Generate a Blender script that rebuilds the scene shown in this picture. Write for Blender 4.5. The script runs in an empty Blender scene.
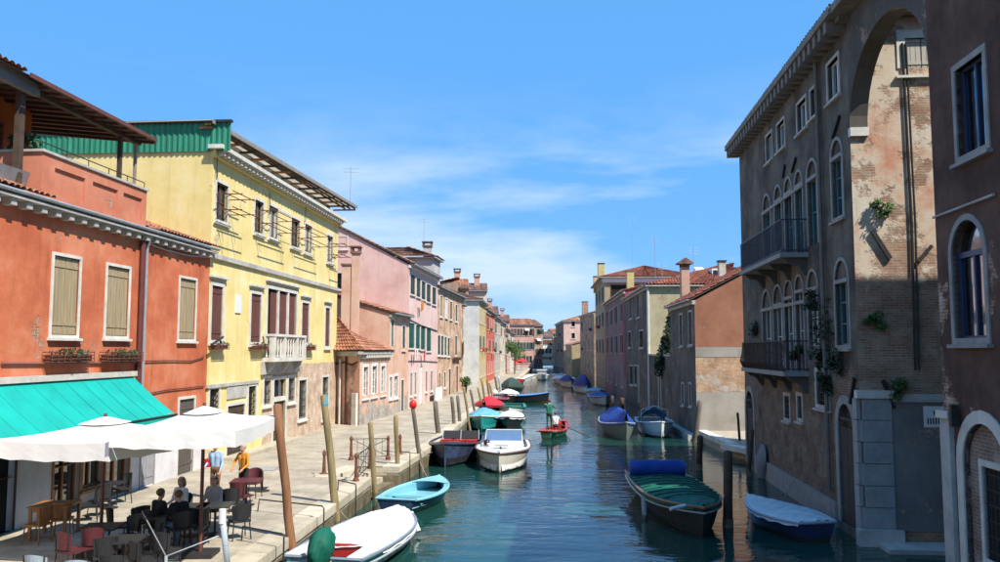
import bpy, bmesh, math, random
from mathutils import Vector, Matrix
random.seed(7)
S = bpy.context.scene
C = S.collection

# ------------------------------------------------------------------ camera
FPX, HOR, CAMZ = 820.0, 350.0, 5.4            # focal length in photo pixels, horizon row, eye height over the water
TH = math.atan((HOR-281.0)/FPX)
cd = bpy.data.cameras.new('camera'); cam = bpy.data.objects.new('camera', cd); C.objects.link(cam)
cam.location = (0, 0, CAMZ); cam.rotation_euler = (math.pi/2+TH, 0, 0)
cd.sensor_width = 36.0; cd.lens = FPX/1000*36; cd.clip_start = .1; cd.clip_end = 4000
S.camera = cam
# ------------------------------------------------------------------ light
SUN_EL, SUN_H = math.radians(51), Vector((.74, -.67)).normalized()
SUN_DIR = Vector((SUN_H.x*math.cos(SUN_EL), SUN_H.y*math.cos(SUN_EL), math.sin(SUN_EL)))
w = bpy.data.worlds.new('World'); S.world = w; w.use_nodes = True
nt = w.node_tree; nt.nodes.clear()
def N(nt, t, **k):
    n = nt.nodes.new(t)
    for a, b in k.items():
        if a.startswith('i_'):
            key = a[2:]; key = int(key) if key.isdigit() else key.replace('_', ' ')
            n.inputs[key].default_value = b
        else: setattr(n, a, b)
    return n
sky = N(nt, 'ShaderNodeTexSky', sky_type='NISHITA', sun_disc=False, sun_elevation=SUN_EL,
        sun_rotation=math.atan2(SUN_H.x, SUN_H.y), altitude=0, air_density=.7, dust_density=.0, ozone_density=1.0)
bg = N(nt, 'ShaderNodeBackground', i_Strength=.088); out = N(nt, 'ShaderNodeOutputWorld')
L = nt.links.new
# deep even blue of a clear day, and soft fair-weather cloud that keeps to the lower sky all round
blue = N(nt, 'ShaderNodeMixRGB', i_Fac=.70); blue.inputs[2].default_value = (1.1, 4.15, 9.3, 1); L(sky.outputs[0], blue.inputs[1])
tc = N(nt, 'ShaderNodeTexCoord'); mp = N(nt, 'ShaderNodeMapping'); mp.inputs['Scale'].default_value = (1.0, 1.0, 5.0)
mp.inputs['Rotation'].default_value = (0, math.radians(-7), 0); mp.inputs['Location'].default_value = (2.1, .2, 1.1)
n1 = N(nt, 'ShaderNodeTexNoise', i_Scale=1.9, i_Detail=8.0, i_Roughness=.58, i_Distortion=.3)
cr = N(nt, 'ShaderNodeValToRGB'); cr.color_ramp.elements[0].position = .45; cr.color_ramp.elements[1].position = .64; cr.color_ramp.elements[1].color = (.9, .9, .9, 1)
sz = N(nt, 'ShaderNodeSeparateXYZ'); lo = N(nt, 'ShaderNodeMapRange', interpolation_type='SMOOTHSTEP'); lo.inputs[1].default_value = .34; lo.inputs[2].default_value = .14
ml = N(nt, 'ShaderNodeMath', operation='MULTIPLY'); mx = N(nt, 'ShaderNodeMixRGB'); mx.inputs[2].default_value = (5.6, 6.9, 8.2, 1)
L(tc.outputs['Generated'], mp.inputs[0]); L(mp.outputs[0], n1.inputs[0]); L(n1.outputs[0], cr.inputs[0]); L(tc.outputs['Generated'], sz.inputs[0]); L(sz.outputs[2], lo.inputs[0])
L(cr.outputs[0], ml.inputs[0]); L(lo.outputs[0], ml.inputs[1]); L(ml.outputs[0], mx.inputs[0]); L(blue.outputs[0], mx.inputs[1]); L(mx.outputs[0], bg.inputs[0]); L(bg.outputs[0], out.inputs[0])
sd = bpy.data.lights.new('sun', 'SUN'); sd.energy = 5.0; sd.angle = math.radians(.5); sd.color = (1, .95, .86)
so = bpy.data.objects.new('sun', sd); C.objects.link(so); so.rotation_euler = SUN_DIR.to_track_quat('Z', 'Y').to_euler(); so.location = (30, -30, 60)
vs = S.view_settings; vs.view_transform = 'Standard'; vs.look = 'None'; vs.gamma = 1; vs.exposure = .57; vs.use_curve_mapping = False
S.cycles.max_bounces = 6; S.cycles.glossy_bounces = 3; S.cycles.diffuse_bounces = 3; S.cycles.caustics_reflective = False; S.cycles.caustics_refractive = False

# ------------------------------------------------------------------ pixel -> world (photo pixels, 1000 x 562)
def ray(px, py):
    x, z = (px-500)/FPX, -(py-281)/FPX
    c, s = math.cos(TH), math.sin(TH)
    return Vector((x, c-z*s, s+z*c))
def G(px, py, z=0.0):                                    # where that ray meets the level z
    d = ray(px, py); k = (z-CAMZ)/d.z
    return Vector((d.x*k, d.y*k, z))
def AT(px, py, Y):                                       # the point at depth Y
    d = ray(px, py); k = Y/d.y
    return Vector((d.x*k, Y, CAMZ+d.z*k))
def V2(a): return Vector((a[0], a[1]))

# ------------------------------------------------------------------ materials
MATS = {}
def _new(name):
    m = bpy.data.materials.new(name); m.use_nodes = True
    nt = m.node_tree; b = nt.nodes['Principled BSDF']
    return m, nt, b
def _ramp(nt, a, b):
    r = N(nt, 'ShaderNodeValToRGB'); r.color_ramp.elements[0].position = a; r.color_ramp.elements[1].position = b
    return r
def c4(c, k=1): return (min(1, c[0]*k), min(1, c[1]*k), min(1, c[2]*k), 1)
def _math(nt, op, a, b=None, clamp=False):
    n = N(nt, 'ShaderNodeMath', operation=op, use_clamp=clamp)
    for i, v in enumerate((a, b)):
        if v is None: continue
        if isinstance(v, (int, float)): n.inputs[i].default_value = v
        else: nt.links.new(v, n.inputs[i])
    return n.outputs[0]
def mat(name, col, rough=.7, metal=0.0, var=.18, scale=3.0, bump=.15, bscale=40.0, spec=.4, stretch=None, wl=False):
    if name in MATS: return MATS[name]
    m, nt, b = _new(name); L = nt.links.new
    tc = N(nt, 'ShaderNodeTexCoord'); src = tc.outputs['Object']
    if stretch:
        mp = N(nt, 'ShaderNodeMapping'); mp.inputs['Scale'].default_value = stretch; L(src, mp.inputs[0]); src = mp.outputs[0]
    n = N(nt, 'ShaderNodeTexNoise', i_Scale=scale, i_Detail=6.0, i_Roughness=.65); L(src, n.inputs[0])
    r = _ramp(nt, .3, .72); r.color_ramp.elements[0].color = c4(col, 1-var); r.color_ramp.elements[1].color = c4(col, 1+var)
    L(n.outputs[0], r.inputs[0]); L(r.outputs[0], b.inputs['Base Color'])
    if wl:                                                # scuffs and the weedy band at a hull's waterline
        sx = N(nt, 'ShaderNodeSeparateXYZ'); L(tc.outputs['Object'], sx.inputs[0]); nz = N(nt, 'ShaderNodeTexNoise', i_Scale=5.0, i_Detail=5.0); L(tc.outputs['Object'], nz.inputs[0])
        f = _math(nt, 'MULTIPLY', _math(nt, 'SUBTRACT', _math(nt, 'MULTIPLY', nz.outputs[0], .34), sx.outputs[2]), 14.0, True); mg = N(nt, 'ShaderNodeMixRGB'); mg.inputs[2].default_value = (.035, .04, .022, 1)
        L(_math(nt, 'MULTIPLY', f, .85), mg.inputs[0]); L(r.outputs[0], mg.inputs[1])
        ms = N(nt, 'ShaderNodeTexNoise', i_Scale=9.0, i_Detail=8.0, i_Roughness=.75); mm = N(nt, 'ShaderNodeMapping'); mm.inputs['Scale'].default_value = (.5, .5, 2.5); L(tc.outputs['Object'], mm.inputs[0]); L(mm.outputs[0], ms.inputs[0]); rs = _ramp(nt, .56, .70); L(ms.outputs[0], rs.inputs[0])
        m2 = N(nt, 'ShaderNodeMixRGB', blend_type='MULTIPLY'); m2.inputs[2].default_value = (.5, .46, .40, 1); L(_math(nt, 'MULTIPLY', rs.outputs[0], .6), m2.inputs[0]); L(mg.outputs[0], m2.inputs[1]); L(m2.outputs[0], b.inputs['Base Color'])
    b.inputs['Roughness'].default_value = rough; b.inputs['Metallic'].default_value = metal; b.inputs['Specular IOR Level'].default_value = spec
    if bump:
        n2 = N(nt, 'ShaderNodeTexNoise', i_Scale=bscale, i_Detail=3.0); L(src, n2.inputs[0])
        bp = N(nt, 'ShaderNodeBump', i_Strength=bump, i_Distance=.02); L(n2.outputs[0], bp.inputs['Height']); L(bp.outputs[0], b.inputs['Normal'])
    MATS[name] = m; return m
def stucco(name, col, col2=None, col3=None, peel=.0, zpeel=(0, 0), brick=((.36, .17, .10), (.45, .25, .15), (.5, .44, .36)), ubox=None, streak=.25, seed=0.0, patch=.5):
    """lime plaster in metres of wall (UV): cloudy tones, rain streaks, and brick showing where it fell off.
    peel: share fallen everywhere; zpeel (z, amount): more of it below z; ubox (u, z, sign): bare brick beyond u and below z"""
    if name in MATS: return MATS[name]
    m, nt, b = _new(name); L = nt.links.new
    col2 = col2 or tuple(c*.8 for c in col); col3 = col3 or tuple(min(1, c*1.15) for c in col)
    uv = N(nt, 'ShaderNodeUVMap'); mp0 = N(nt, 'ShaderNodeMapping'); mp0.inputs['Location'].default_value = (seed*7.3, seed*3.1, 0); L(uv.outputs[0], mp0.inputs[0])
    n = N(nt, 'ShaderNodeTexNoise', i_Scale=.55, i_Detail=8.0, i_Roughness=.68); L(mp0.outputs[0], n.inputs[0])
    r = _ramp(nt, .36, .66); r.color_ramp.elements[0].color = c4(col2); r.color_ramp.elements[1].color = c4(col3)
    e = r.color_ramp.elements.new(.5); e.color = c4(col); L(n.outputs[0], r.inputs[0])
    mp = N(nt, 'ShaderNodeMapping'); mp.inputs['Scale'].default_value = (2.6, .22, 1); L(mp0.outputs[0], mp.inputs[0])
    ns = N(nt, 'ShaderNodeTexNoise', i_Scale=1.0, i_Detail=5.0, i_Roughness=.7); L(mp.outputs[0], ns.inputs[0])
    rs = _ramp(nt, .52, .78); L(ns.outputs[0], rs.inputs[0])
    mxs = N(nt, 'ShaderNodeMixRGB', blend_type='MULTIPLY'); mxs.inputs[2].default_value = (.45, .42, .40, 1)
    L(_math(nt, 'MULTIPLY', rs.outputs[0], streak), mxs.inputs[0]); L(r.outputs[0], mxs.inputs[1])
    br = N(nt, 'ShaderNodeTexBrick', i_Scale=1.0); br.inputs['Color1'].default_value = c4(brick[0]); br.inputs['Color2'].default_value = c4(brick[1]); br.inputs['Mortar'].default_value = c4(brick[2])
    br.inputs['Mortar Size'].default_value = .012; br.inputs['Brick Width'].default_value = .26; br.inputs['Row Height'].default_value = .075; br.inputs['Bias'].default_value = -.1
    L(mp0.outputs[0], br.inputs[0])
    nb = N(nt, 'ShaderNodeTexNoise', i_Scale=1.3, i_Detail=4.0); L(mp0.outputs[0], nb.inputs[0])
    mb = N(nt, 'ShaderNodeMixRGB', blend_type='MULTIPLY', i_Fac=.75); rb = _ramp(nt, .3, .7); rb.color_ramp.elements[0].color = (.45, .42, .4, 1); rb.color_ramp.elements[1].color = (1, 1, 1, 1)
    L(nb.outputs[0], rb.inputs[0]); L(br.outputs[0], mb.inputs[1]); L(rb.outputs[0], mb.inputs[2])
    nr = N(nt, 'ShaderNodeTexNoise', i_Scale=1.9, i_Detail=9.0, i_Roughness=.75); L(mp0.outputs[0], nr.inputs[0]); rr_ = _ramp(nt, .50, .60); L(nr.outputs[0], rr_.inputs[0])
    mres = N(nt, 'ShaderNodeMixRGB'); mres.inputs[2].default_value = c4(brick[2], 1.12); L(_math(nt, 'MULTIPLY', rr_.outputs[0], .55), mres.inputs[0]); L(mb.outputs[0], mres.inputs[1]); mb = mres   # mortar smears and plaster residue
    np = N(nt, 'ShaderNodeTexNoise', i_Scale=patch, i_Detail=9.0, i_Roughness=.72); L(mp0.outputs[0], np.inputs[0])
    sx = N(nt, 'ShaderNodeSeparateXYZ'); L(uv.outputs[0], sx.inputs[0])
    h = _math(nt, 'ADD', np.outputs[0], peel-.62)
    if zpeel[1]:
        k = _math(nt, 'MULTIPLY', _math(nt, 'SUBTRACT', zpeel[0], sx.outputs[1]), zpeel[1]*.25)
        h = _math(nt, 'ADD', h, _math(nt, 'MINIMUM', _math(nt, 'MAXIMUM', k, -.12), .3))
    if ubox:
        jit = _math(nt, 'MULTIPLY', _math(nt, 'SUBTRACT', np.outputs[0], .5), 3.0)
        a = _math(nt, 'MULTIPLY', _math(nt, 'SUBTRACT', _math(nt, 'ADD', sx.outputs[0], jit), ubox[0]), 4.0*ubox[2], True)
        c = _math(nt, 'MULTIPLY', _math(nt, 'SUBTRACT', ubox[1], _math(nt, 'ADD', sx.outputs[1], _math(nt, 'MULTIPLY', jit, .25))), 6.0, True)
        h = _math(nt, 'ADD', h, _math(nt, 'MULTIPLY', a, c))
    hf = _math(nt, 'MULTIPLY', h, 22.0, True)
    mx = N(nt, 'ShaderNodeMixRGB'); L(hf, mx.inputs[0]); L(mxs.outputs[0], mx.inputs[1]); L(mb.outputs[0], mx.inputs[2])
    L(mx.outputs[0], b.inputs['Base Color']); b.inputs['Roughness'].default_value = .88; b.inputs['Specular IOR Level'].default_value = .25
    nf = N(nt, 'ShaderNodeTexNoise', i_Scale=14.0, i_Detail=5.0); L(mp0.outputs[0], nf.inputs[0])
    hh = _math(nt, 'ADD', _math(nt, 'MULTIPLY', nf.outputs[0], .3), _math(nt, 'MULTIPLY', hf, _math(nt, 'ADD', _math(nt, 'MULTIPLY', br.outputs['Fac'], -.5), -.8)))
    bp = N(nt, 'ShaderNodeBump', i_Strength=.55, i_Distance=.03); L(hh, bp.inputs['Height']); L(bp.outputs[0], b.inputs['Normal'])
    MATS[name] = m; return m
def tilemat(name='roof_tile', a=(.42, .16, .08), b_=(.26, .11, .07), c=(.55, .30, .18)):
    if name in MATS: return MATS[name]
    m, nt, b = _new(name); L = nt.links.new
    tc = N(nt, 'ShaderNodeTexCoord'); v = N(nt, 'ShaderNodeTexVoronoi', i_Scale=3.2); L(tc.outputs['Object'], v.inputs[0])
    r = N(nt, 'ShaderNodeValToRGB'); r.color_ramp.elements[0].color = c4(b_); r.color_ramp.elements[1].color = c4(c); e = r.color_ramp.elements.new(.5); e.color = c4(a)
    s = N(nt, 'ShaderNodeSeparateColor'); L(v.outputs['Color'], s.inputs[0]); L(s.outputs[0], r.inputs[0])
    n = N(nt, 'ShaderNodeTexNoise', i_Scale=.7, i_Detail=7.0); L(tc.outputs['Object'], n.inputs[0]); rn = _ramp(nt, .35, .65); rn.color_ramp.elements[0].color = (.5, .48, .45, 1); rn.color_ramp.elements[1].color = (1, 1, 1, 1)
    L(n.outputs[0], rn.inputs[0]); mx = N(nt, 'ShaderNodeMixRGB', blend_type='MULTIPLY', i_Fac=.8); L(r.outputs[0], mx.inputs[1]); L(rn.outputs[0], mx.inputs[2])
    L(mx.outputs[0], b.inputs['Base Color']); b.inputs['Roughness'].default_value = .9
    MATS[name] = m; return m
def glassmat():
    if 'window_glass' in MATS: return MATS['window_glass']
    m, nt, b = _new('window_glass'); b.inputs['Base Color'].default_value = (.018, .022, .026, 1); b.inputs['Roughness'].default_value = .05; b.inputs['IOR'].default_value = 2.1; b.inputs['Specular IOR Level'].default_value = .8
    tc = N(nt, 'ShaderNodeTexCoord'); n = N(nt, 'ShaderNodeTexNoise', i_Scale=1.2); bp = N(nt, 'ShaderNodeBump', i_Strength=.08, i_Distance=.05)
    nt.links.new(tc.outputs['Object'], n.inputs[0]); nt.links.new(n.outputs[0], bp.inputs['Height']); nt.links.new(bp.outputs[0], b.inputs['Normal'])
    MATS['window_glass'] = m; return m
def skyglass():
    if 'bright_glass' in MATS: return MATS['bright_glass']
    m, nt, b = _new('bright_glass'); b.inputs['Base Color'].default_value = (.34, .40, .48, 1); b.inputs['Metallic'].default_value = 1.0; b.inputs['Roughness'].default_value = .06
    tc = N(nt, 'ShaderNodeTexCoord'); n = N(nt, 'ShaderNodeTexNoise', i_Scale=1.5); bp = N(nt, 'ShaderNodeBump', i_Strength=.12, i_Distance=.05)
    nt.links.new(tc.outputs['Object'], n.inputs[0]); nt.links.new(n.outputs[0], bp.inputs['Height']); nt.links.new(bp.outputs[0], b.inputs['Normal']); MATS['bright_glass'] = m; return m
def watermat():
    m, nt, b = _new('canal_water'); L = nt.links.new
    tc = N(nt, 'ShaderNodeTexCoord')
    n0 = N(nt, 'ShaderNodeTexNoise', i_Scale=.06, i_Detail=3.0); L(tc.outputs['Object'], n0.inputs[0])
    r = _ramp(nt, .35, .65); r.color_ramp.elements[0].color = (.007, .042, .033, 1); r.color_ramp.elements[1].color = (.011, .056, .044, 1); L(n0.outputs[0], r.inputs[0]); L(r.outputs[0], b.inputs['Base Color'])
    b.inputs['Roughness'].default_value = .035; b.inputs['IOR'].default_value = 1.333; b.inputs['Specular IOR Level'].default_value = .62
    mp = N(nt, 'ShaderNodeMapping'); mp.inputs['Scale'].default_value = (.8, 1.6, 1); mp.inputs['Rotation'].default_value = (0, 0, .12); L(tc.outputs['Object'], mp.inputs[0])
    a = N(nt, 'ShaderNodeTexNoise', i_Scale=1.15, i_Detail=4.0, i_Roughness=.5, i_Distortion=.6); L(mp.outputs[0], a.inputs[0])
    c = N(nt, 'ShaderNodeTexNoise', i_Scale=.22, i_Detail=2.0); L(mp.outputs[0], c.inputs[0])
    d = N(nt, 'ShaderNodeTexNoise', i_Scale=.1, i_Detail=2.0); L(tc.outputs['Object'], d.inputs[0])
    rd = _ramp(nt, .38, .62); L(d.outputs[0], rd.inputs[0])
    amp = _math(nt, 'ADD', _math(nt, 'MULTIPLY', rd.outputs[0], .75), .35)
    h = _math(nt, 'ADD', _math(nt, 'MULTIPLY', a.outputs[0], amp), _math(nt, 'MULTIPLY', c.outputs[0], 1.2))
    bp = N(nt, 'ShaderNodeBump', i_Strength=.5, i_Distance=.08); L(h, bp.inputs['Height']); L(bp.outputs[0], b.inputs['Normal'])
    return m
def pavemat():
    m, nt, b = _new('paving'); L = nt.links.new
    uv = N(nt, 'ShaderNodeUVMap'); mp = N(nt, 'ShaderNodeMapping'); mp.inputs['Rotation'].default_value = (0, 0, math.radians(4.6)); L(uv.outputs[0], mp.inputs[0])
    br = N(nt, 'ShaderNodeTexBrick', i_Scale=1.0); br.inputs['Brick Width'].default_value = .8; br.inputs['Row Height'].default_value = .42; br.inputs['Mortar Size'].default_value = .012
    br.inputs['Color1'].default_value = (.42, .365, .275, 1); br.inputs['Color2'].default_value = (.48, .42, .325, 1); br.inputs['Mortar'].default_value = (.27, .25, .21, 1); L(mp.outputs[0], br.inputs[0])
    n = N(nt, 'ShaderNodeTexNoise', i_Scale=.8, i_Detail=8.0, i_Roughness=.7); L(uv.outputs[0], n.inputs[0]); r = _ramp(nt, .33, .68); r.color_ramp.elements[0].color = (.58, .56, .53, 1); r.color_ramp.elements[1].color = (1.05, 1.04, 1.02, 1); L(n.outputs[0], r.inputs[0])
    mx = N(nt, 'ShaderNodeMixRGB', blend_type='MULTIPLY', i_Fac=1.0); L(br.outputs[0], mx.inputs[1]); L(r.outputs[0], mx.inputs[2]); L(mx.outputs[0], b.inputs['Base Color'])
    b.inputs['Roughness'].default_value = .85
    bp = N(nt, 'ShaderNodeBump', i_Strength=.3, i_Distance=.01); L(_math(nt, 'MULTIPLY', br.outputs['Fac'], -1.0), bp.inputs['Height']); L(bp.outputs[0], b.inputs['Normal'])
    return m
def leafmat(name, col):
    if name in MATS: return MATS[name]
    m = mat(name, col, .6, var=.45, scale=9.0, bump=0); m.node_tree.nodes['Principled BSDF'].inputs['Transmission Weight'].default_value = 0
    return m
STONE = mat('istrian_stone', (.60, .57, .50), .75, var=.2, scale=2.2, bscale=25)
STONE_D = mat('grimy_stone', (.42, .40, .36), .8, var=.3, scale=1.6, bscale=25)
QUAY = mat('quay_stone', (.56, .50, .38), .8, var=.28, scale=1.3, bscale=18, bump=.3)
ALGAE = mat('tidal_stone', (.16, .13, .08), .7, var=.5, scale=2.0, bscale=14, bump=.5)
IRON = mat('dark_iron', (.035, .032, .03), .6, .3, var=.3, scale=8)
RUST = mat('rusty_iron', (.16, .055, .03), .75, .1, var=.4, scale=6)
GREYM = mat('grey_metal', (.34, .35, .36), .5, .3, var=.2)
WHITE = mat('white_paint', (.72, .71, .68), .5, var=.06, bump=.04)
WOOD = mat('weathered_shutter', (.34, .26, .15), .8, var=.25, scale=2.0, stretch=(6, 6, .5), bump=.3)
WOODB = mat('brown_shutter', (.13, .045, .030), .65, var=.25, scale=3.0, stretch=(5, 5, .6))
WOODG = mat('green_shutter', (.012, .085, .065), .6, var=.3, scale=3.0, stretch=(5, 5, .8))
WOODK = mat('dark_green_shutter', (.025, .05, .045), .6, var=.3, scale=3.0)
WOODD = mat('dark_timber', (.07, .045, .03), .8, var=.4, scale=3.0)
CHAIRW = mat('varnished_wood', (.32, .13, .04), .5, var=.3, scale=5.0)
PILE_B = mat('pile_brown', (.24, .11, .05), .85, var=.35, scale=3.0, stretch=(4, 4, .5), bump=.5)
PILE_K = mat('pile_khaki', (.25, .19, .09), .85, var=.35, scale=3.0, stretch=(4, 4, .5), bump=.5)
PILE_G = mat('pile_grey', (.14, .12, .09), .9, var=.4, scale=3.0, stretch=(4, 4, .5), bump=.5)
GLASS = glassmat(); TILE = tilemat(); TILE_R = tilemat('roof_tile_red', (.30, .085, .05), (.20, .07, .05), (.38, .15, .09)); TILE_D = tilemat('roof_tile_old', (.26, .13, .09), (.17, .10, .075), (.36, .22, .16))
FRAME = mat('window_sash', (.55, .54, .50), .5, var=.1, bump=0); DARK = mat('dark_interior', (.012, .011, .01), .9, var=.2, bump=0)
GREEN_L = leafmat('green_leaf', (.05, .10, .02)); GREEN_D = leafmat('dark_leaf', (.025, .045, .014)); FLOWER = leafmat('red_flower', (.45, .03, .03))

# ------------------------------------------------------------------ mesh building
class MB:
    def __init__(s): s.v = []; s.f = []
    def add(s, vs, fs):
        o = len(s.v); s.v += [Vector(v) for v in vs]; s.f += [tuple(i+o for i in f) for f in fs]; return s
    def hexa(s, p):                                       # 8 corners: bottom loop then top loop
        return s.add(p, [(3, 2, 1, 0), (4, 5, 6, 7), (0, 1, 5, 4), (1, 2, 6, 5), (2, 3, 7, 6), (3, 0, 4, 7)])
    def box(s, x0, x1, y0, y1, z0, z1):
        return s.hexa([(x0, y0, z0), (x1, y0, z0), (x1, y1, z0), (x0, y1, z0), (x0, y0, z1), (x1, y0, z1), (x1, y1, z1), (x0, y1, z1)])
    def fb(s, F, u0, u1, z0, z1, d0, d1):                 # box on a facade: along, up, out
        P = F.P
        return s.hexa([P(u0, z0, d0), P(u1, z0, d0), P(u1, z0, d1), P(u0, z0, d1), P(u0, z1, d0), P(u1, z1, d0), P(u1, z1, d1), P(u0, z1, d1)])
    def tube(s, pts, r, n=8, cap=True):
        pts = [Vector(p) for p in pts]; rs = r if isinstance(r, (list, tuple)) else [r]*len(pts); rings = []; o = len(s.v); up = None
        for i, p in enumerate(pts):
            d = (pts[min(i+1, len(pts)-1)]-pts[max(i-1, 0)]).normalized()
            if up is None: up = Vector((1, 0, 0)) if abs(d.x) < .8 else Vector((0, 0, 1))
            a = d.cross(up).normalized(); up = a.cross(d).normalized(); b = up
            for k in range(n):
                t = 2*math.pi*k/n; s.v.append(p+a*(math.cos(t)*rs[i])+b*(math.sin(t)*rs[i]))
        for i in range(len(pts)-1):
            for k in range(n):
                k2 = (k+1) % n; s.f.append((o+i*n+k, o+i*n+k2, o+(i+1)*n+k2, o+(i+1)*n+k))
        if cap: s.f.append(tuple(o+k for k in range(n))[::-1]); s.f.append(tuple(o+(len(pts)-1)*n+k for k in range(n)))
        return s
    def lathe(s, prof, c=(0, 0, 0), n=16):                # profile [(r, z)]
        o = len(s.v); c = Vector(c)
        for r, z in prof:
            for k in range(n):
                t = 2*math.pi*k/n; s.v.append(c+Vector((r*math.cos(t), r*math.sin(t), z)))
        for i in range(len(prof)-1):
            for k in range(n):
                k2 = (k+1) % n; s.f.append((o+i*n+k, o+i*n+k2, o+(i+1)*n+k2, o+(i+1)*n+k))
        s.f.append(tuple(o+k for k in range(n))[::-1]); s.f.append(tuple(o+(len(prof)-1)*n+k for k in range(n)))
        return s
    def ball(s, c, r, n=10, m=7):
        r = r if isinstance(r, (list, tuple)) else (r, r, r); o = len(s.v); c = Vector(c)
        for i in range(m+1):
            a = math.pi*i/m
            for k in range(n):
                t = 2*math.pi*k/n; s.v.append(c+Vector((r[0]*math.sin(a)*math.cos(t), r[1]*math.sin(a)*math.sin(t), -r[2]*math.cos(a))))
        for i in range(m):
            for k in range(n):
                k2 = (k+1) % n; s.f.append((o+i*n+k, o+i*n+k2, o+(i+1)*n+k2, o+(i+1)*n+k))
        return s
    def prism(s, poly, a, b):                             # polygon of 3-D points swept from offset a to offset b
        n = len(poly); a, b = Vector(a), Vector(b)
        return s.add([Vector(p)+a for p in poly]+[Vector(p)+b for p in poly], [tuple(range(n))[::-1], tuple(range(n, 2*n))]+[(i, (i+1) % n, n+(i+1) % n, n+i) for i in range(n)])
    def leaves(s, c, r, n, size=.08, seed=1, flat=.0):
        R = random.Random(seed); c = Vector(c)
        for _ in range(n):
            while True:
                q = Vector((R.uniform(-1, 1), R.uniform(-1, 1), R.uniform(-1, 1)))
                if q.length < 1 and q.length > .25: break
            p = c+Vector((q.x*r[0], q.y*r[1], q.z*r[2])); a = Vector((R.gauss(0, 1), R.gauss(0, 1), R.gauss(0, 1))).normalized(); b = a.orthogonal().normalized()
            k = size*R.uniform(.6, 1.4); s.add([p-a*k, p+b*k*.5, p+a*k, p-b*k*.5], [(0, 1, 2, 3)])
        return s
    def build(s, name, m, parent=None, smooth=False, loc=None, rz=0.0, local=False):
        """link as one mesh object; vertices are in world metres unless local; a child keeps its thing's base as origin"""
        me = bpy.data.meshes.new(name)
        base = Vector((0, 0, 0))
        if not local:
            if parent is not None: base = BASE[parent.name]
            elif loc is not None: base = Vector(loc)
        vs = [v-base for v in s.v]
        me.from_pydata(vs, [], s.f); me.validate(); me.materials.append(m)
        uvl = me.uv_layers.new(name='UVMap').data
        for p in me.polygons:
            n = p.normal
            if abs(n.z) < .75:
                h = math.hypot(n.x, n.y) or 1; tx, ty = -n.y/h, n.x/h
                if ty < -.5 or (abs(ty) <= .5 and tx < 0): tx, ty = -tx, -ty
                for li in p.loop_indices:
                    q = me.vertices[me.loops[li].vertex_index].co+base; uvl[li].uv = (q.x*tx+q.y*ty, q.z)
            else:
                for li in p.loop_indices:
                    q = me.vertices[me.loops[li].vertex_index].co+base; uvl[li].uv = (q.x, q.y)
        if smooth: me.shade_smooth()
        o = bpy.data.objects.new(name, me); C.objects.link(o)
        if parent is not None: o.parent = parent; BASE[o.name] = BASE[parent.name]
        else:
            if loc is not None: o.location = loc
            o.rotation_euler = (0, 0, rz); BASE[o.name] = base
        return o
BASE = {}
def tag(o, label=None, cat=None, group=None, kind=None):
    if label: o['label'] = label
    if cat: o['category'] = cat
    if group: o['group'] = group
    if kind: o['kind'] = kind
    return o
def thing(name, label, cat, loc=(0, 0, 0), rz=0.0, group=None, local=False):
    o = bpy.data.objects.new(name, None); C.objects.link(o); o.location = loc; o.rotation_euler = (0, 0, rz); o.empty_display_size = .3
    BASE[o.name] = Vector((0, 0, 0)) if local else Vector(loc)
    return tag(o, label, cat, group)
def copy_tree(o, parent=None):
    c = o.copy(); C.objects.link(c); c.parent = parent; BASE[c.name] = BASE[o.name]
    for ch in list(o.children): copy_tree(ch, c)
    return c
class Fac:
    """a vertical wall plane from A to B, its normal turned to the open side"""
    def __init__(s, A, B, toward=None):
        s.A = V2(A); s.t = (V2(B)-s.A); s.L = s.t.length; s.t.normalize(); s.n = Vector((s.t.y, -s.t.x))
        tw = V2(toward) if toward is not None else Vector((0, 0))
        if s.n.dot(tw-s.A) < 0: s.n = -s.n
    def P(s, u, z, d=0.0):
        q = s.A+s.t*u+s.n*d; return Vector((q.x, q.y, z))
    def uz(s, px, py):
        d = ray(px, py); k = s.A.dot(s.n)/V2(d).dot(s.n); p = d*k
        return (V2(p)-s.A).dot(s.t), CAMZ+p.z
    def R(s, x0, x1, yt, yb):
        xm, ym = (x0+x1)/2, (yt+yb)/2
        a, b = s.uz(x0, ym)[0], s.uz(x1, ym)[0]
        return (min(a, b), s.uz(xm, yb)[1], max(a, b), s.uz(xm, yt)[1])
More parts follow.
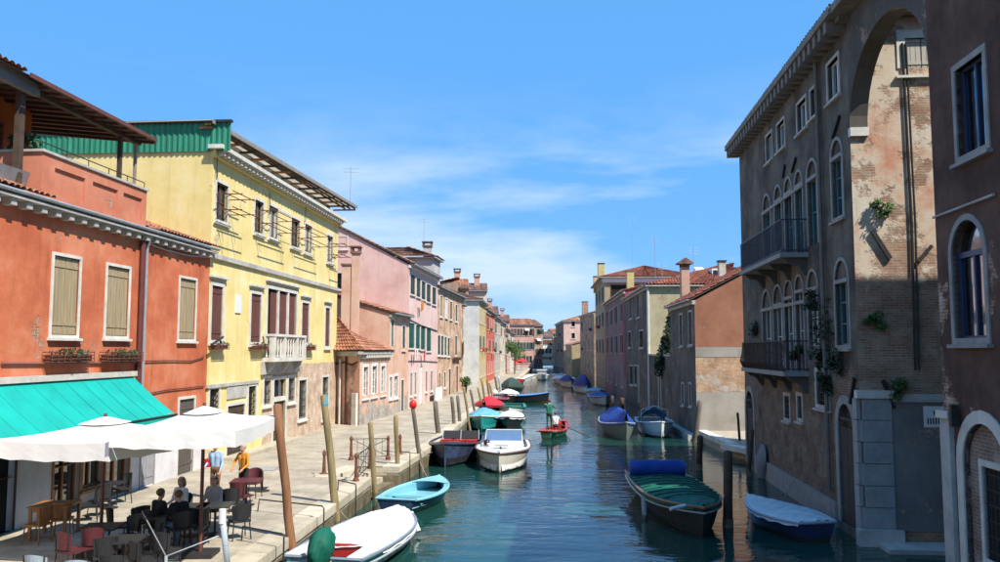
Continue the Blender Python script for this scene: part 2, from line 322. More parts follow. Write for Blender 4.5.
def wall(mb, F, z0, z1, ops=(), u0=0.0, u1=None, depth=.24, top=None):
    """wall sheet with real openings (u0, z0, u1, z1, arch?) and their reveals"""
    u1 = F.L if u1 is None else u1
    ops = [o if len(o) > 4 else tuple(o)+(False,) for o in ops]
    us = sorted({u0, u1} | {min(max(x, u0), u1) for o in ops for x in (o[0], o[2])}); zs = sorted({z0, z1} | {min(max(x, z0), z1) for o in ops for x in (o[1], o[3])})
    P = F.P
    for i in range(len(us)-1):
        for j in range(len(zs)-1):
            cu, cz = (us[i]+us[i+1])/2, (zs[j]+zs[j+1])/2
            if us[i+1]-us[i] < 1e-4 or zs[j+1]-zs[j] < 1e-4: continue
            if any(o[0] < cu < o[2] and o[1] < cz < o[3] for o in ops): continue
            mb.add([P(us[i], zs[j]), P(us[i+1], zs[j]), P(us[i+1], zs[j+1]), P(us[i], zs[j+1])], [(0, 1, 2, 3)])
    for a, b, c, d, arch in ops:
        mb.add([P(a, b), P(c, b), P(c, b, -depth), P(a, b, -depth)], [(0, 1, 2, 3)])
        r = (c-a)/2; zt = d-r if arch else d
        mb.add([P(a, b), P(a, zt), P(a, zt, -depth), P(a, b, -depth)], [(0, 1, 2, 3)]); mb.add([P(c, b), P(c, zt), P(c, zt, -depth), P(c, b, -depth)], [(3, 2, 1, 0)])
        if arch:
            k = 12; m = (a+c)/2; arc = [(m-r*math.cos(math.pi*i/k), zt+r*math.sin(math.pi*i/k)) for i in range(k+1)]
            for i in range(k):
                p, q = arc[i], arc[i+1]
                mb.add([P(*p), P(*q), P(q[0], d), P(p[0], d)], [(0, 1, 2, 3)]); mb.add([P(*p), P(*q), P(q[0], q[1], -depth), P(p[0], p[1], -depth)], [(3, 2, 1, 0)])
        else: mb.add([P(a, d), P(c, d), P(c, d, -depth), P(a, d, -depth)], [(3, 2, 1, 0)])
    if top: mb.add([P(u0, z1), P(u1, z1)]+[P(u, z) for u, z in reversed(top)], [tuple(range(2+len(top)))])
    return mb
def ring(mb, F, r, fw, d0, d1, arch, bottom=True):        # stone surround of an opening
    a, b, c, d = r[:4]
    if not arch:
        mb.fb(F, a-fw, a, b, d, d0, d1); mb.fb(F, c, c+fw, b, d, d0, d1); mb.fb(F, a-fw, c+fw, d, d+fw, d0, d1)
    else:
        R = (c-a)/2; m = (a+c)/2; zt = d-R; k = 12
        mb.fb(F, a-fw, a, b, zt, d0, d1); mb.fb(F, c, c+fw, b, zt, d0, d1)
        for i in range(k):
            t0, t1 = math.pi*i/k, math.pi*(i+1)/k; q = []
            for dd in (d0, d1):
                for t, rr in ((t0, R), (t1, R), (t1, R+fw), (t0, R+fw)): q.append(F.P(m-rr*math.cos(t), zt+rr*math.sin(t), dd))
            mb.hexa(q)
    if bottom: mb.fb(F, a-fw, c+fw, b-fw, b, d0, d1)
    return mb
def win(H, F, r, kind='glass', fw=.12, fm=None, sm=None, sill=True, arch=False, bars=0, nx=2, nz=3, hood=False, sash=None, far=False, deep=.0, label=None, doorway=False, name=None, gap=0, glass=None):
    """window or door of house H in the opening r = (u0, z0, u1, z1)"""
    fm = fm or STONE; sm = sm or WOODK; sash = sash or FRAME; a, b, c, d = r[:4]
    name = name or ('door' if doorway else 'window')
    mb = ring(MB(), F, r, fw, -.10, .035, arch, bottom=not doorway and fw < .2)
    if hood: mb.fb(F, a-fw-.12, c+fw+.12, d+fw+.16, d+fw+.26, -.02, .16); mb.fb(F, a-fw-.06, c+fw+.06, d+fw+.10, d+fw+.158, -.02, .08)
    w = mb.build(name, fm, H); tag(w, label)
    zt = d-(c-a)/2 if arch else d; m = (a+c)/2
    if sill and not doorway: MB().fb(F, a-fw-.06, c+fw+.06, b-fw-.07, b-fw+.003, -.05, .12).build('sill', fm, w)
    g = MB()
    if arch:
        k = 12; R = (c-a)/2; g.add([F.P(a, b, -.17), F.P(c, b, -.17)]+[F.P(m+R*math.cos(math.pi*i/k), zt+R*math.sin(math.pi*i/k), -.17) for i in range(k+1)], [tuple(range(k+3))])
    else: g.add([F.P(a, b, -.17), F.P(c, b, -.17), F.P(c, d, -.17), F.P(a, d, -.17)], [(0, 1, 2, 3)])
    if kind == 'shut':
        if gap: g.build('pane', DARK, w)
        n = 2; wd = (c-a)/n
        for i in range(n):
            s = MB(); x0, x1 = a+i*wd+.012, a+(i+1)*wd-.012
            s.fb(F, x0, x1, b+.01, zt-.012, -.09, -.05)
            pl = max(2, int((x1-x0)/.14)) if not far else 0
            for q in range(pl): s.fb(F, x0+(x1-x0)*q/pl+.008, x0+(x1-x0)*(q+1)/pl-.008, b+.02, zt-.02, -.05, -.035)
            if not far:
                for zz in (b+.12*(d-b), b+.86*(d-b)): s.fb(F, x0+.002, x1-.002, zz, zz+.09, -.034, -.015)
            s.build('shutter', sm, w)
        if arch: g.build('pane', sm, w)
    else:
        g.build('pane', DARK if kind == 'dark' else (glass or GLASS), w)
        if kind != 'dark':
            s = MB(); k = .05
            s.fb(F, a+.002, a+k, b+.002, zt-.002, -.165, -.12); s.fb(F, c-k, c-.002, b+.002, zt-.002, -.165, -.12)
            s.fb(F, a+k, c-k, b+.002, b+k, -.165, -.12); s.fb(F, a+k, c-k, zt-k, zt-.002, -.165, -.12)
            for i in range(1, nx): x = a+(c-a)*i/nx; s.fb(F, x-.035, x+.035, b+k, zt-k, -.164, -.115)
            for j in range(1, nz): z = b+(zt-b)*j/nz; s.fb(F, a+k, c-k, z-.018, z+.018, -.163, -.13)
            s.build('sash', sash, w)
        if kind == 'open':
            wd = (c-a)/2
            for sg in (-1, 1):
                x0, x1 = (a-fw-wd+.02, a-fw+.02) if sg < 0 else (c+fw-.02, c+fw+wd-.02); s = MB().fb(F, x0, x1, b, zt, .045, .085)
                if not far:
                    nn = max(4, int((zt-b)/.22))
                    for q in range(nn): z = b+.05+(zt-b-.1)*q/nn; s.fb(F, x0+.06, x1-.06, z, z+(zt-b-.1)/nn*.7, .085, .1)
                s.build('shutter', sm, w)
    if bars:
        s = MB(); n = max(2, int((c-a)/.16))
        for i in range(1, n): x = a+(c-a)*i/n; s.fb(F, x-.012, x+.012, b, zt, -.06, -.036)
        for j in range(bars): z = b+(zt-b)*(j+.5)/bars; s.fb(F, a, c, z-.014, z+.014, -.062, -.034)
        s.build('grille', IRON, w)
    return w
def tiles(name, H, p0, p1, p2, p3, m=None, pitch=.24, rows=None, thick=.09):
    """pantile covering of the roof plane p0 p1 (eave) p2 p3 (ridge)"""
    p0, p1, p2, p3 = (Vector(p) for p in (p0, p1, p2, p3)); W = max((p1-p0).length, (p2-p3).length); Hh = ((p3-p0).length+(p2-p1).length)/2
    nrm = (p1-p0).cross(p3-p0).normalized(); nrm = nrm if nrm.z > 0 else -nrm
    nc = max(3, int(W/pitch)); q = 4; rows = rows or max(4, min(26, int(Hh/.42)))
    mb = MB(); cols = nc*q
    def pt(s, t, off):
        return p0.lerp(p1, s).lerp(p3.lerp(p2, s), t)+nrm*off
    vs = []; R = random.Random(hash(name) % 99+int(W*10))
    jit = [R.uniform(-.012, .012) for _ in range(nc+1)]
    for j in range(rows):
        for t, lift in ((j/rows, .045), ((j+1)/rows, 0.0)):
            for i in range(cols+1):
                ph = (i % q)/q; h = (0, .055, .075, .055)[i % q]
                vs.append(pt(i/cols, min(1, t+(jit[i//q] if lift else 0)*.3), .02+h*(1 if lift else .75)+lift))
    n = cols+1
    for k in range(rows*2-1):
        for i in range(cols): mb.f.append((k*n+i, k*n+i+1, (k+1)*n+i+1, (k+1)*n+i))
    mb.v = vs
    s = 1e-3
    o = mb.build(name, m or TILE, H); tag(o, kind='stuff')
    return o
def slab(H, name, p0, p1, p2, p3, m, th=.1):
    a, b, c, d = (Vector(p) for p in (p0, p1, p2, p3)); z = Vector((0, 0, -th))
    return MB().hexa([a+z, b+z, c+z, d+z, a, b, c, d]).build(name, m, H)
def chimney(H, x, y, z0, z1, wd=.7, m=None, style='flare', capm=None):
    m = m or MATS['chimney_plaster']; h = wd/2
    mb = MB().box(x-h, x+h, y-h, y+h, z0, z1)
    ch = mb.build('chimney', m, H); c = MB()
    if style == 'flare':
        c.box(x-h-.1, x+h+.1, y-h-.1, y+h+.1, z1-.002, z1+.14)
        for sx in (-1, 1):
            for sy in (-1, 1): c.box(x+sx*h-.08, x+sx*h+.08, y+sy*h-.08, y+sy*h+.08, z1+.138, z1+.42)
        c.box(x-h-.14, x+h+.14, y-h-.14, y+h+.14, z1+.418, z1+.52)
    elif style == 'gable':
        for sy in (-1, 1): c.box(x-h, x+h, y+sy*h-.06, y+sy*h+.06, z1-.002, z1+.25)
        k = h+.25; c.prism([(x-k, y-k, z1+.22), (x+k, y-k, z1+.22), (x+k, y-k, z1+.32), (x, y-k, z1+.7), (x-k, y-k, z1+.32)], (0, 0, 0), (0, 2*k, 0))
    else:
        c.box(x-h-.07, x+h+.07, y-h-.07, y+h+.07, z1-.002, z1+.12)
    c.build('cap', capm or TILE_D, ch)
    return ch
CHP = stucco('chimney_plaster', (.50, .30, .22), (.38, .23, .17)); MATS['chimney_plaster'] = CHP
def antenna(H, x, y, z0, h, arms=4):
    mb = MB().tube([(x, y, z0), (x, y, z0+h)], .022, 6); 
    for i in range(arms):
        z = z0+h-.1-.25*i; l = .55-.08*i; mb.tube([(x-l, y, z), (x+l, y+.1, z)], .012, 5)
    return mb.build('antenna', GREYM, H)
# ================================================================== THE SETTING
ZQ = .8                                                    # level of the fondamenta
tag(MB().add([(-1500, -300, -1.6), (1500, -300, -1.6), (1500, 2500, -1.6), (-1500, 2500, -1.6)], [(0, 1, 2, 3)]).build('ground', ALGAE), kind='structure')
tag(MB().add([(-60, -60, 0), (90, -60, 0), (90, 420, 0), (-60, 420, 0)], [(0, 1, 2, 3)]).build('water', watermat()), kind='structure')
# left quay, its edge measured along the canal; a flight of water steps breaks it
QA, QB = G(254, 562, ZQ), G(376, 474, ZQ); qd = V2(QB-QA).normalized(); qn = Vector((qd.y, -qd.x))
def Q(Y, off=0.0, z=ZQ):
    fd = V2(G(437, 443, ZQ)-G(394, 469, ZQ)).normalized(); f0 = V2(G(394, 469, ZQ))
    if Y < 31.6: p = V2(QA)+qd*((Y-QA.y)/qd.y)
    elif Y < 41: p = f0+fd*((Y-f0.y)/fd.y)
    else:
        p0 = f0+fd*((41-f0.y)/fd.y); p1 = V2(G(500, 389, ZQ)); p2 = V2(G(520, 377.5, ZQ)); p3 = Vector((9.2, 232)); p4 = Vector((14, 420))
        for a, b in ((p0, p1), (p1, p2), (p2, p3), (p3, p4)):
            if Y <= b.y+1e-6: break
        p = a.lerp(b, (Y-a.y)/(b.y-a.y))
    return Vector((p.x+qn.x*off, p.y+qn.y*off, z))
NT0, NT1, ND = 30.2, 33.0, -1.5                            # the notch of the steps
CW = .62                                                   # kerb stone width
inner = [Q(-20, -CW), Q(NT0, -CW), Q(NT0, ND-CW), Q(NT1, ND-CW), Q(NT1, -CW)]+[Q(y, -CW) for y in (41, 60, 95, 140, 232, 420)]
poly = inner+[Vector((-70, 420, ZQ)), Vector((-70, -20, ZQ))]
fo = MB().add(poly, [tuple(range(len(poly)))]).build('fondamenta', pavemat()); tag(fo, kind='structure')
# quay wall below the kerb: a dry upper course and the dark tidal course
qw = MB(); runs = [[Q(-20), Q(NT0)], [Q(NT0), Q(NT0, ND)], [Q(NT0, ND), Q(NT1, ND)], [Q(NT1, ND), Q(NT1)], [Q(y) for y in (NT1, 41, 60, 95, 140, 232, 420)]]
qt = MB()
for rn in runs:
    for a, b in zip(rn, rn[1:]):
        a2, b2 = Vector((a.x, a.y, .45)), Vector((b.x, b.y, .45)); a3, b3 = Vector((a.x, a.y, -1.5)), Vector((b.x, b.y, -1.5))
        u, v = a.copy(), b.copy(); u.z = v.z = ZQ-.24
        qw.add([u, v, b2, a2], [(0, 1, 2, 3)]); qt.add([a2, b2, b3, a3], [(0, 1, 2, 3)])
tag(qw.build('quay_wall', stucco('quay_masonry', (.40, .34, .25), (.26, .21, .14), (.5, .44, .34), peel=.1, brick=((.36, .30, .22), (.44, .38, .29), (.25, .21, .16)))), kind='structure')
tag(qt.build('quay_wall_tidal', ALGAE), kind='structure')
# kerb stones, one by one
def kerb(a, b, w=CW, z=ZQ, out=.05):
    d = (b-a); n = Vector((d.y, -d.x, 0)).normalized()*1.0
    jt = random.uniform(-.012, .012); q = [a+d*.004+n*(out+jt), b-d*.004+n*(out+jt), b-d*.004-n*w, a+d*.004-n*w]; k = random.uniform(0, .018); r = .03
    lo = [Vector((p.x, p.y, z-.24)) for p in q]; mi = [Vector((p.x, p.y, z+.02+k-r)) for p in q]; ce = sum(q, Vector())/4
    hi = [Vector((p.x+(ce.x-p.x)*.03, p.y+(ce.y-p.y)*.03, z+.02+k)) for p in q]
    mb = MB().add(lo+mi+hi, [(3, 2, 1, 0), (8, 9, 10, 11)]+[(i, (i+1) % 4, 4+(i+1) % 4, 4+i) for i in range(4)]+[(4+i, 4+(i+1) % 4, 8+(i+1) % 4, 8+i) for i in range(4)])
    return mb.build('kerb_stone', random.choice(KS), fo)
KS = [mat('kerb_a', (.49, .425, .31), .8, var=.22, scale=1.7, bump=.3), mat('kerb_b', (.44, .385, .285), .8, var=.25, scale=1.5, bump=.3), mat('kerb_c', (.53, .47, .36), .8, var=.2, scale=2.0, bump=.3)]
for rn in (runs[0], runs[2], runs[4]):
    for a, b in zip(rn, rn[1:]):
        Lq = (b-a).length; y = 0; far = a.y > 100
        while y < Lq-.01:
            st = random.uniform(1.3, 2.2)*(4 if far else 1); e = min(Lq, y+st); 
            if Lq-e < .8: e = Lq
            kerb(a.lerp(b, y/Lq), a.lerp(b, e/Lq)); y = e
    if rn is runs[0]:
        kerb(Q(NT0, CW*-1), Q(NT0, ND), out=-.02); kerb(Q(NT1, ND), Q(NT1, -CW), out=-.02)
for i in range(4):
    z1 = ZQ-.2*(i+1); a, b = Q(NT0+.03, -CW*.9-.1), Q(NT1-.03, -CW*.9-.1)
    a, b = Q(NT0+.02, ND+.45*i+.003), Q(NT1-.02, ND+.45*i+.003); c, d = Q(NT1-.02, ND+.45*(i+1)), Q(NT0+.02, ND+.45*(i+1))
    q = [Vector((p.x, p.y, -.8)) for p in (a, b, c, d)]+[Vector((p.x, p.y, z1)) for p in (a, b, c, d)]
    MB().hexa(q).build('step', KS[1] if i < 2 else ALGAE, fo)

# ================================================================== HOUSES, LEFT BANK
YR = G(335, 424, ZQ); YL = G(204, 467, ZQ); yd = V2(YR-YL).normalized()
# one plane carries the red and the yellow fronts
RED = stucco('red_plaster', (.52, .145, .065), (.43, .105, .048), (.60, .225, .125), streak=.55, seed=1)
CORAL = stucco('coral_plaster', (.53, .19, .11), (.46, .15, .085), (.58, .24, .15), streak=.35, seed=2)
ORANGE = stucco('orange_plaster', (.52, .15, .04), (.45, .11, .03), None, seed=3)
OFFW = stucco('whitewash', (.62, .60, .60), (.5, .48, .49), (.68, .67, .66), seed=4, streak=.35)
P0 = V2(YL)-yd*26.0; FR = Fac(P0, V2(YL), (0, 20)); UR = FR.L
H = thing('red_restaurant_house', 'red plastered house with closed wooden shutters above the turquoise awning', 'house', (P0.x, P0.y, ZQ))
z_c = FR.uz(75, 217)[1]                                    # eaves cornice
zaw = FR.uz(130, 375)[1]
rw = [FR.R(52, 78, 257, 335), FR.R(106, 128, 267, 336), FR.R(179, 195, 279, 339)]
drd = FR.R(178, 193, 398, 470); drd = (drd[0], ZQ, drd[2], FR.uz(185, 399)[1])
zd = ZQ+1.35
def ux(x, y=480): return FR.uz(x, y)[0]
wall(MB(), FR, zd, z_c, rw+[(drd[0], zd, drd[2], drd[3]), (.05, zd, ux(131), zaw-.15), (ux(137), zd, ux(153.5), ZQ+2.4)], depth=.2).build('wall', RED, H)
# restaurant front, white, under the awning
shop = [(ux(-22), ZQ, ux(13), ZQ+2.55), (ux(52), ZQ+.02, ux(78), ZQ+2.6), (ux(81), ZQ+.55, ux(101), ZQ+2.6), (ux(104), ZQ+.02, ux(127), ZQ+2.6), (ux(139), ZQ+.02, ux(152), ZQ+2.3)]
Fw = Fac(FR.P(0, 0, .03).xy, FR.P(UR, 0, .03).xy, (0, 20))
uw = ux(153)
wall(MB(), Fw, ZQ-.05, zaw-.1, shop[:4], u1=ux(131.5), depth=.27).build('restaurant_front', OFFW, H); wall(MB(), Fw, ZQ-.05, ZQ+2.5, shop[4:], u0=ux(131.5), u1=uw, depth=.27).build('restaurant_front', OFFW, H)
wall(MB(), Fw, ZQ-.05, zd+.1, [(drd[0], ZQ-.05, drd[2], zd+.1)], u0=uw, depth=.05).build('plinth', OFFW, H)
win(H, Fw, shop[0], 'dark', .06, WOODD, doorway=True, label='dark open doorway')
for r in (shop[1], shop[3]): win(H, Fw, r, 'glass', .07, CHAIRW, doorway=True, nx=2, nz=2, sash=CHAIRW)
win(H, Fw, shop[2], 'glass', .07, CHAIRW, nx=2, nz=2, sash=CHAIRW)
win(H, Fw, shop[4], 'shut', .06, GREYM, mat('lilac_shutter', (.30, .29, .31), .6), doorway=True, label='grey roller door')
for r in rw: win(H, FR, r, 'shut', .09, STONE, WOOD)
win(H, FR, (drd[0], ZQ, drd[2], drd[3]), 'shut', .1, STONE, mat('old_door', (.10, .085, .07), .7), doorway=True)
# rest of the body: near end, far end and back
DEP = 9.0
bd = MB()
for Fa in (Fac(FR.P(0, 0).xy, FR.P(0, 0, -DEP).xy), Fac(FR.P(UR-.02, 0).xy, FR.P(UR-.02, 0, -DEP).xy)): wall(bd, Fa, ZQ-.05, z_c)
bd.add([FR.P(0, ZQ, -DEP), FR.P(UR, ZQ, -DEP), FR.P(UR, z_c, -DEP), FR.P(0, z_c, -DEP)], [(0, 1, 2, 3)]); bd.build('back_wall', RED, H)
# cornice with its corbels, gutter
co = MB().fb(FR, 0, UR, z_c, z_c+.07, -.1, .34); co.build('cornice', STONE_D, H)
MB().tube([FR.P(0, z_c+.17, .36), FR.P(UR, z_c+.17, .36)], .055, 8).build('gutter', GREYM, H)
cb = None; u = ux(-15, 190)
while u < UR-.2:
    if cb is None:
        cb = MB().fb(FR, u, u+.21, z_c-.19, z_c-.002, -.02, .27).build('corbel', STONE_D, H); cbu = u
    else:
        c2 = cb.copy(); C.objects.link(c2); dd = FR.t*(u-cbu); c2.location = (dd.x, dd.y, 0)
    u += .62
# tiled roof strips left of and beside the terrace
ut0, ut1 = FR.uz(46, 175)[0], FR.uz(150, 200)[0]
def rp(u, z, d): return FR.P(u, z, d)
tiles('roof_tiles', H, rp(0, z_c+.2, .36), rp(ut0-.1, z_c+.2, .36), rp(ut0-.1, z_c+1.5, -3.4), rp(0, z_c+1.5, -3.4))
tiles('roof_tiles', H, rp(ut1+.05, z_c+.2, .36), rp(UR, z_c+.2, .36), rp(UR, z_c+1.5, -3.4), rp(ut1+.05, z_c+1.5, -3.4))
slab(H, 'roof', rp(0, z_c+.19, .3), rp(UR, z_c+.19, .3), rp(UR, z_c+1.46, -3.4), rp(0, z_c+1.46, -3.4), STONE_D, .08)
slab(H, 'roof', rp(0, z_c+1.46, -3.4), rp(UR, z_c+1.46, -3.4), rp(UR, z_c+1.3, -DEP), rp(0, z_c+1.3, -DEP), TILE_D, .1)
# lead-covered hatch on the near roof strip
fl = MB(); a = ux(-12, 180); b = ut0-.02
fl.hexa([rp(a, z_c+.62, -.55), rp(b, z_c+.62, -.55), rp(b, z_c+.9, -1.6), rp(a, z_c+.9, -1.6), rp(a, z_c+1.0, -.45), rp(b, z_c+1.0, -.45), rp(b, z_c+1.32, -1.7), rp(a, z_c+1.32, -1.7)])
fl.build('lead_hatch', mat('lead', (.23, .24, .25), .55, .2), H)
# terrace parapet with sunk panels
dT, zT = -.12, FR.uz(100, 172)[1]
FT = Fac(FR.P(ut0, 0, dT).xy, FR.P(ut1, 0, dT).xy, (0, 20)); LT = FT.L
pan = [(LT*.10, z_c+.55, LT*.36, zT-.32), (LT*.43, z_c+.55, LT*.68, zT-.32), (LT*.74, z_c+.55, LT*.95, zT-.32)]
pb = wall(MB(), FT, z_c+.12, zT, pan, depth=.07)
for r in pan: pb.add([FT.P(r[0], r[1], -.07), FT.P(r[2], r[1], -.07), FT.P(r[2], r[3], -.07), FT.P(r[0], r[3], -.07)], [(0, 1, 2, 3)])
for uu in (0, LT): pb.add([FT.P(uu, z_c, 0), FT.P(uu, z_c, -5.5), FT.P(uu, zT, -5.5), FT.P(uu, zT, 0)], [(0, 1, 2, 3)])
pb.add([FT.P(0, z_c, -.25), FT.P(LT, z_c, -.25), FT.P(LT, zT, -.25), FT.P(0, zT, -.25)], [(0, 1, 2, 3)])
par = pb.build('terrace_parapet', CORAL, H)
MB().fb(FT, -.06, LT+.06, zT, zT+.07, -.3, .06).build('coping', STONE_D, par)
MB().fb(FT, -.06, .22, zT, zT+.068, -5.5, -.302).build('coping', STONE_D, par)
MB().fb(FT, 0, LT, z_c+.5, z_c+.6, -5.5, -.26).build('terrace_floor', STONE_D, H)
# thin hand rail over the parapet
rl = MB().tube([FT.P(LT*.02, zT+.3, -.1), FT.P(LT, zT+.3, -.1)], .018, 6)
for k in range(6): rl.tube([FT.P(LT*(.02+.196*k), zT+.06, -.1), FT.P(LT*(.02+.196*k), zT+.3, -.1)], .014, 6)
rl.build('handrail', IRON, H)
# pergola: posts, beams, rafters, boarded canopy
zP = FT.uz(90, 116)[1]+.12
pg = [(LT*-.085, .18), (LT*.80, .12), (LT*.97, .09)]
for uu, t in pg: MB().fb(FT, uu, uu+t, zT+.07 if uu > 0 else z_c+.3, zP-.1, -.35-t, -.35).build('pergola_post', WOODD if t > .1 else mat('pale_post', (.33, .24, .18), .8), H)
for uu in (LT*.22, LT*.62): MB().fb(FT, uu, uu+.14, z_c+.6, zP+.5, -4.6, -4.46).build('pergola_post', WOODD, H)
MB().fb(FT, LT*-.02, LT*1.02, zP-.1, zP+.06, -.5, -.32).build('pergola_beam', WOODD, H)
ca = slab(H, 'pergola_roof', FT.P(LT*-.03, zP+.10, .14), FT.P(LT*1.04, zP+.10, .14), FT.P(LT*1.04, zP+.62, -4.8), FT.P(LT*-.03, zP+.62, -4.8), mat('boarding', (.10, .06, .04), .8, var=.35, stretch=(1, 8, 1)), .06)
MB().fb(FT, LT*-.16, LT*1.04, zP+.04, zP+.16, .142, .19).build('fascia', WOODB, ca)
rf = None
for k in range(11):
    uu = LT*(-.02+.105*k); q = MB()
    q.hexa([FT.P(uu, zP-.04, .1), FT.P(uu+.09, zP-.04, .1), FT.P(uu+.09, zP+.46, -4.7), FT.P(uu, zP+.46, -4.7), FT.P(uu, zP+.04, .1), FT.P(uu+.09, zP+.04, .1), FT.P(uu+.09, zP+.56, -4.7), FT.P(uu, zP+.56, -4.7)]).build('rafter', WOODB if k % 3 else WOODD, ca)
# upper storey behind the terrace, orange, and the raised tiled roof at the near end
up = MB(); Fu = Fac(FT.P(LT*-.35, 0, -2.4).xy, FT.P(LT*.52, 0, -2.4).xy, (0, 20)); up = wall(up, Fu, z_c+.5, zP+.4, [(2.2, z_c+1.2, 3.6, zP-.5)])
up.add([FT.P(LT*.52, z_c+.5, -2.4), FT.P(LT*.52, z_c+.5, -7), FT.P(LT*.52, zP+.4, -7), FT.P(LT*.52, zP+.4, -2.4)], [(0, 1, 2, 3)])
up.add([FT.P(LT*-.35, z_c+.5, -2.4), FT.P(LT*-.35, z_c+.5, -7), FT.P(LT*-.35, zP+.4, -7), FT.P(LT*-.35, zP+.4, -2.4)], [(0, 1, 2, 3)]); up.build('upper_storey', ORANGE, H)
win(H, Fu, (2.2, z_c+1.2, 3.6, zP-.5), 'glass', .08, RUST, nx=4, nz=5, label='lattice window of the roof storey')
zt = FT.uz(20, 62)[1]-.1; e0 = FT.P(LT*-.12, zP+.15, -.05); r0 = FT.P(LT*-.28, zt, -1.0)
tw = MB().add([FT.P(LT*.0, zP+.12, .1), FT.P(LT*.0, zP+.12, -3.2), FT.P(LT*-.10, zt, -2.6), FT.P(LT*-.10, zt, -.3), FT.P(LT*-.62, zP+.12, .1), FT.P(LT*-.62, zP+.12, -3.2), FT.P(LT*-.56, zt, -2.6), FT.P(LT*-.56, zt, -.3)],
     [(0, 1, 2, 3), (4, 5, 6, 7), (0, 3, 7, 4), (1, 2, 6, 5), (3, 2, 6, 7)]); tw.build('dormer_roof', mat('grey_beam', (.16, .155, .145), .8), H)
tiles('dormer_tiles', H, FT.P(LT*-.62, zt+.0, -.2), FT.P(LT*-.09, zt+.0, -.2), FT.P(LT*-.09, zt+.3, -2.6), FT.P(LT*-.62, zt+.3, -2.6))
MB().fb(FT, LT*-.6, LT*-.01, zP-.22, zP+.11, -.3, -.12).build('dormer_beam', mat('grey_beam', (.16, .155, .145), .8), H)
MB().leaves(FT.P(LT*.12, zT+.25, -1.0), (.5, .4, .5), 260, .09, 3).build('terrace_shrub', GREEN_D, H)
# lattice screen and a little washing on the terrace
ls = MB(); Fl = Fac(FT.P(LT*.52, 0, -2.4).xy, FT.P(LT*.78, 0, -2.4).xy, (0, 20))
for k in range(7): ls.fb(Fl, Fl.L*k/6, Fl.L*k/6+.04, zT-.3, zT+1.0, -.03, .0)
for k in range(5): ls.fb(Fl, 0, Fl.L, zT-.2+.27*k, zT-.16+.27*k, .001, .03)
ls.build('trellis', WOODD, H)
# down pipes, cables, window boxes
up1 = ux(137.5, 330); up2 = ux(142, 330)
MB().tube([FR.P(up1, zd, .09), FR.P(up1, z_c-.02, .09)], .1, 8).build('drain_pipe', mat('brown_pipe', (.12, .035, .03), .5), H)
MB().tube([FR.P(up2, zd, .08), FR.P(up2, z_c-.4, .08), FR.P(up2-.1, z_c+.1, .3)], .055, 8).build('drain_pipe', GREYM, H)
def cable(F, H, pts, r=.02, m=None, d=.05):
    return MB().tube([F.P(*F.uz(x, y), d) for x, y in pts], r, 5).build('cable', m or IRON, H)
cable(FR, H, [(0, 363), (60, 363), (136, 362)], .035, mat('cable_red', (.25, .1, .08), .7)); cable(FR, H, [(144, 361), (170, 360.5), (190, 361), (203, 357)]); cable(FR, H, [(150, 393), (165, 390), (185, 388), (203, 386)])
cable(FR, H, [(146, 243), (165, 250), (185, 255), (204, 257)], .03, GREYM)
def flower_box(F, x0, x1, y0, y1, n, label, fl=True, m=None, d=.32):
    a, z0, b, z1 = F.R(x0, x1, y0, y1); p = F.P((a+b)/2, z0, d/2)
    t = thing('window_box', label, 'window box', p)
    bx = MB()
    for k in range(4): zz = z0+(z1-z0)*k/3; bx.tube([F.P(a, zz, .04), F.P(a, zz, d), F.P(b, zz, d), F.P(b, zz, .04)], .014, 5)
    for k in range(8): uu = a+(b-a)*k/7; bx.tube([F.P(uu, z1, d), F.P(uu, z0, d), F.P(uu, z0, .04)], .011, 5)
    bx.build('bracket', RUST, t)
    MB().fb(F, a+.06, b-.06, z0+.02, z0+.75*(z1-z0), .06, d-.04).build('trough', m or WOODB, t)
    if fl: MB().leaves(F.P((a+b)/2, z1-.02, .17), ((b-a)*.1+.22 if abs(F.t.y) > .5 else .2, (b-a)*.42, .13), n, .055, int(x0)).build('plants', GREEN_D, t)['kind'] = 'stuff'
    return t
flower_box(FR, 41, 84, 352, 362, 160, 'rusty iron window box under the left shuttered window of the red house')
flower_box(FR, 98, 134, 352, 361, 160, 'rusty iron window box beside the brown drainpipe on the red house')

# ------------------------------------------------------------------ turquoise awning
TURQ = mat('turquoise_canvas', (.0, .33, .275), .75, var=.2, scale=.9, bump=.25, bscale=3.0)
ua0, ua1 = ux(-60, 400), ux(130, 375)
pf = G(179, 414, 3.32); proj = (V2(pf)-FR.A).dot(FR.n)
zf = 3.32
A = thing('restaurant_awning', 'large turquoise canvas awning on the red house', 'awning', FR.P((ua0+ua1)/2, zf, .1))
aw = MB(); nu, nd = 26, 8; vs = []
for i in range(nu+1):
    for j in range(nd+1):
        u = ua0+(ua1-ua0)*i/nu; t = j/nd; vs.append(FR.P(u, zaw-.04+(zf-zaw)*t-.05*math.sin(math.pi*t)*(1+.25*math.sin(i*2.4)), .1+(proj-.1)*t))
fs = [(i*(nd+1)+j, (i+1)*(nd+1)+j, (i+1)*(nd+1)+j+1, i*(nd+1)+j+1) for i in range(nu) for j in range(nd)]
aw.add(vs, fs).build('canopy', TURQ, A, smooth=True)
for k in range(1, 11):
    u = ua0+(ua1-ua0)*k/11; MB().tube([FR.P(u, zaw-.03+(zf-zaw)*t-.05*math.sin(math.pi*t), .1+(proj-.1)*t) for t in (0, .25, .5, .75, 1)], .007, 5).build('seam', mat('turquoise_seam', (.0, .30, .25), .8), A)
va = MB(); nu = 60; vs = []
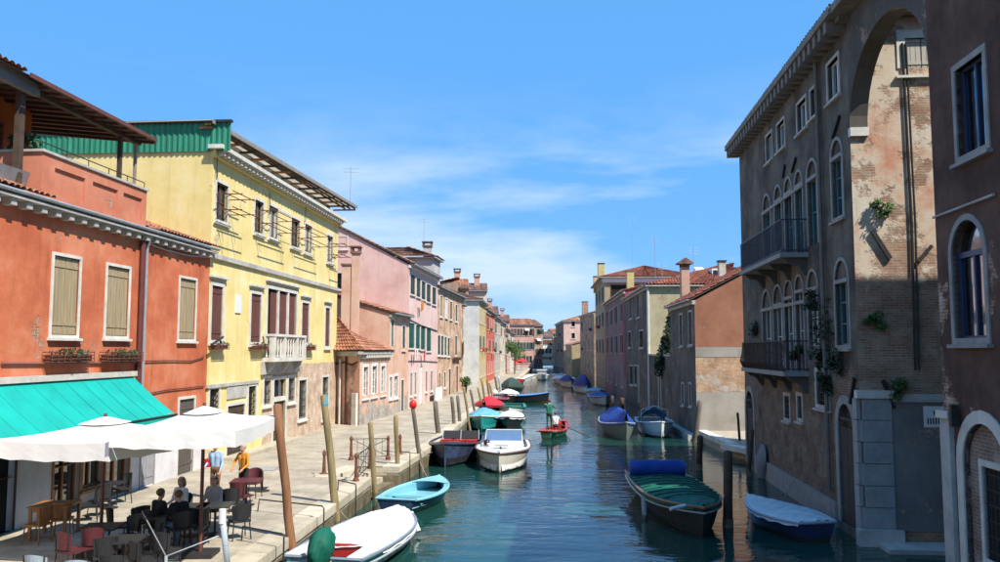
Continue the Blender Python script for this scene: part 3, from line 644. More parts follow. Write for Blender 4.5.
for i in range(nu+1):
    u = ua0+(ua1-ua0)*i/nu
    vs += [FR.P(u, zf+.0, proj), FR.P(u, zf-.17, proj+.02), FR.P(u, zf-.34-.02*math.cos(i*1.2), proj+.015*math.sin(i*1.7))]
va.add(vs, [(i*3+j, (i+1)*3+j, (i+1)*3+j+1, i*3+j+1) for i in range(nu) for j in range(2)]).build('valance', TURQ, A)
MB().tube([FR.P(ua0, zf, proj), FR.P(ua1, zf, proj)], .035, 6).build('front_bar', IRON, A)
MB().fb(FR, ua0, ua1+.1, zaw-.03, zaw+.13, .02, .2).build('cassette', mat('cassette', (.55, .48, .42), .6), A)
for u in (ux(40), ua1-.3): MB().tube([FR.P(u, zaw-.7, .05), FR.P(u, zf+.02, proj-.06)], .025, 6).build('arm', GREYM, A)

# ------------------------------------------------------------------ YELLOW HOUSE
YEL = stucco('yellow_plaster', (.74, .59, .245), (.68, .535, .21), (.78, .66, .36), streak=.4, seed=5)
FY = Fac(V2(YL), V2(YR), (0, 20)); UY = FY.L
zcy = FY.uz(212, 149)[1]; zs1 = FY.uz(270, 271.5)[1]; zs2 = FY.uz(225, 385)[1]
YH = thing('yellow_house', 'pale yellow three-storey house with drying poles and a white balcony', 'house', (YL.x, YL.y, ZQ))
ub = FY.uz(263, 365)[0]; u_world = (V2(FY.P(ub, 0).xy)).dot(FY.t)
YEB = stucco('yellow_plaster_bare_brick', (.74, .59, .245), (.68, .535, .21), (.78, .66, .36), streak=.4, seed=5, ubox=(u_world, FY.uz(310, 363)[1], 1), brick=((.60, .36, .22), (.66, .48, .34), (.64, .54, .42)))
top_w = [FY.R(*q) for q in ((216, 227.5, 184, 221), (254.5, 263, 201, 233), (269, 277.5, 207, 238), (291, 299.5, 219, 247), (304.5, 311.5, 225, 252.5), (327, 332.5, 236, 262))]
mid_w = [FY.R(*q) for q in ((211, 222, 286, 340), (250.5, 260.5, 294, 342), (301.5, 308.5, 303, 342.5), (325, 329.5, 308, 346))]
zbf = FY.uz(283, 357)[1]; bd_ = FY.R(267, 296, 291, 350); bal = (bd_[0], zbf, bd_[2], bd_[3])
gr = [FY.R(*q) for q in ((209, 218.5, 389, 414), (248, 255.5, 386, 416), (263.5, 270.5, 378, 404), (288, 294.5, 377, 401), (298.5, 306, 380, 418), (322, 328, 377, 418))]
def dn(x0, x1, yt): q = FY.R(x0, x1, yt, yt+30); return (q[0], ZQ, q[2], q[3])
dr = [dn(227, 244, 405), dn(273.5, 285.5, 379)]
wall(MB(), FY, zs2+.0, zcy, top_w+mid_w+[bal]).build('wall', YEB, YH)
allg = gr+dr
cut = []
for r in allg: cut.append((r[0], r[1], r[2], min(r[3], zs2-.02)))
wall(MB(), FY, ZQ-.05, zs2, cut).build('ground_floor_wall', YEB, YH)
Fs = Fac(FY.P(0, 0).xy, FY.P(0, 0, -11).xy)
sd_ = wall(MB(), Fs, ZQ-.05, zcy)
sd_.add([FY.P(UY, ZQ, 0), FY.P(UY, ZQ, -11), FY.P(UY, zcy, -11), FY.P(UY, zcy, 0)], [(0, 1, 2, 3)]); sd_.add([FY.P(0, ZQ, -11), FY.P(UY, ZQ, -11), FY.P(UY, zcy, -11), FY.P(0, zcy, -11)], [(0, 1, 2, 3)])
sd_.build('side_wall', YEL, YH)
for i, r in enumerate(top_w): win(YH, FY, r, 'glass', .13, STONE, nx=2, nz=2, sash=WOODD if i in (0, 1, 3) else FRAME)
r = (top_w[2][2]+.16, top_w[2][1], top_w[3][0]-.16, top_w[2][3]-.06)
MB().fb(FY, r[0], r[2], r[1], r[3], -.02, .02).build('blind_panel', YEL, YH); MB().fb(FY, r[0]-.02, r[2]+.02, r[3], r[3]+.13, -.02, .035).build('lintel', STONE, YH)
for r in mid_w: win(YH, FY, r, 'shut', .16, STONE, WOODB, hood=True)
# balcony opening: three bays, brown shutters in the middle one
bw = win(YH, FY, bal, 'dark', .18, STONE, doorway=True, hood=True, name='balcony_window')
W3 = bal[2]-bal[0]
for k, x in enumerate((.36, .70)): MB().fb(FY, bal[0]+W3*x-.09, bal[0]+W3*x+.09, zbf, bal[3], -.14, .02).build('mullion', STONE, bw)
for x0, x1 in ((.15, .26), (.262, .35), (.38, .53), (.535, .685), (.74, .86), (.865, .985)): MB().fb(FY, bal[0]+W3*x0, bal[0]+W3*x1, zbf+.05, bal[3]-.1, -.12, -.07).build('shutter', WOODB, bw)
for i, r in enumerate(gr): win(YH, FY, r, 'glass' if i > 1 else 'dark', .12, STONE, bars=5 if i < 2 or i > 3 else 3, nx=1, nz=1)
win(YH, FY, dr[0], 'shut', .14, STONE, WOODD, doorway=True)
dr1 = dr[1]; zm = FY.uz(279, 399)[1]
pw = win(YH, FY, dr1, 'glass', .14, STONE, doorway=True, nx=1, nz=1, sash=WOODD)
MB().fb(FY, dr1[0], dr1[2], zm-.1, zm+.1, -.16, .02).build('transom', STONE, pw); MB().fb(FY, dr1[0]+.02, dr1[2]-.02, ZQ, zm-.1, -.155, -.09).build('leaf', WOODD, pw)
a = FY.uz(260, 376)[0]; b = FY.uz(297, 372)[0]; zz = FY.uz(280, 372)[1]
MB().fb(FY, a, b, zz-.05, zz+.55, -.02, .16).build('portal_lintel', STONE_D, YH)
MB().fb(FY, dr[0][0]-.15, dr[0][2]+.15, dr[0][3]+.3, dr[0][3]+.8, -.02, .05).build('door_panel', STONE_D, YH)
MB().fb(FY, dr[0][0]-.45, dr[1][2]+.5, ZQ-.04, ZQ+.15, -.02, .7).build('doorstep', KS[1], YH)
# string courses and the crowning cornice
MB().fb(FY, -.02, UY+.03, zs1-.09, zs1+.1, -.02, .12).build('string_course', STONE_D, YH)
MB().fb(FY, -.02, FY.uz(258, 383)[0], zs2-.06, zs2+.08, -.02, .08).build('string_course', STONE_D, YH)
MB().fb(FY, -.3, UY+.3, zcy, zcy+.16, -.1, .5).build('cornice', STONE, YH); MB().fb(FY, -.1, UY+.1, zcy-.3, zcy-.002, -.05, .16).build('cornice_band', YEL, YH)
cb = None; u = .1
while u < UY:
    if cb is None: cb = MB().fb(FY, u, u+.2, zcy-.2, zcy-.003, .161, .4).build('corbel', STONE, YH); cbu = u
    else:
        c2 = cb.copy(); C.objects.link(c2); dd = FY.t*(u-cbu); c2.location = (dd.x, dd.y, 0)
    u += .46
# attic storey, corrugated canopy with its beams, green sheet gable
zk = FY.uz(215, 122)[1]-.14; zat = zk-.1; Fa = Fac(FY.P(0, 0, -.55).xy, FY.P(UY, 0, -.55).xy, (0, 20))
at = wall(MB(), Fa, zcy+.16, zat+.1); at.add([Fa.P(UY, zcy, 0), Fa.P(UY, zcy, -10), Fa.P(UY, zat, -10), Fa.P(UY, zat, 0)], [(0, 1, 2, 3)]); at.build('attic_wall', stucco('grey_plaster', (.30, .29, .27), (.22, .21, .2), seed=6, streak=.5), YH)

def canopy_mat():
    m = mat('canopy_sheet', (.42, .38, .30), .7, var=.3, scale=1.0); nt = m.node_tree; tr = N(nt, 'ShaderNodeBsdfTranslucent', i_Color=(.62, .52, .36, 1)); mx = N(nt, 'ShaderNodeMixShader', i_0=.55)
    nt.links.new(nt.nodes['Principled BSDF'].outputs[0], mx.inputs[1]); nt.links.new(tr.outputs[0], mx.inputs[2]); nt.links.new(mx.outputs[0], nt.nodes['Material Output'].inputs[0]); return m
def dov(u): return .02+.85*max(0, u)/UY                      # the sheet was laid askew: it oversails more at the far end
can = MB(); n = 180; vs = []
for i in range(n+1):
    u = -.35+(UY+1.2)*i/n; o = .03*math.sin(i*1.9)
    vs += [FY.P(u, zk+o+.12, dov(u)+.06), FY.P(u, zk+.05+o, -10.5)]
can.add(vs, [(2*i, 2*i+2, 2*i+3, 2*i+1) for i in range(n)])
cn = can.build('corrugated_canopy', canopy_mat(), YH)
for k in range(3):
    P = FY.P; q0, q1 = dov(-.3)-.02-.33*k*.3, dov(UY+.8)-.02-.33*k; MB().hexa([P(-.3, zk-.1, q0-.06), P(UY+.8, zk-.1, q1-.06), P(UY+.8, zk-.1, q1), P(-.3, zk-.1, q0), P(-.3, zk, q0-.06), P(UY+.8, zk, q1-.06), P(UY+.8, zk, q1), P(-.3, zk, q0)]).build('purlin', WOODD, cn)
for k in range(15):
    u = -.2+(UY+.9)*k/14; MB().fb(FY, u, u+.09, zk-.2, zk-.102, -.55, dov(u)).build('rafter', WOODD if k % 2 else CHAIRW, cn)
P = FY.P; q0, q1 = dov(-.36)+.062, dov(UY+.86)+.062; MB().hexa([P(-.36, zk-.04, q0), P(UY+.86, zk-.04, q1), P(UY+.86, zk-.04, q1+.05), P(-.36, zk-.04, q0+.05), P(-.36, zk+.12, q0), P(UY+.86, zk+.12, q1), P(UY+.86, zk+.12, q1+.05), P(-.36, zk+.12, q0+.05)]).build('edge_board', mat('edge', (.25, .22, .19), .7), cn)
ge = MB(); n = 150; vs = []
z0g = zcy-.08
for i in range(n+1):
    s = 9.5*i/n-.75; o = .025*math.sin(i*1.7); vs += [Fs.P(s, z0g, .09+o), Fs.P(s, zk+.06, .09+o)]
ge.add(vs, [(2*i, 2*i+2, 2*i+3, 2*i+1) for i in range(n)]); ge.build('green_corrugated_gable', mat('green_sheet', (.018, .19, .11), .6, var=.3, scale=1.5, stretch=(5, 5, .6)), YH)
MB().fb(Fs, -.8, 8.8, zk+.062, zk+.16, .0, .2).build('gable_edge', IRON, YH)
# balcony
bl0, bl1 = FY.uz(262, 350)[0], FY.uz(295, 350)[0]; bz1 = FY.uz(285, 335)[1]; pj = .6
B = MB().fb(FY, bl0-.05, bl1+.05, zbf-.2, zbf, -.02, pj).build('balcony', STONE, YH)
MB().fb(FY, bl0-.03, bl1+.03, bz1-.12, bz1, pj-.2, pj+.02).build('balcony_rail', STONE, B)
for u in (bl0-.03, bl1-.15): MB().fb(FY, u, u+.18, bz1-.119, bz1-.001, -.02, pj-.2).build('balcony_rail', STONE, B)
bp = [(.05, 0), (.065, .05), (.035, .12), (.07, .32), (.04, .55), (.065, .68), (.05, .74)]
k_ = (bz1-.12-zbf)/.74
def balu(p): return MB().lathe([(r, z*k_) for r, z in bp], p, 8)
pos = [FY.P(bl0+.35+(bl1-bl0-.7)*k/11, zbf, pj-.1) for k in range(12) if k not in (3, 8)]+[FY.P(u, zbf, d) for u in (bl0+.06, bl1-.06) for d in (.2, .36)]
b0 = balu(pos[0]).build('baluster', STONE, B, smooth=True)
for p in pos[1:]:
    c2 = b0.copy(); C.objects.link(c2); c2.location = p-pos[0]
for u in (bl0+.0, bl0+.2+(bl1-bl0-.4)*.28, bl0+(bl1-bl0)*.7, bl1-.2): MB().fb(FY, u, u+.2, zbf, bz1-.119, pj-.19, pj+.0).build('pier', STONE, B)
for u in (bl0+.3, (bl0+bl1)/2, bl1-.5):
    P = FY.P; MB().prism([P(u, zbf-.2, 0), P(u, zbf-.2, .5), P(u, zbf-.45, .4), P(u, zbf-.8, .1), P(u, zbf-.8, 0)], (0, 0, 0), FY.t.to_3d()*.25).build('bracket', STONE_D, B)
flower_box(FY, 285, 305, 355.5, 360, 90, 'red planter hanging below the white balcony', m=RUST, d=1.2) if False else None
flower_box(FY, 209, 222, 343.5, 349, 60, 'rusty flower rack under the window beside the red house')
flower_box(FY, 249, 262, 344.5, 349.5, 60, 'rusty flower rack left of the white balcony')
flower_box(FY, 300.5, 311, 345, 350, 50, 'rusty flower rack right of the white balcony')
pl = FY.R(235, 240.5, 295, 313); MB().fb(FY, *pl[::2], *pl[1::2], -.01, .05).build('plaque', WHITE, YH)
# drying poles on iron arms
def drying(r, ext0, ext1, label):
    t = thing('drying_rack', label, 'drying rack', FY.P((r[0]+r[2])/2, r[1], .1)); z0 = r[1]+.35; dz = (r[3]-r[1])*.42
    for j in range(2):
        z = z0+dz*j
        for d in (.45, .95): MB().tube([FY.P(r[0]-ext0, z+.03, d), FY.P(r[2]+ext1, z+.03, d)], .022, 6).build('pole', RUST, t)
        for u in (r[0]-.08, r[2]+.08): MB().tube([FY.P(u, z, .0), FY.P(u, z, 1.15)], .022, 6).build('arm', RUST, t)
        MB().tube([FY.P(r[0]-.08, z-.4, .0), FY.P(r[0]-.08, z, .7)], .015, 6).build('brace', RUST, t)
drying(top_w[0], .6, .9, 'iron drying rack at the top window nearest the green gable'); drying((top_w[1][0], top_w[1][1], top_w[2][2], top_w[1][3]-.1), .3, .3, 'iron drying rack across the second pair of top windows')
drying((top_w[3][0], top_w[3][1], top_w[4][2], top_w[3][3]-.1), .2, .3, 'iron drying rack across the third pair of top windows'); drying(top_w[5], .2, .5, 'iron drying rack at the last top window of the yellow house')
for x, y0, y1 in ((215, 150, 180), (268, 193, 215), (304, 206, 222)):
    u, z1 = FY.uz(x, y0); z0 = FY.uz(x, y1)[1]; MB().tube([FY.P(u, z0, .1), FY.P(u, z1, .1)], .02, 5).build('vent_pipe', IRON, YH)
antenna(YH, *FY.P(UY+.6, 0, .6).xy, zk+.05, 2.6, 2)
cable(FY, YH, [(204, 345), (216, 337)], .05, IRON, .3)
cable(FY, YH, [(205, 389), (215, 386), (232, 384), (258, 381.5)], .03)
# ------------------------------------------------------------------ generic canal house
def house(name, label, A, B, z0, zt, depth, wm, wins=(), floors=(), toward=(0, 60), rise=.42, roof='gable', rm=None, sidewins=(), sidem=None, seed=0, far=False, cornice=.25, over=.35, cm=None, cat='house', pitch=.3):
    F = Fac(A, B, toward); H = thing(name, label, cat, (F.A.x, F.A.y, z0)); R = random.Random(seed); cm = cm or STONE_D
    ops = []; jobs = []
    for r, kw in wins: ops.append(tuple(r)+((kw.get('arch', False)),)); jobs.append((r, kw))
    for fl in floors:
        zb, hh, n, wd, kw = fl
        kw = dict(kw); mg = kw.pop('margin', .6)
        for i in range(n):
            c = mg+(F.L-2*mg)*(i+.5)/n+R.uniform(-.12, .12)
            r = (c-wd/2, zb, c+wd/2, zb+hh); k2 = dict(kw)
            if isinstance(kw.get('kind'), (list, tuple)): k2['kind'] = R.choice(kw['kind'])
            ops.append(r+(k2.get('arch', False),)); jobs.append((r, k2))
    wall(MB(), F, z0-.4, zt, ops).build('wall', wm, H)
    for r, kw in jobs:
        kw = dict(kw); kw.setdefault('far', far); win(H, F, r, **kw)
        if far and r[1] > 3 and R.random() < .3:             # what hangs out of far windows: plants, small blinds, cloths
            k = R.random()
            if k < .4: MB().leaves(F.P((r[0]+r[2])/2, r[1], .2), (.3, .55, .25), 90, .12, int(r[1]*9)).build('window_plants', R.choice((GREEN_L, GREEN_D, FLOWER)), H)['kind'] = 'stuff'
            elif k < .7: MB().hexa([F.P(r[0]-.1, r[3]-.5, .8), F.P(r[2]+.1, r[3]-.5, .8), F.P(r[2]+.1, r[3]+.02, .03), F.P(r[0]-.1, r[3]+.02, .03), F.P(r[0]-.1, r[3]-.45, .8), F.P(r[2]+.1, r[3]-.45, .8), F.P(r[2]+.1, r[3]+.08, .03), F.P(r[0]-.1, r[3]+.08, .03)]).build('window_blind', R.choice((WHITE, WOODK, RUST)), H)
            else: MB().fb(F, r[0]-.15, r[2]+.15, r[1]-.3, r[1]-.16, -.02, .7).build('balcony_slab', STONE_D, H); MB().fb(F, r[0]-.12, r[2]+.12, r[1]+.75, r[1]+.8, .62, .66).build('balcony_rail', IRON, H); MB().leaves(F.P((r[0]+r[2])/2, r[1]+.2, .6), (.2, .6, .35), 70, .12, int(r[1]*7)).build('balcony_plants', GREEN_L, H)['kind'] = 'stuff'
    Fn = Fac(A, (F.A-F.n*depth)); sideops = []
    top = None; hr = rise*depth/2
    if roof == 'gable': top = [(0, zt), (depth/2, zt+hr), (depth, zt)]
    if roof == 'shed': top = [(0, zt), (depth, zt+rise*depth)]
    sm = sidem or wm
    sw = [(q[0], q[1]) for q in sidewins]
    wall(MB(), Fn, z0-.4, zt, [tuple(q[0])+(False,) for q in sidewins], top=top).build('side_wall', sm, H)
    for r, kw in sw: kw = dict(kw); kw.setdefault('far', far); win(H, Fn, r, **kw)
    q = MB(); P = F.P; L_ = F.L
    b = [P(L_, z0-.4), P(L_, z0-.4, -depth), P(L_, zt, -depth)]
    if roof == 'gable': b.append(P(L_, zt+hr, -depth/2))
    if roof == 'shed': b[-1] = P(L_, zt+rise*depth, -depth)
    b.append(P(L_, zt)); q.add(b, [tuple(range(len(b)))])
    zb = zt+rise*depth if roof == 'shed' else zt
    q.add([P(0, z0-.4, -depth), P(L_, z0-.4, -depth), P(L_, zb, -depth), P(0, zb, -depth)], [(0, 1, 2, 3)]); q.build('back_wall', sm, H)
    if cornice: MB().fb(F, -.05, L_+.05, zt-cornice, zt-.004, -.05, .16).build('cornice', cm, H)
    MB().fb(F, -.08, L_+.08, zt-.03, zt+.07, .16+.002, over+.1).build('gutter', GREYM, H)
    rm = rm or TILE; e = .12; dz = rise*over
    if roof == 'gable':
        a = [P(-e, zt-dz*0+.05, over), P(L_+e, zt+.05, over), P(L_+e, zt+hr+.06, -depth/2), P(-e, zt+hr+.06, -depth/2)]
        tiles('roof_tiles', H, *a, rm, pitch); slab(H, 'roof', *[v-Vector((0, 0, .01)) for v in a], WOODD, .09)
        a = [P(-e, zt+.05, -depth-over), P(L_+e, zt+.05, -depth-over), P(L_+e, zt+hr+.06, -depth/2), P(-e, zt+hr+.06, -depth/2)]
        tiles('roof_tiles', H, *a, rm, pitch*1.5); slab(H, 'roof', *[v-Vector((0, 0, .01)) for v in a], WOODD, .09)
    elif roof == 'shed':
        a = [P(-e, zt+.05, over), P(L_+e, zt+.05, over), P(L_+e, zt+rise*depth+.06, -depth-.1), P(-e, zt+rise*depth+.06, -depth-.1)]
        tiles('roof_tiles', H, *a, rm, pitch); slab(H, 'roof', *[v-Vector((0, 0, .01)) for v in a], WOODD, .09)
    elif roof == 'hip':
        k = min(depth, L_)*.42; zr = zt+.06+rise*depth/2; o = over
        c = [P(-o, zt+.05, o), P(L_+o, zt+.05, o), P(L_+o, zt+.05, -depth-o), P(-o, zt+.05, -depth-o)]
        r0, r1 = P(k, zr, -depth/2), P(L_-k, zr, -depth/2)
        for qd4 in ((c[0], c[1], r1, r0), (c[1], c[2], r1, r1), (c[2], c[3], r0, r1), (c[3], c[0], r0, r0)): tiles('roof_tiles', H, *qd4, rm, pitch)
        MB().hexa([v-Vector((0, 0, .12)) for v in c]+[v-Vector((0, 0, .02)) for v in c]).build('eaves', cm, H)
    elif roof == 'flat': MB().hexa([P(0, zt, 0), P(L_, zt, 0), P(L_, zt, -depth), P(0, zt, -depth), P(0, zt+.15, 0), P(L_, zt+.15, 0), P(L_, zt+.15, -depth), P(0, zt+.15, -depth)]).build('roof', TILE_D, H)
    H['_'] = 0; del H['_']
    return H, F, Fn
GREYB = mat('grey_green_shutter', (.10, .14, .13), .6)
PEACH = stucco('peach_plaster', (.62, .39, .28), (.54, .30, .20), (.66, .46, .36), peel=.03, zpeel=(2.6, .5), seed=7, brick=((.34, .30, .26), (.45, .40, .34), (.5, .46, .40)))
PINK = stucco('pink_plaster', (.67, .43, .37), (.60, .36, .31), (.71, .49, .43), seed=8, streak=.35)
PINKL = stucco('pale_pink_plaster', (.66, .47, .42), (.6, .40, .35), (.70, .52, .48), zpeel=(2.2, .25), seed=9)
A3 = V2(G(359, 425.4, ZQ)); Z3 = V2(G(452, 393.5, ZQ)); ld = (Z3-A3).normalized()
def LX(px):                                                # point of that street front seen at column px
    k = (px-500)/FPX/math.cos(TH)*1.0; r = ray(px, 400); s = r.x/r.y
    t = (s*A3.y-A3.x)/(ld.x-s*ld.y); return A3+ld*t
B3, B3b, B4, B5 = LX(389), LX(408), LX(437), LX(463)
# --- low corner house
F3 = Fac(A3, B3, (0, 60)); z3 = F3.uz(372, 351)[1]
H3 = thing('low_corner_house', 'low peach corner house with orange hipped roof and three white windows', 'house', (A3.x, A3.y, ZQ))
w3 = [F3.R(*q) for q in ((363.3, 367.8, 367, 395.5), (372, 376.6, 366, 394), (381, 385, 366, 392.5))]
wall(MB(), F3, ZQ-.1, z3, w3).build('wall', PEACH, H3)
for r in w3: win(H3, F3, r, 'glass', .2, WHITE, nx=2, nz=4, sash=WHITE)
C3 = V2(YR)+yd*.35-Vector((yd.y, -yd.x))*.3
Fs3 = Fac(A3, C3)
wall(MB(), Fs3, ZQ-.1, z3).build('side_wall', stucco('peach_plaster_flaking', (.58, .33, .23), (.5, .26, .17), (.62, .40, .30), peel=.10, zpeel=(3.0, .2), seed=11, brick=((.46, .13, .07), (.4, .22, .15), (.42, .38, .34))), H3)
MB().fb(F3, -.1, F3.L+.02, z3-.45, z3-.2, -.05, .15).build('cornice', STONE_D, H3); MB().fb(F3, -.3, F3.L+.05, z3-.2, z3-.02, -.05, .3).build('eaves', STONE_D, H3)
dk = None
for k in range(16):
    u = F3.L*(.1+.88*k/16)
    if dk is None: dk = MB().fb(F3, u, u+.16, z3-.42, z3-.202, .151, .27).build('corbel', STONE, H3); du0 = u
    else: c2 = dk.copy(); C.objects.link(c2); dd = F3.t*(u-du0); c2.location = (dd.x, dd.y, 0)
MB().fb(Fs3, 0.02, Fs3.L, z3-.3, z3-.02, -.05, .25).build('eaves', STONE_D, H3)
rA = F3.P(-.3, z3, .35); rB = F3.P(F3.L-.02, z3, .35); rC = Vector((C3.x-.2, C3.y-.35, z3)); ap = AT(337, 317, 54.5); ap2 = F3.P(F3.L-.02, z3+1.9, -4.6)
tiles('roof_tiles', H3, rA, rB, ap2, ap, TILE); tiles('roof_tiles', H3, Vector((C3.x-3.5, C3.y+.1, z3)), rA, ap, ap, TILE)
MB().add([rA, rB, ap2, ap], [(0, 1, 2, 3)]).build('roof', WOODD, H3)
for dx, mt, rr in ((.15, IRON, .06), (.75, STONE, .07), (1.25, IRON, .06)):
    MB().tube([Fs3.P(Fs3.L-dx, ZQ, .1), Fs3.P(Fs3.L-dx, z3-.5 if mt is not IRON else z3-.1, .1)], rr, 6).build('drain_pipe', mt, H3)
cable(Fs3, H3, [(333, 354), (337, 364), (345, 362), (352, 365), (358, 362)], .05)
MB().fb(Fs3, .12, .5, ZQ-.05, Fs3.uz(357, 393)[1], .0, .18).build('stone_post', STONE, H3)
# --- taller peach house beside it with two chimneys
F3b = Fac(B3, B3b, (0, 60)); z3b = F3b.uz(398, 315)[1]
wl = [(F3b.R(387.5+1.8, 391.8, 377, 397), dict(kind='glass', fw=.17, fm=WHITE, sash=WHITE)), (F3b.R(394, 397.6, 376, 396), dict(kind='glass', fw=.17, fm=WHITE, sash=WHITE)), ((F3b.uz(401, 400)[0], ZQ, F3b.uz(403.4, 400)[0], F3b.uz(402, 380)[1]), dict(kind='shut', sm=WOODD, doorway=True)),
      (F3b.R(402.3, 405, 326, 348), dict(kind='shut', sm=WOODK, fw=.2)), (F3b.R(391, 393.5, 320, 346), dict(kind='shut', sm=GREYB, fw=.2))]
H3b, _, Fn3b = house('peach_house', 'taller peach house with sloping tiled roof behind the low corner house', B3, B3b, ZQ, z3b, 9, PEACH, wl, roof='shed', rise=.30, seed=3, over=.4, pitch=.26)
for x, yt, wd, st in ((356.5, 254, .52, 'flare'), (347.5, 266, .62, 'flat')):
    p = AT(x, yt, 58.2); chimney(H3b, p.x, p.y-.2, z3-.5, p.z, wd, PEACH, st)
# --- pink house
F4 = Fac(B3b, B4, (0, 70)); z4 = F4.uz(410, 265)[1]
D4 = 12.0
w4 = [(F4.R(*q), dict(kind='shut', sm=WOODK, fw=.06, fm=STONE)) for q in ((410.2, 415, 275, 294.5), (416.3, 420.4, 278.5, 297), (421.3, 425.4, 281.5, 299.5), (426.4, 430.6, 284.5, 302), (432, 436, 287.5, 304.5))]
w4 += [(F4.R(*q), dict(kind='shut', sm=WOODG, fw=.06, fm=STONE)) for q in ((408.6, 414.4, 323, 348), (415.5, 419.9, 325, 348.5), (420.5, 425.2, 326, 349.5), (426.3, 431, 327.5, 351))]
w4 += [(F4.R(*q), dict(kind='dark', fw=.12, fm=STONE, bars=5)) for q in ((410.2, 412, 373, 395), (414.4, 416, 372.5, 394), (425.4, 427, 371.5, 391), (430.6, 432.2, 371, 390))]
w4 += [((F4.uz(419.6, 385)[0], ZQ, F4.uz(422.4, 385)[0], F4.uz(421, 366)[1]), dict(kind='shut', sm=WHITE, fw=.25, fm=STONE, doorway=True))]
Fn4 = Fac(B3b, Fac(B3b, B4, (0, 70)).A-F4.n*D4)
sw4 = [(Fn4.R(338.5, 347, 237, 248.5), dict(kind='shut', sm=WOODG, fw=.1)), (Fn4.R(336, 343.5, 273, 289), dict(kind='dark', bars=4, fw=.08))]
H4, _, _ = house('pink_house', 'tall pink house with green shutters and a long sloping gable', B3b, B4, ZQ, z4, D4*1.0, PINKL, w4, sidewins=sw4, sidem=PINK, roof='gable', rise=.53, seed=4, rm=TILE_D, over=.45, cm=WHITE)
cable(F4, H4, [(408, 319), (420, 325), (437, 331)], .04); cable(F4, H4, [(408, 361), (424, 361), (437, 362)], .03)
def washing(F, items, label, m):
    pts = [F.uz(x, y) for x, y, h in items]; t = thing('hanging_laundry', label, 'laundry', F.P(pts[0][0], pts[0][1]-.8, .3))
    MB().tube([F.P(pts[0][0]-.3, pts[0][1]+.03, .35), F.P(pts[-1][0]+.3, pts[-1][1]+.03, .35)], .01, 4).build('line', GREYM, t)
    for k, ((u, z), (x, y, h)) in enumerate(zip(pts, items)):
        mb = MB(); vs = []
        for i in range(6):
            for j in range(5): vs.append(F.P(u-.22+.44*i/5+.03*math.sin(j+k), z-h*j/4, .35+.05*math.sin(i*1.7+j*.6)))
        mb.add(vs, [(i*5+j, (i+1)*5+j, (i+1)*5+j+1, i*5+j+1) for i in range(5) for j in range(4)]).build('garment', m[k % len(m)], t, smooth=True)
CLO = [mat('white_cloth', (.7, .68, .66), .9, var=.1), mat('red_cloth', (.5, .05, .04), .9), mat('blue_cloth', (.1, .2, .45), .9), mat('orange_cloth', (.62, .24, .03), .9)]
washing(F4, [(417.5, 301, .9), (419, 302, .7)], 'orange washing hanging high on the pink house', [CLO[3]])
washing(F4, [(411, 348.5, .9), (413, 349, .7), (420.5, 350, .9)], 'white and red washing under the green shutters of the pink house', [CLO[0], CLO[0], CLO[1]])
# --- brown house with the raised storey
F5 = Fac(B4, B5, (0, 80)); z5 = F5.uz(438, 287)[1]
BRK = stucco('worn_ochre_brick', (.58, .40, .27), (.48, .28, .16), (.64, .50, .38), peel=.13, seed=12, brick=((.50, .20, .10), (.55, .28, .15), (.5, .38, .27)), patch=.8)
w5 = [(F5.R(*q), dict(kind='shut', sm=k, fw=.14)) for q, k in (((440, 442.4, 296, 316), WOOD), ((445.2, 447.4, 299, 317), WHITE), ((450, 452, 302, 319), WOODB), ((455.4, 457.2, 305, 321), WOODD),
      ((437.6, 440.2, 335.5, 354.5), WOODK), ((441, 443.4, 336, 355), WOODK), ((444.4, 446.4, 337, 355), WOODK), ((447.6, 449.6, 338, 355.5), WOODK), ((455, 457, 336, 355), WOODB))]
w5 += [(F5.R(*q), dict(kind='dark', fw=.12, bars=3)) for q in ((438.8, 440.3, 373, 388), (444, 445.5, 372, 387))]+[((F5.uz(448.6, 380)[0], ZQ, F5.uz(450.6, 380)[0], F5.uz(449.6, 369)[1]), dict(kind='shut', sm=WOODD, doorway=True)), ((F5.uz(456, 380)[0], ZQ, F5.uz(458, 380)[0], F5.uz(457, 366)[1]), dict(kind='shut', sm=WOODB, doorway=True))]
H5, _, Fn5 = house('ochre_brick_house', 'worn ochre brick house with dark shutters and a raised grey roof storey', B4, B5, ZQ, z5, 10, BRK, w5, roof='shed', rise=.22, seed=5, rm=TILE_D)
pA = F5.P(.3, 0, -.5).xy; pB = F5.P(4.2, 0, -.5).xy; Fu5 = Fac(pA, pB, (0, 70)); zu = AT(442, 257, pA.y).z
up = MB(); wall(up, Fu5, z5+.1, zu); wall(up, Fac(pA, (pA-Fu5.n*6.0)), z5+.1, zu)
up.build('upper_storey', stucco('grey_white_plaster', (.46, .44, .41), (.38, .36, .34), seed=13), H5)
e = [Fu5.P(-.35, zu, .4), Fu5.P(4.3, zu, .4), Fu5.P(4.3, zu+1.0, -2.6), Fu5.P(-.35, zu+1.0, -2.6)]; tiles('upper_roof_tiles', H5, *e, TILE_D)
e2 = [Fu5.P(-.35, zu, .4), Fu5.P(-.35, zu, -6), Fu5.P(.3, zu+1.0, -6), Fu5.P(.3, zu+1.0, -2.6)]; tiles('upper_roof_tiles', H5, *e2, TILE_D)
MB().fb(Fu5, -.3, 4.2, zu-.12, zu, -6, .35).build('eaves', STONE_D, H5)
p = AT(427.5, 244, pA.y+3); chimney(H5, p.x, p.y, zu, p.z-.3, .8, STONE_D, 'flare'); antenna(H5, p.x-.4, p.y+.5, zu, 4.3, 2)
flower_box(F5, 452, 459, 357, 360, 60, 'red flowers on the sill of the ochre brick house', fl=True)
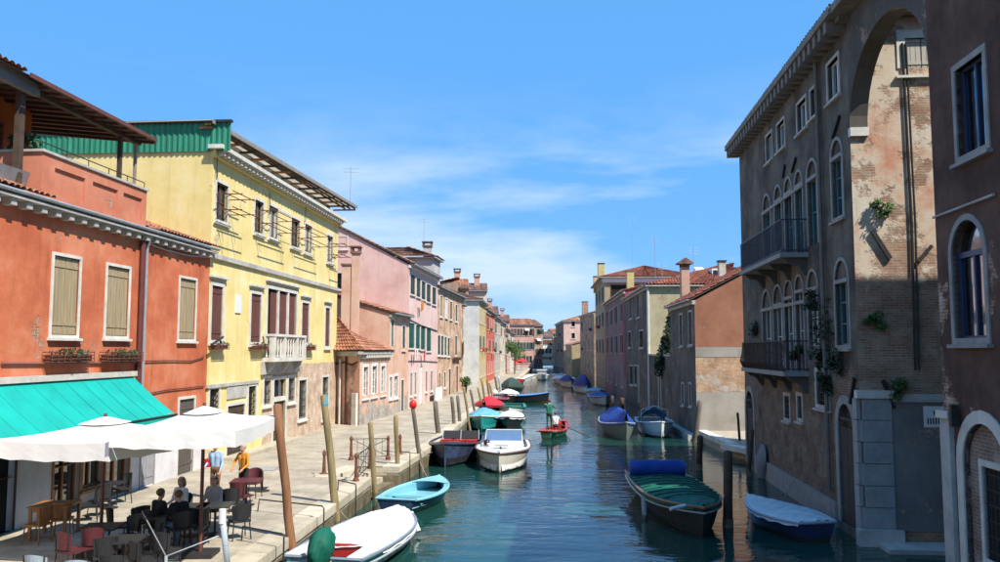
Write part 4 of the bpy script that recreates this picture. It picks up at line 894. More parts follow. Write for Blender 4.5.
# --- houses farther along the left bank
def LF(px, Y):
    r = ray(px, 380); return Vector((r.x/r.y*Y, Y))
WHT = stucco('white_plaster', (.62, .60, .55), (.5, .48, .44), (.68, .66, .62), peel=.02, zpeel=(2.5, .2), seed=14); OCH = stucco('ochre_plaster', (.52, .40, .18), (.45, .33, .14), seed=15)
RDP = stucco('red_far_plaster', (.50, .13, .09), (.42, .11, .07), seed=16); GRY = stucco('grey_far_plaster', (.42, .39, .35), (.33, .31, .28), (.52, .49, .44), peel=.05, seed=17); CRM = stucco('cream_plaster', (.58, .50, .38), (.5, .42, .3), (.64, .57, .46), peel=.03, seed=18); ROS = stucco('rose_plaster', (.52, .30, .25), (.45, .25, .2), seed=19); BRF = stucco('far_brick', (.40, .20, .13), (.34, .15, .09), peel=.3, seed=20)
KS_ = dict(kind=['shut', 'open', 'shut', 'glass'], fw=.07, sm=WOODK, nz=2, sash=WOODD); KB = dict(kind=['shut', 'open', 'glass'], fw=.07, sm=WOODB, nz=2, sash=WOODD); KD = dict(kind=['dark', 'glass'], fw=.07, nz=2, sash=WOODD); DOOR = dict(kind='shut', sm=WOODD, doorway=True, margin=1.2)
def row(z1, n, kws, zb=ZQ):
    fl = []; k = len(kws); h = (z1-zb-.5)/k
    for i, kw in enumerate(kws): fl.append((zb+h*i+h*.34, h*.52, n, .95, kw))
    return fl
def top_y(px, py, Y): return AT(px, py, Y).z
p6, p7, p8, p9 = LF(463, 95), LF(467, 103), LF(479, 104), LF(494, 131)
z6 = top_y(464, 306, 95)
house('narrow_brick_house', 'narrow red brick house left of the tall white house', B5, p6, ZQ, z6, 9, BRF, floors=row(z6, 1, (KD, KB, KB)), roof='shed', rise=.2, seed=6, far=True, toward=(0, 95))
z7 = top_y(478, 300, 104)
H7, F7, _ = house('white_house', 'tall white house with a bare side wall and old tiled hip roof', LF(479, 104), LF(486, 117), ZQ, z7, 9, OCH, floors=row(z7, 4, (KD, KS_, KB)), sidem=WHT, roof='hip', rise=.35, seed=7, far=True, toward=(4, 110), rm=TILE_D)
q = F7.P(5.5, 0, -5).xy; MB().box(q.x-1.6, q.x+1.6, q.y-2, q.y+2, z7, z7+2.6).build('roof_turret', BRF, H7); tiles('turret_tiles', H7, (q.x-1.9, q.y-2.3, z7+2.3), (q.x-1.9, q.y+2.3, z7+2.3), (q.x+1.9, q.y+2.3, z7+3.2), (q.x+1.9, q.y-2.3, z7+3.2), TILE)
z8 = top_y(489, 312, 124)
house('red_far_house', 'narrow bright red house with dark awnings behind the white house', LF(486.3, 117.5), LF(494.5, 134), ZQ, z8, 9, RDP, floors=row(z8, 4, (KD, KB, KS_)), roof='gable', rise=.3, seed=8, far=True, toward=(4, 120))
specs = [('grey_house', 'weathered grey house beyond the narrow red one', 494.8, 500, 134.5, 146, 317, GRY, TILE_D), ('cream_house', 'cream house with chimneys in the middle of the left row', 500.2, 505.5, 146.5, 160, 322, CRM, TILE_D),
         ('rose_house', 'pale rose house just before the far bend on the left', 505.7, 510, 160.5, 175, 329, ROS, TILE), ('pale_house', 'whitish house last in the left row before the bend', 510.2, 514, 175.5, 190, 333, WHT, TILE)]
for nm, lb, x0, x1, y0, y1, ty, m_, t_ in specs:
    zz = top_y(x0, ty, y0); Hh, Ff, _ = house(nm, lb, LF(x0, y0), LF(x1, y1), ZQ, zz, 9, m_, floors=row(zz, 4, (KD, KS_, KB)), roof='gable', rise=.3, seed=int(x0), far=True, toward=(8, 150), rm=t_, pitch=.4)
    q = Ff.P(3, 0, -2.5).xy; chimney(Hh, q.x, q.y, zz, zz+2.2, .9, CRM, 'flare')
# across the end of the canal, facing us
endz = [('end_house_tiled', 'long house with tiled roof facing down the canal at the bend', 509, 534, 215, 321, ROS, TILE, 7, 3), ('end_house_brick', 'brick-red house at the right end of the tiled long house', 534.5, 543, 218, 322, BRF, TILE_D, 3, 4), ('end_house_white', 'distant whitish house in the gap where the canal ends', 541, 553, 262, 334, WHT, TILE_D, 4, 3), ('end_house_grey', 'distant grey house right of the gap where the canal ends', 553.5, 568, 268, 331, CRM, TILE, 5, 3)]
for nm, lb, x0, x1, y0, ty, m_, t_, n, k in endz:
    zz = top_y(x0, ty, y0)-1.0; house(nm, lb, LF(x0, y0), LF(x1, y0+1), ZQ, zz, 10, m_, floors=row(zz, n, (KD, KS_, KB, KS_)[:k]), roof='gable', rise=.35, seed=int(x0), far=True, toward=(5, 0), rm=t_, pitch=.45)
# foliage on the far left bank
def bush(name, label, c, r, n, size, m, trunk=True, seed=1):
    t = thing(name, label, 'tree' if 'tree' in name else 'shrub', (c.x, c.y, ZQ))
    if trunk:
        tr = MB().tube([(c.x, c.y, ZQ), (c.x+.08, c.y, (c.z+ZQ)/2), (c.x, c.y, c.z)], [.13, .1, .05], 7)
        for k in range(5): a = k*1.26; tr.tube([(c.x, c.y, c.z-r[2]*.5), (c.x+math.cos(a)*r[0]*.6, c.y+math.sin(a)*r[1]*.6, c.z+r[2]*.3)], [.05, .015], 5)
        tr.build('trunk', WOODD, t)
    cr_ = MB(); R = random.Random(seed)
    for k in range(7): cr_.leaves(c+Vector((R.uniform(-.6, .6)*r[0], R.uniform(-.6, .6)*r[1], R.uniform(-.6, .6)*r[2])), [q*R.uniform(.4, .65) for q in r], n//7, size, seed+k)
    tag(cr_.build('crown', m, t), kind='stuff'); return t
bush('street_tree', 'small green tree on the far left bank', AT(514.5, 350, 160), (1.9, 1.9, 2.1), 1500, .16, GREEN_L, seed=5)
bush('potted_shrub', 'green shrub by the steps of the ochre brick house', AT(465.5, 381, 88), (.6, .6, .7), 500, .1, GREEN_L, seed=9)

# second row of roofs behind the left bank
for nm, lb, x0, x1, y0, ty, m_, t_ in (('back_row_tiled_house', 'house with bright tiled roof rising behind the narrow brick house', 452, 471, 112, 283, BRF, TILE), ('back_row_turret_house', 'old tiled roof behind the white house', 472, 490, 124, 287, CRM, TILE_D), ('back_row_grey_house', 'grey house rising behind the weathered grey one', 488, 501, 152, 310, GRY, TILE_D), ('back_row_rose_house', 'rose house behind the cream one with chimneys', 501, 512, 180, 318, ROS, TILE_D)):
    zz = top_y(x0, ty, y0)-.6; a_ = LF(x0, y0); b_ = LF(x1, y0); Hh, Ff, _ = house(nm, lb, (b_.x-.5, y0+.6), (a_.x-.5, y0+.5), ZQ, zz, 8, m_, floors=[(zz-2.4, 1.4, 3, .8, KD)], roof='gable', rise=.36, seed=int(x0), far=True, toward=(0, 0), rm=t_, pitch=.35)
    q = Ff.P(1.5, 0, -3).xy; chimney(Hh, q.x, q.y, zz, zz+2.4, .8, CHP, 'flare')
# ================================================================== HOUSES, RIGHT BANK
PC = V2(G(865, 545, 0)); PV = Vector((math.tan(math.atan((575-500)/FPX)), 1.0)).normalized()
def PX(px):
    r = ray(px, 450); s = r.x/r.y; t = (s*PC.y-PC.x)/(PV.x-s*PV.y); return PC+PV*t
PF = PX(746.5); FP = Fac(PC, PF, (0, 30)); UP = FP.L
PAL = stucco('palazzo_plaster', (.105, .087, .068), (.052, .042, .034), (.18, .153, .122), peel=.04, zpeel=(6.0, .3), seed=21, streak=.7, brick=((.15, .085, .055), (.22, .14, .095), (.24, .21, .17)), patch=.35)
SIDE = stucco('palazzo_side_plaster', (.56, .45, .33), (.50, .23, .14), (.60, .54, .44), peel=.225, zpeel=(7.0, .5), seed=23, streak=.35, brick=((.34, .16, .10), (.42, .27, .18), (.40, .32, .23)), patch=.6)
zpc = FP.uz(760, 124)[1]
PH = thing('old_palazzo', 'large grey-brown palazzo with arched windows and two iron balconies', 'palazzo', (PC.x, PC.y, 0))
at_w = [FP.R(*q) for q in ((766.5, 772.5, 134.5, 160), (777.5, 785, 122, 148), (797.5, 806.8, 101, 129.5), (811, 818, 88, 115), (845, 858, 40, 80))]
big2 = FP.R(846, 858, 128, 210); big1 = FP.R(845, 859, 257, 345)
def inset(r, m): k = max(0, m-r[0]); return (r[0]+k, r[1], r[2]+k, r[3])   # keep clear of the corner
at_w[-1] = inset(at_w[-1], .75); big2 = inset(big2, .75); big1 = inset(big1, .6)
log2 = [FP.R(*q) for q in ((763.8, 771.2, 195, 268), (775.4, 782.2, 186, 264), (785.4, 792.8, 178, 261), (796, 803.4, 171, 258), (808, 818, 160, 245))]
log1 = [FP.R(*q) for q in ((763, 771.5, 291, 343), (774, 783, 286, 343), (785, 793.5, 281, 343), (796, 804, 276, 343), (808.5, 818.5, 271, 346))]
zb2, zb1 = FP.uz(785, 262)[1], FP.uz(780, 369)[1]
log2 = [(r[0], zb2 if i < 4 else r[1], r[2], r[3]) for i, r in enumerate(log2)]; log1 = [(r[0], zb1 if i < 4 else r[1], r[2], r[3]) for i, r in enumerate(log1)]
gd = FP.R(839.5, 854.5, 404, 497); gd = (gd[0], .25, gd[2], gd[3]); gf = FP.R(745.5, 754, 391, 455); gf = (max(.2, gf[0]), .2, min(UP-.25, gf[2]), gf[3])
sm_w = [FP.R(*q) for q in ((785, 790, 396, 418), (798, 802.5, 396, 418), (817, 829, 372, 405))]
opsP = [r+(False,) for r in at_w]+[r+(True,) for r in log2+log1+[big1, big2, gd, gf]]+[r+(False,) for r in sm_w]
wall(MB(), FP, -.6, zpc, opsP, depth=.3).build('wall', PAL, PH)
PST = mat('palazzo_stone', (.27, .26, .24), .8, var=.25)
for i, r in enumerate(at_w): win(PH, FP, r, 'glass', .1, STONE_D, nx=2, nz=1, sash=WHITE, glass=skyglass())
CST = mat('cornice_stone', (.20, .175, .145), .85, var=.35)
DST = mat('dark_bracket', (.10, .09, .08), .85, var=.3)
PST = mat('palazzo_stone', (.27, .26, .24), .8, var=.25)
GRB = mat('blue_green_sash', (.10, .20, .21), .5)
def tympanum(w_, r):
    R_ = (r[2]-r[0])/2-.004; m_ = (r[0]+r[2])/2; zz = r[3]-(r[2]-r[0])/2
    MB().add([FP.P(m_+R_*math.cos(math.pi*i/12), zz+R_*math.sin(math.pi*i/12), -.06) for i in range(13)], [tuple(range(13))]).build('tympanum', PAL, w_); MB().fb(FP, r[0]-.02, r[2]+.02, zz-.07, zz+.05, -.16, .05).build('lintel', PST, w_)
for r in log2: tympanum(win(PH, FP, r, 'glass', .10, PST, arch=True, nx=2, nz=2, sash=GRB, doorway=True, name='window', glass=skyglass()), r)
for r in log1: tympanum(win(PH, FP, r, 'glass', .10, PST, arch=True, nx=2, nz=2, sash=FRAME, doorway=True, name='window'), r)
for r in (big2, big1):
    w_ = win(PH, FP, r, 'glass', .11, PST, arch=True, nx=2, nz=3, sash=GRB)
    tympanum(w_, r)
win(PH, FP, gd, 'shut', .26, PST, mat('old_dark_door', (.05, .04, .035), .7), arch=True, doorway=True); win(PH, FP, gf, 'shut', .26, PST, mat('old_dark_door', (.05, .04, .035), .7), arch=True, doorway=True)
for r in sm_w: win(PH, FP, r, 'dark', .13, STONE_D, bars=4)
# impost course across the grouped arches
for lg in (log2, log1):
    zz = min(q[3]-(q[2]-q[0])/2 for q in lg[:4]); MB().fb(FP, lg[3][0]-.2, lg[0][2]+.2, zz-.06, zz+.06, -.02, .06).build('impost_course', PST, PH)
# water-line plinth, corner quoins
MB().fb(FP, gd[2]+.32, gf[0]-.32, -.6, .75, -.05, .1).build('plinth', PST, PH)
Fps = Fac(PC, PC+Vector((FP.n.x*-1, FP.n.y*-1))*9.0)
zq = Fps.uz(868, 398)[1]
for k in range(6):
    h0 = .45+(zq-.45)*k/6; h1 = .45+(zq-.45)*(k+1)/6-.02
    MB().fb(Fps, .05 if k % 2 else .0, .82, h0, h1, -.1, .1).build('quoin', mat('quoin_stone', (.30, .30, .29), .75, var=.2), PH)
    MB().fb(FP, .0, .34, h0+.003, h1-.003, -.1, .1).build('quoin', MATS['quoin_stone'], PH)
MB().fb(Fps, -.12, .9, zq, zq+.22, -.1, .16).build('quoin_cap', STONE, PH)
MB().fb(Fps, -.2, 1.0, -.3, .45, -.1, .22).build('quoin_base', STONE_D, PH)
# side wall over the side canal, lit by the sun
sw_ = Fps.R(905, 938, 38, 68)
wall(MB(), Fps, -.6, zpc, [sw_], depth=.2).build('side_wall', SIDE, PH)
w_ = win(PH, Fps, sw_, 'shut', .24, STONE, mat('pale_board', (.42, .38, .32), .8)); 
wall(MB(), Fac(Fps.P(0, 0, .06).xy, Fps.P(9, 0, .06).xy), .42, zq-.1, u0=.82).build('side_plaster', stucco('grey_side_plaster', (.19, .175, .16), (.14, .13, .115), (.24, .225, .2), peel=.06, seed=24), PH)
MB().fb(Fps, .83, 9, zq-.1, zq+.12, .0, .1).build('string_course', STONE_D, PH)
MB().fb(Fps, .3, 9, -.6, .12, .0, 1.0).build('water_ledge', STONE_D, PH)
u = Fps.uz(902, 60)[0]; u2 = Fps.uz(914, 360)[0]
for o in (0, .1): MB().tube([Fps.P(u+o, Fps.uz(902, 44)[1], .06), Fps.P(u+.35*0+o+.05, 9, .06), Fps.P(u2+o, Fps.uz(914, 370)[1], .06)], .03, 6).build('cable_pipe', IRON, PH)
def anchor(F, x0, y0, x1, y1, wd=.06):
    a, b = F.uz(x0, y0), F.uz(x1, y1); P = F.P; d = Vector((b[0]-a[0], b[1]-a[1])).normalized(); nn = Vector((-d.y, d.x))*wd
    MB().hexa([P(a[0]-nn.x, a[1]-nn.y, .02), P(b[0]-nn.x, b[1]-nn.y, .02), P(b[0]+nn.x, b[1]+nn.y, .02), P(a[0]+nn.x, a[1]+nn.y, .02), P(a[0]-nn.x, a[1]-nn.y, .1), P(b[0]-nn.x, b[1]-nn.y, .1), P(b[0]+nn.x, b[1]+nn.y, .1), P(a[0]+nn.x, a[1]+nn.y, .1)]).build('iron_anchor', IRON, PH)
anchor(Fps, 871.5, 231, 889.5, 259, .06); anchor(Fps, 931, 246, 917, 262, .045); anchor(Fps, 882, 380, 893, 408, .04)
for q in ((856, 378, 852, 403), (841, 116, 834, 138), (797, 158, 793, 172), (786, 165, 784, 178)): anchor(FP, *q, .05)
# street sign on the side wall
sg = Fps.R(922.5, 946, 406, 427); sp = Fps.P((sg[0]+sg[2])/2, sg[1], .08)
T = thing('street_sign', 'white painted street sign high on the shaded side wall of the palazzo', 'sign', sp)
MB().fb(Fps, sg[0], sg[2], sg[1], sg[3], .062, .085).build('plate', WHITE, T)
w_ = sg[2]-sg[0]; h_ = sg[3]-sg[1]                           # worn lettering, legible only as strokes
for k in range(7): MB().fb(Fps, sg[0]+w_*(.14+.115*k), sg[0]+w_*(.14+.115*k)+.035, sg[1]+h_*.16, sg[1]+h_*.44, .085, .09).build('lettering', MATS['dark_iron'], T)
for k in range(2): MB().fb(Fps, sg[0]+w_*(.42+.25*k), sg[0]+w_*(.42+.25*k)+.06, sg[1]+h_*.58, sg[1]+h_*.8, .085, .09).build('lettering', MATS['dark_iron'], T)
# arch of wall that spans the side canal to the near house
NB = PX(945.5); FA = Fac(NB, PC, (0, 20)); LA = FA.L; zsp = Fps.uz(866, 128)[1]; zap = zsp+2.2
am = MB(); k = 20; arc = [(LA/2-LA/2*math.cos(math.pi*i/k), zsp+(zap-zsp)*math.sin(math.pi*i/k)) for i in range(k+1)]
for i in range(k):
    p, q = arc[i], arc[i+1]
    for d in (0, -.5): am.add([FA.P(p[0], p[1], d), FA.P(q[0], q[1], d), FA.P(q[0], zpc, d), FA.P(p[0], zpc, d)], [(0, 1, 2, 3)])
    am.add([FA.P(p[0], p[1], 0), FA.P(q[0], q[1], 0), FA.P(q[0], q[1], -.5), FA.P(p[0], p[1], -.5)], [(0, 1, 2, 3)])
am.add([FA.P(0, zpc, 0), FA.P(LA, zpc, 0), FA.P(LA, zpc, -.5), FA.P(0, zpc, -.5)], [(0, 1, 2, 3)])
am.build('spanning_arch', stucco('arch_plaster', (.10, .085, .07), (.07, .06, .05), (.14, .12, .10), peel=.07, seed=25), PH)
MB().fb(Fps, -.02, .5, zsp-.25, zsp, -.1, .1).build('impost', STONE, PH)
# rest of body, roof, cornice and modillions
q = MB(); P = FP.P; DPAL = 9.0
q.add([P(UP, -.6), P(UP, -.6, -DPAL), P(UP, zpc, -DPAL), P(UP, zpc)], [(0, 1, 2, 3)]); q.add([P(0, -.6, -DPAL), P(UP, -.6, -DPAL), P(UP, zpc, -DPAL), P(0, zpc, -DPAL)], [(0, 1, 2, 3)]); q.build('back_wall', PAL, PH)
MB().fb(FP, -.4, UP+.35, zpc, zpc+.24, -DPAL, .62).build('cornice', CST, PH); MB().fb(FP, -.3, UP+.3, zpc-.12, zpc-.002, -.1, .3).build('cornice_band', CST, PH)
MB().fb(FA, 0, LA+.4, zpc+.001, zpc+.24, -.7, .56).build('cornice', CST, PH)
cb = None; u = .1
while u < UP+.2:
    if cb is None: cb = MB().fb(FP, u, u+.26, zpc-.36, zpc-.003, .0, .55).build('modillion', CST, PH); cbu = u
    else:
        c2 = cb.copy(); C.objects.link(c2); dd = FP.t*(u-cbu); c2.location = (dd.x, dd.y, 0)
    u += .56
tiles('roof_tiles', PH, P(-.3, zpc+.26, .5), P(UP+.3, zpc+.26, .5), P(UP+.3, zpc+1.6, -4.5), P(-.3, zpc+1.6, -4.5), TILE_D)
p = FP.P(FP.uz(834, 20)[0], zpc, -.3); MB().box(p.x-.05, p.x+.75, p.y-.4, p.y+.4, zpc+.1, zpc+3.2).build('chimney', mat('grey_chimney', (.45, .44, .42), .8), PH)
MB().fb(FP, FP.uz(832, 20)[0]-2.4, FP.uz(836, 20)[0]-.45, zpc+.24, zpc+1.8, -1.2, -.6).build('roof_hut', WHITE, PH)
MB().tube([P(FP.uz(822, 150)[0], 1.0, .12), P(FP.uz(822, 150)[0], zpc-.1, .12)], .07, 8).build('drain_pipe', mat('dark_pipe', (.14, .12, .10), .6), PH)
# balconies: stone slab on brackets, iron railing of bellied bars
def balcony(u0, u1, zb, h, pj, bm_, bow):
    B_ = MB().fb(FP, u0, u1, zb-.16, zb, -.02, pj).build('balcony', PST, PH)
    rl = MB(); n = int((u1-u0)/.16); pts = [(u0+(u1-u0)*i/n, pj-.08) for i in range(n+1)]+[(u, d) for u in (u0+.04, u1-.04) for d in (.15, .32, .5, .68) if d < pj-.1]
    for u, d in pts:
        o = bow if d > pj-.1 else 0
        rl.tube([FP.P(u, zb, d), FP.P(u, zb+h*.25, d+o), FP.P(u, zb+h*.6, d+o*.3), FP.P(u, zb+h, d)], .016, 5)
    for z in (zb+h, zb+.08): rl.tube([FP.P(u0+.04, z, 0), FP.P(u0+.04, z, pj-.08), FP.P(u1-.04, z, pj-.08), FP.P(u1-.04, z, 0)], .028, 6)
    rl.build('railing', bm_, B_)
    for i in range(4):
        u = u0+.2+(u1-u0-.65)*i/3; MB().prism([FP.P(u, zb-.16, 0), FP.P(u, zb-.16, pj-.15), FP.P(u, zb-.34, pj-.3), FP.P(u, zb-.42, .3), FP.P(u, zb-.75, .12), FP.P(u, zb-.75, 0)], (0, 0, 0), FP.t.to_3d()*.22).build('bracket', DST, B_)
    return B_
balcony(log2[3][0]-.45, log2[0][2]+.5, zb2, 1.15, .95, mat('blue_iron', (.05, .06, .08), .5, .2), 0); balcony(log1[3][0]-.4, log1[0][2]+.55, zb1, 1.05, .85, mat('brown_iron', (.06, .035, .028), .7), .12)
def weed(F, x, y, r, n, label, m=GREEN_D, seed=1):
    u, z = F.uz(x, y); p = F.P(u, z, .12); t = thing('wall_weed', label, 'weed', p)
    st = MB()
    for k in range(5): a = k*1.3; st.tube([F.P(u, z, 0), F.P(u+math.cos(a)*r*.7, z+math.sin(a)*r*.8, .2)], .012, 4)
    st.build('stem', WOODD, t); mb = MB(); R = random.Random(seed)
    for k in range(6): mb.leaves(p+Vector((R.uniform(-.2, .2), R.uniform(-.5, .5)*r, R.uniform(-.8, .8)*r)), (.2, r*.5, r*.55), n//6, .07, seed*9+k)
    tag(mb.build('leaves', m, t), kind='stuff')
for i, (x, y, r, lb) in enumerate(((829, 328, .75, 'large dark weed tuft right of the lower balcony'), (823, 358, .4, 'hanging weed tuft beside the lower balcony end'), (842, 361, .38, 'weed tuft under the tall lower arched window'), (800, 353, .3, 'weed hanging over the near end of the lower balcony'), (831, 385, .3, 'small weed low on the palazzo wall'), (757, 330, .5, 'plant growing at the far end of the lower balcony'), (818, 300, .3, 'weed beside the arched window by the drainpipe'))): weed(FP, x, y, r, 260, lb, seed=i+1)
for i, (x, y, r, lb) in enumerate(((880, 212, .28, 'green weed on the sunlit side wall of the palazzo'), (897, 388, .3, 'weed below the shadow line on the palazzo side wall'), (872, 320, .22, 'weed at the palazzo corner just under the shadow line'))): weed(Fps, x, y, r, 200, lb, GREEN_L, seed=i+20)

# ------------------------------------------------------------------ near house at the right edge
NS = PC-PV*26.0; FN = Fac(NB, NS, (0, 5)); zN = 14.4
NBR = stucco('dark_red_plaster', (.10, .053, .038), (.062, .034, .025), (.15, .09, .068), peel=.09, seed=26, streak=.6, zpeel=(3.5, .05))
NH = thing('dark_red_house', 'dark red-brown house at the right edge with blue windows', 'house', (NB.x, NB.y, 0))
w1 = FN.R(957, 986, 60, 152); w2 = FN.R(953.5, 985.5, 219, 338); dz = FN.R(966, 1010, 421, 600); dz = (dz[0], .3, dz[2], FN.uz(985, 424)[1])
extra = [(w1[0]+4.2, w1[1], w1[2]+4.2, w1[3]), (w2[0]+4.2, w2[1], w2[2]+4.2, w2[3])]
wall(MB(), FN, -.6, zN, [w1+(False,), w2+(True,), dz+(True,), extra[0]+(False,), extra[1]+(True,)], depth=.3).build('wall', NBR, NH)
NAVY = mat('navy_sash', (.03, .05, .11), .4)
for r in (w1, extra[0]): win(NH, FN, r, 'glass', .13, PST, nx=2, nz=1, sash=NAVY, glass=skyglass())
for r in (w2, extra[1]):
    w_ = win(NH, FN, r, 'glass', .13, PST, arch=True, nx=2, nz=1, sash=NAVY, glass=skyglass()); zz = r[3]-(r[2]-r[0])/2; MB().fb(FN, r[0], r[2], zz-.06, zz+.06, -.16, -.1).build('transom', NAVY, w_)
w_ = win(NH, FN, dz, 'dark', .26, STONE, arch=True, doorway=True, name='water_door')
bk = Fac(FN.P(dz[0], 0, -.12).xy, FN.P(dz[2], 0, -.12).xy, (0, 5)); dw = (.55, 1.3, bk.L-.3, 3.1)
mbk = wall(MB(), bk, .3, dz[3]-.02, [dw]); 
MB().fb(bk, 0.0, bk.L, .3, .301, 0, 0); rr = bk.L/2; zz = dz[3]-rr
mbk = wall(MB(), bk, .3, zz, [dw]); mbk.add([bk.P(rr+(rr-.001)*math.cos(math.pi*i/12), zz+(rr-.001)*math.sin(math.pi*i/12)) for i in range(13)], [tuple(range(13))])
mbk.build('brick_infill', stucco('infill_brick', (.3, .2, .14), peel=.6, brick=((.27, .16, .11), (.34, .23, .16), (.36, .32, .27)), seed=27), w_)
iw = win(NH, bk, dw, 'dark', .12, STONE, bars=6)
MB().fb(FN, .0, .45, -.6, FN.uz(950, 418)[1], -.1, .1).build('pilaster', STONE_D, NH); MB().fb(FN, -.06, .52, FN.uz(950, 418)[1], FN.uz(950, 412)[1]+.02, -.1, .16).build('pilaster_cap', STONE, NH)
u = FN.uz(952, 214)[0]; MB().tube([FN.P(.05, FN.uz(946, 214)[1], .06), FN.P(w2[2]+.6, FN.uz(985, 199)[1], .06)], .03, 6).build('cable', STONE_D, NH)
a, z = FN.uz(960, 412); MB().fb(FN, a-.06, a+.06, z-.3, z+.15, .05, .2).build('wall_lamp', IRON, NH)
q = MB(); P = FN.P; LN = FN.L
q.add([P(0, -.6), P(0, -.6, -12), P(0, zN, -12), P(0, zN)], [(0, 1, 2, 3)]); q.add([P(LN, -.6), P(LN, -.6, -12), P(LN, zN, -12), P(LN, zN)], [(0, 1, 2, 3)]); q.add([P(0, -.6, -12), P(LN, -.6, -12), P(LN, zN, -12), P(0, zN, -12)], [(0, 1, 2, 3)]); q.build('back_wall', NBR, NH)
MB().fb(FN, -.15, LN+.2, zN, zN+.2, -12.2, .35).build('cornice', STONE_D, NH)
MB().fb(FN, .02, LN-.1, zN+.2, 18.0, -11.9, -3.4).build('unseen_shadow_block', NBR, NH); MB().fb(FN, -.12, LN, 18.0, 18.15, -12.1, -3.2).build('unseen_block_eaves', STONE_D, NH)  # unseen rear block, added so its shadow falls on the palazzo side wall

# ------------------------------------------------------------------ brick-gabled house beyond the side yard
R2A = V2(G(697, 430.5, .6)); 
def RX(px, dirx=.05):
    r = ray(px, 430); s = r.x/r.y; d = Vector((dirx, 1)).normalized(); t = (s*R2A.y-R2A.x)/(d.x-s*d.y); return R2A+d*t
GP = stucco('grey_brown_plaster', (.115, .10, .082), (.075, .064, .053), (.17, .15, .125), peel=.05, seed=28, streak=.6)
TERR = stucco('terracotta_over_grey', (.31, .135, .08), (.26, .11, .065), (.35, .17, .105), seed=29, streak=.2)
GYW = stucco('grey_cement', (.32, .29, .245), (.26, .235, .195), (.38, .345, .295), peel=.0, seed=30, streak=.25, brick=((.48, .24, .13), (.55, .34, .20), (.52, .42, .30)))
R2B = RX(672); F2 = Fac(R2A, R2B, (0, 50)); z2 = F2.uz(695, 300)[1]
rd = dict(kind='shut', fw=.12, fm=STONE_D, sm=WOODD)
Fn2 = Fac(R2A, R2A-F2.n*11.0); zmid = Fn2.uz(720, 347)[1]; ztop = Fn2.uz(743, 272)[1]; ut = Fn2.uz(743, 272)[0]; rise2 = (ztop-z2-.1)/ut
H2, _, _ = house('terracotta_gable_house', 'house whose sunlit gable is terracotta plaster over bare brick', R2A, R2B, .5, z2, 11, GP, [(F2.R(*q), rd) for q in ((689, 692.4, 312, 344), (680, 682.6, 315, 345), (689.5, 691.5, 384, 405), (682, 684, 384, 404))], roof='shed', rise=rise2, seed=31, sidem=TERR, rm=TILE_R, toward=(0, 50), cm=STONE_D)
Fl2 = Fac(Fn2.P(0, 0, .03).xy, Fn2.P(11, 0, .03).xy)
GY2 = stucco('cement_with_brick_scar', (.40, .365, .31), (.34, .31, .26), (.46, .42, .36), peel=.03, zpeel=(0, 0), seed=30, streak=.25, brick=((.50, .24, .12), (.56, .34, .19), (.52, .42, .30)))
zA, zB = Fn2.uz(720, 392)[1], Fn2.uz(720, 357)[1]
wall(MB(), Fl2, .2, zA).build('cement_dado', GYW, H2); wall(MB(), Fl2, zB, zmid).build('cement_band', GYW, H2)
wall(MB(), Fac(Fn2.P(0, 0, .012).xy, Fn2.P(11, 0, .012).xy), zA, zB).build('brick_band', stucco('scarred_brick', (.42, .38, .32), peel=.19, seed=33, brick=((.50, .24, .12), (.56, .34, .19), (.52, .42, .30)), patch=.3), H2)
sp = MB(); spu = Fn2.uz(697, 370)[0]; 
# yard platform between the two houses
ya, yb = V2(G(697, 433, .6)), PX(742); 
yd_ = MB(); e0 = R2A+Vector((0, -.4)); 
pts = [V2(G(695, 429, .6)), V2(G(729, 444, .6)), Vector((PF.x+1.2, PF.y+.05)), Vector((PF.x+14, PF.y-.5)), Vector((R2A.x+14, R2A.y-.2)), R2A+Vector((.02, -.01))]
top = [Vector((p.x, p.y, .6)) for p in pts]; bot = [Vector((p.x, p.y, -1.2)) for p in pts]
n = len(pts); yd_.add(top+bot, [tuple(range(n))]+[(i, (i+1) % n, n+(i+1) % n, n+i) for i in range(n)]); yard = tag(yd_.build('side_yard', MATS.get('paving') or mat('yard_paving', (.38, .33, .25), .85, var=.25)), kind='structure')
def estone(a, b, w=.5):
    d = (b-a).normalized(); nn = Vector((d.y, -d.x)); q = [a-nn*.06, b-nn*.06, b+nn*w, a+nn*w]
    c = sum(q, Vector((0, 0)))/4
    if (c-a).dot(Vector((1, 0))) < 0: q = [a+nn*.06, b+nn*.06, b-nn*w, a-nn*w]
    MB().hexa([(p.x, p.y, .38) for p in q]+[(p.x, p.y, .64) for p in q]).build('edge_stone', STONE, yard)
for k in range(4): estone(pts[0].lerp(pts[1], k/4+.003), pts[0].lerp(pts[1], (k+1)/4-.003))
for k in range(2): estone(pts[1].lerp(pts[2], k/2+.003), pts[1].lerp(pts[2], (k+1)/2-.003))
tag(MB().fb(F2, F2.L*.0+.2, F2.L+2, -.8, .32, -.05, .5).build('landing_strip', STONE_D), kind='structure')
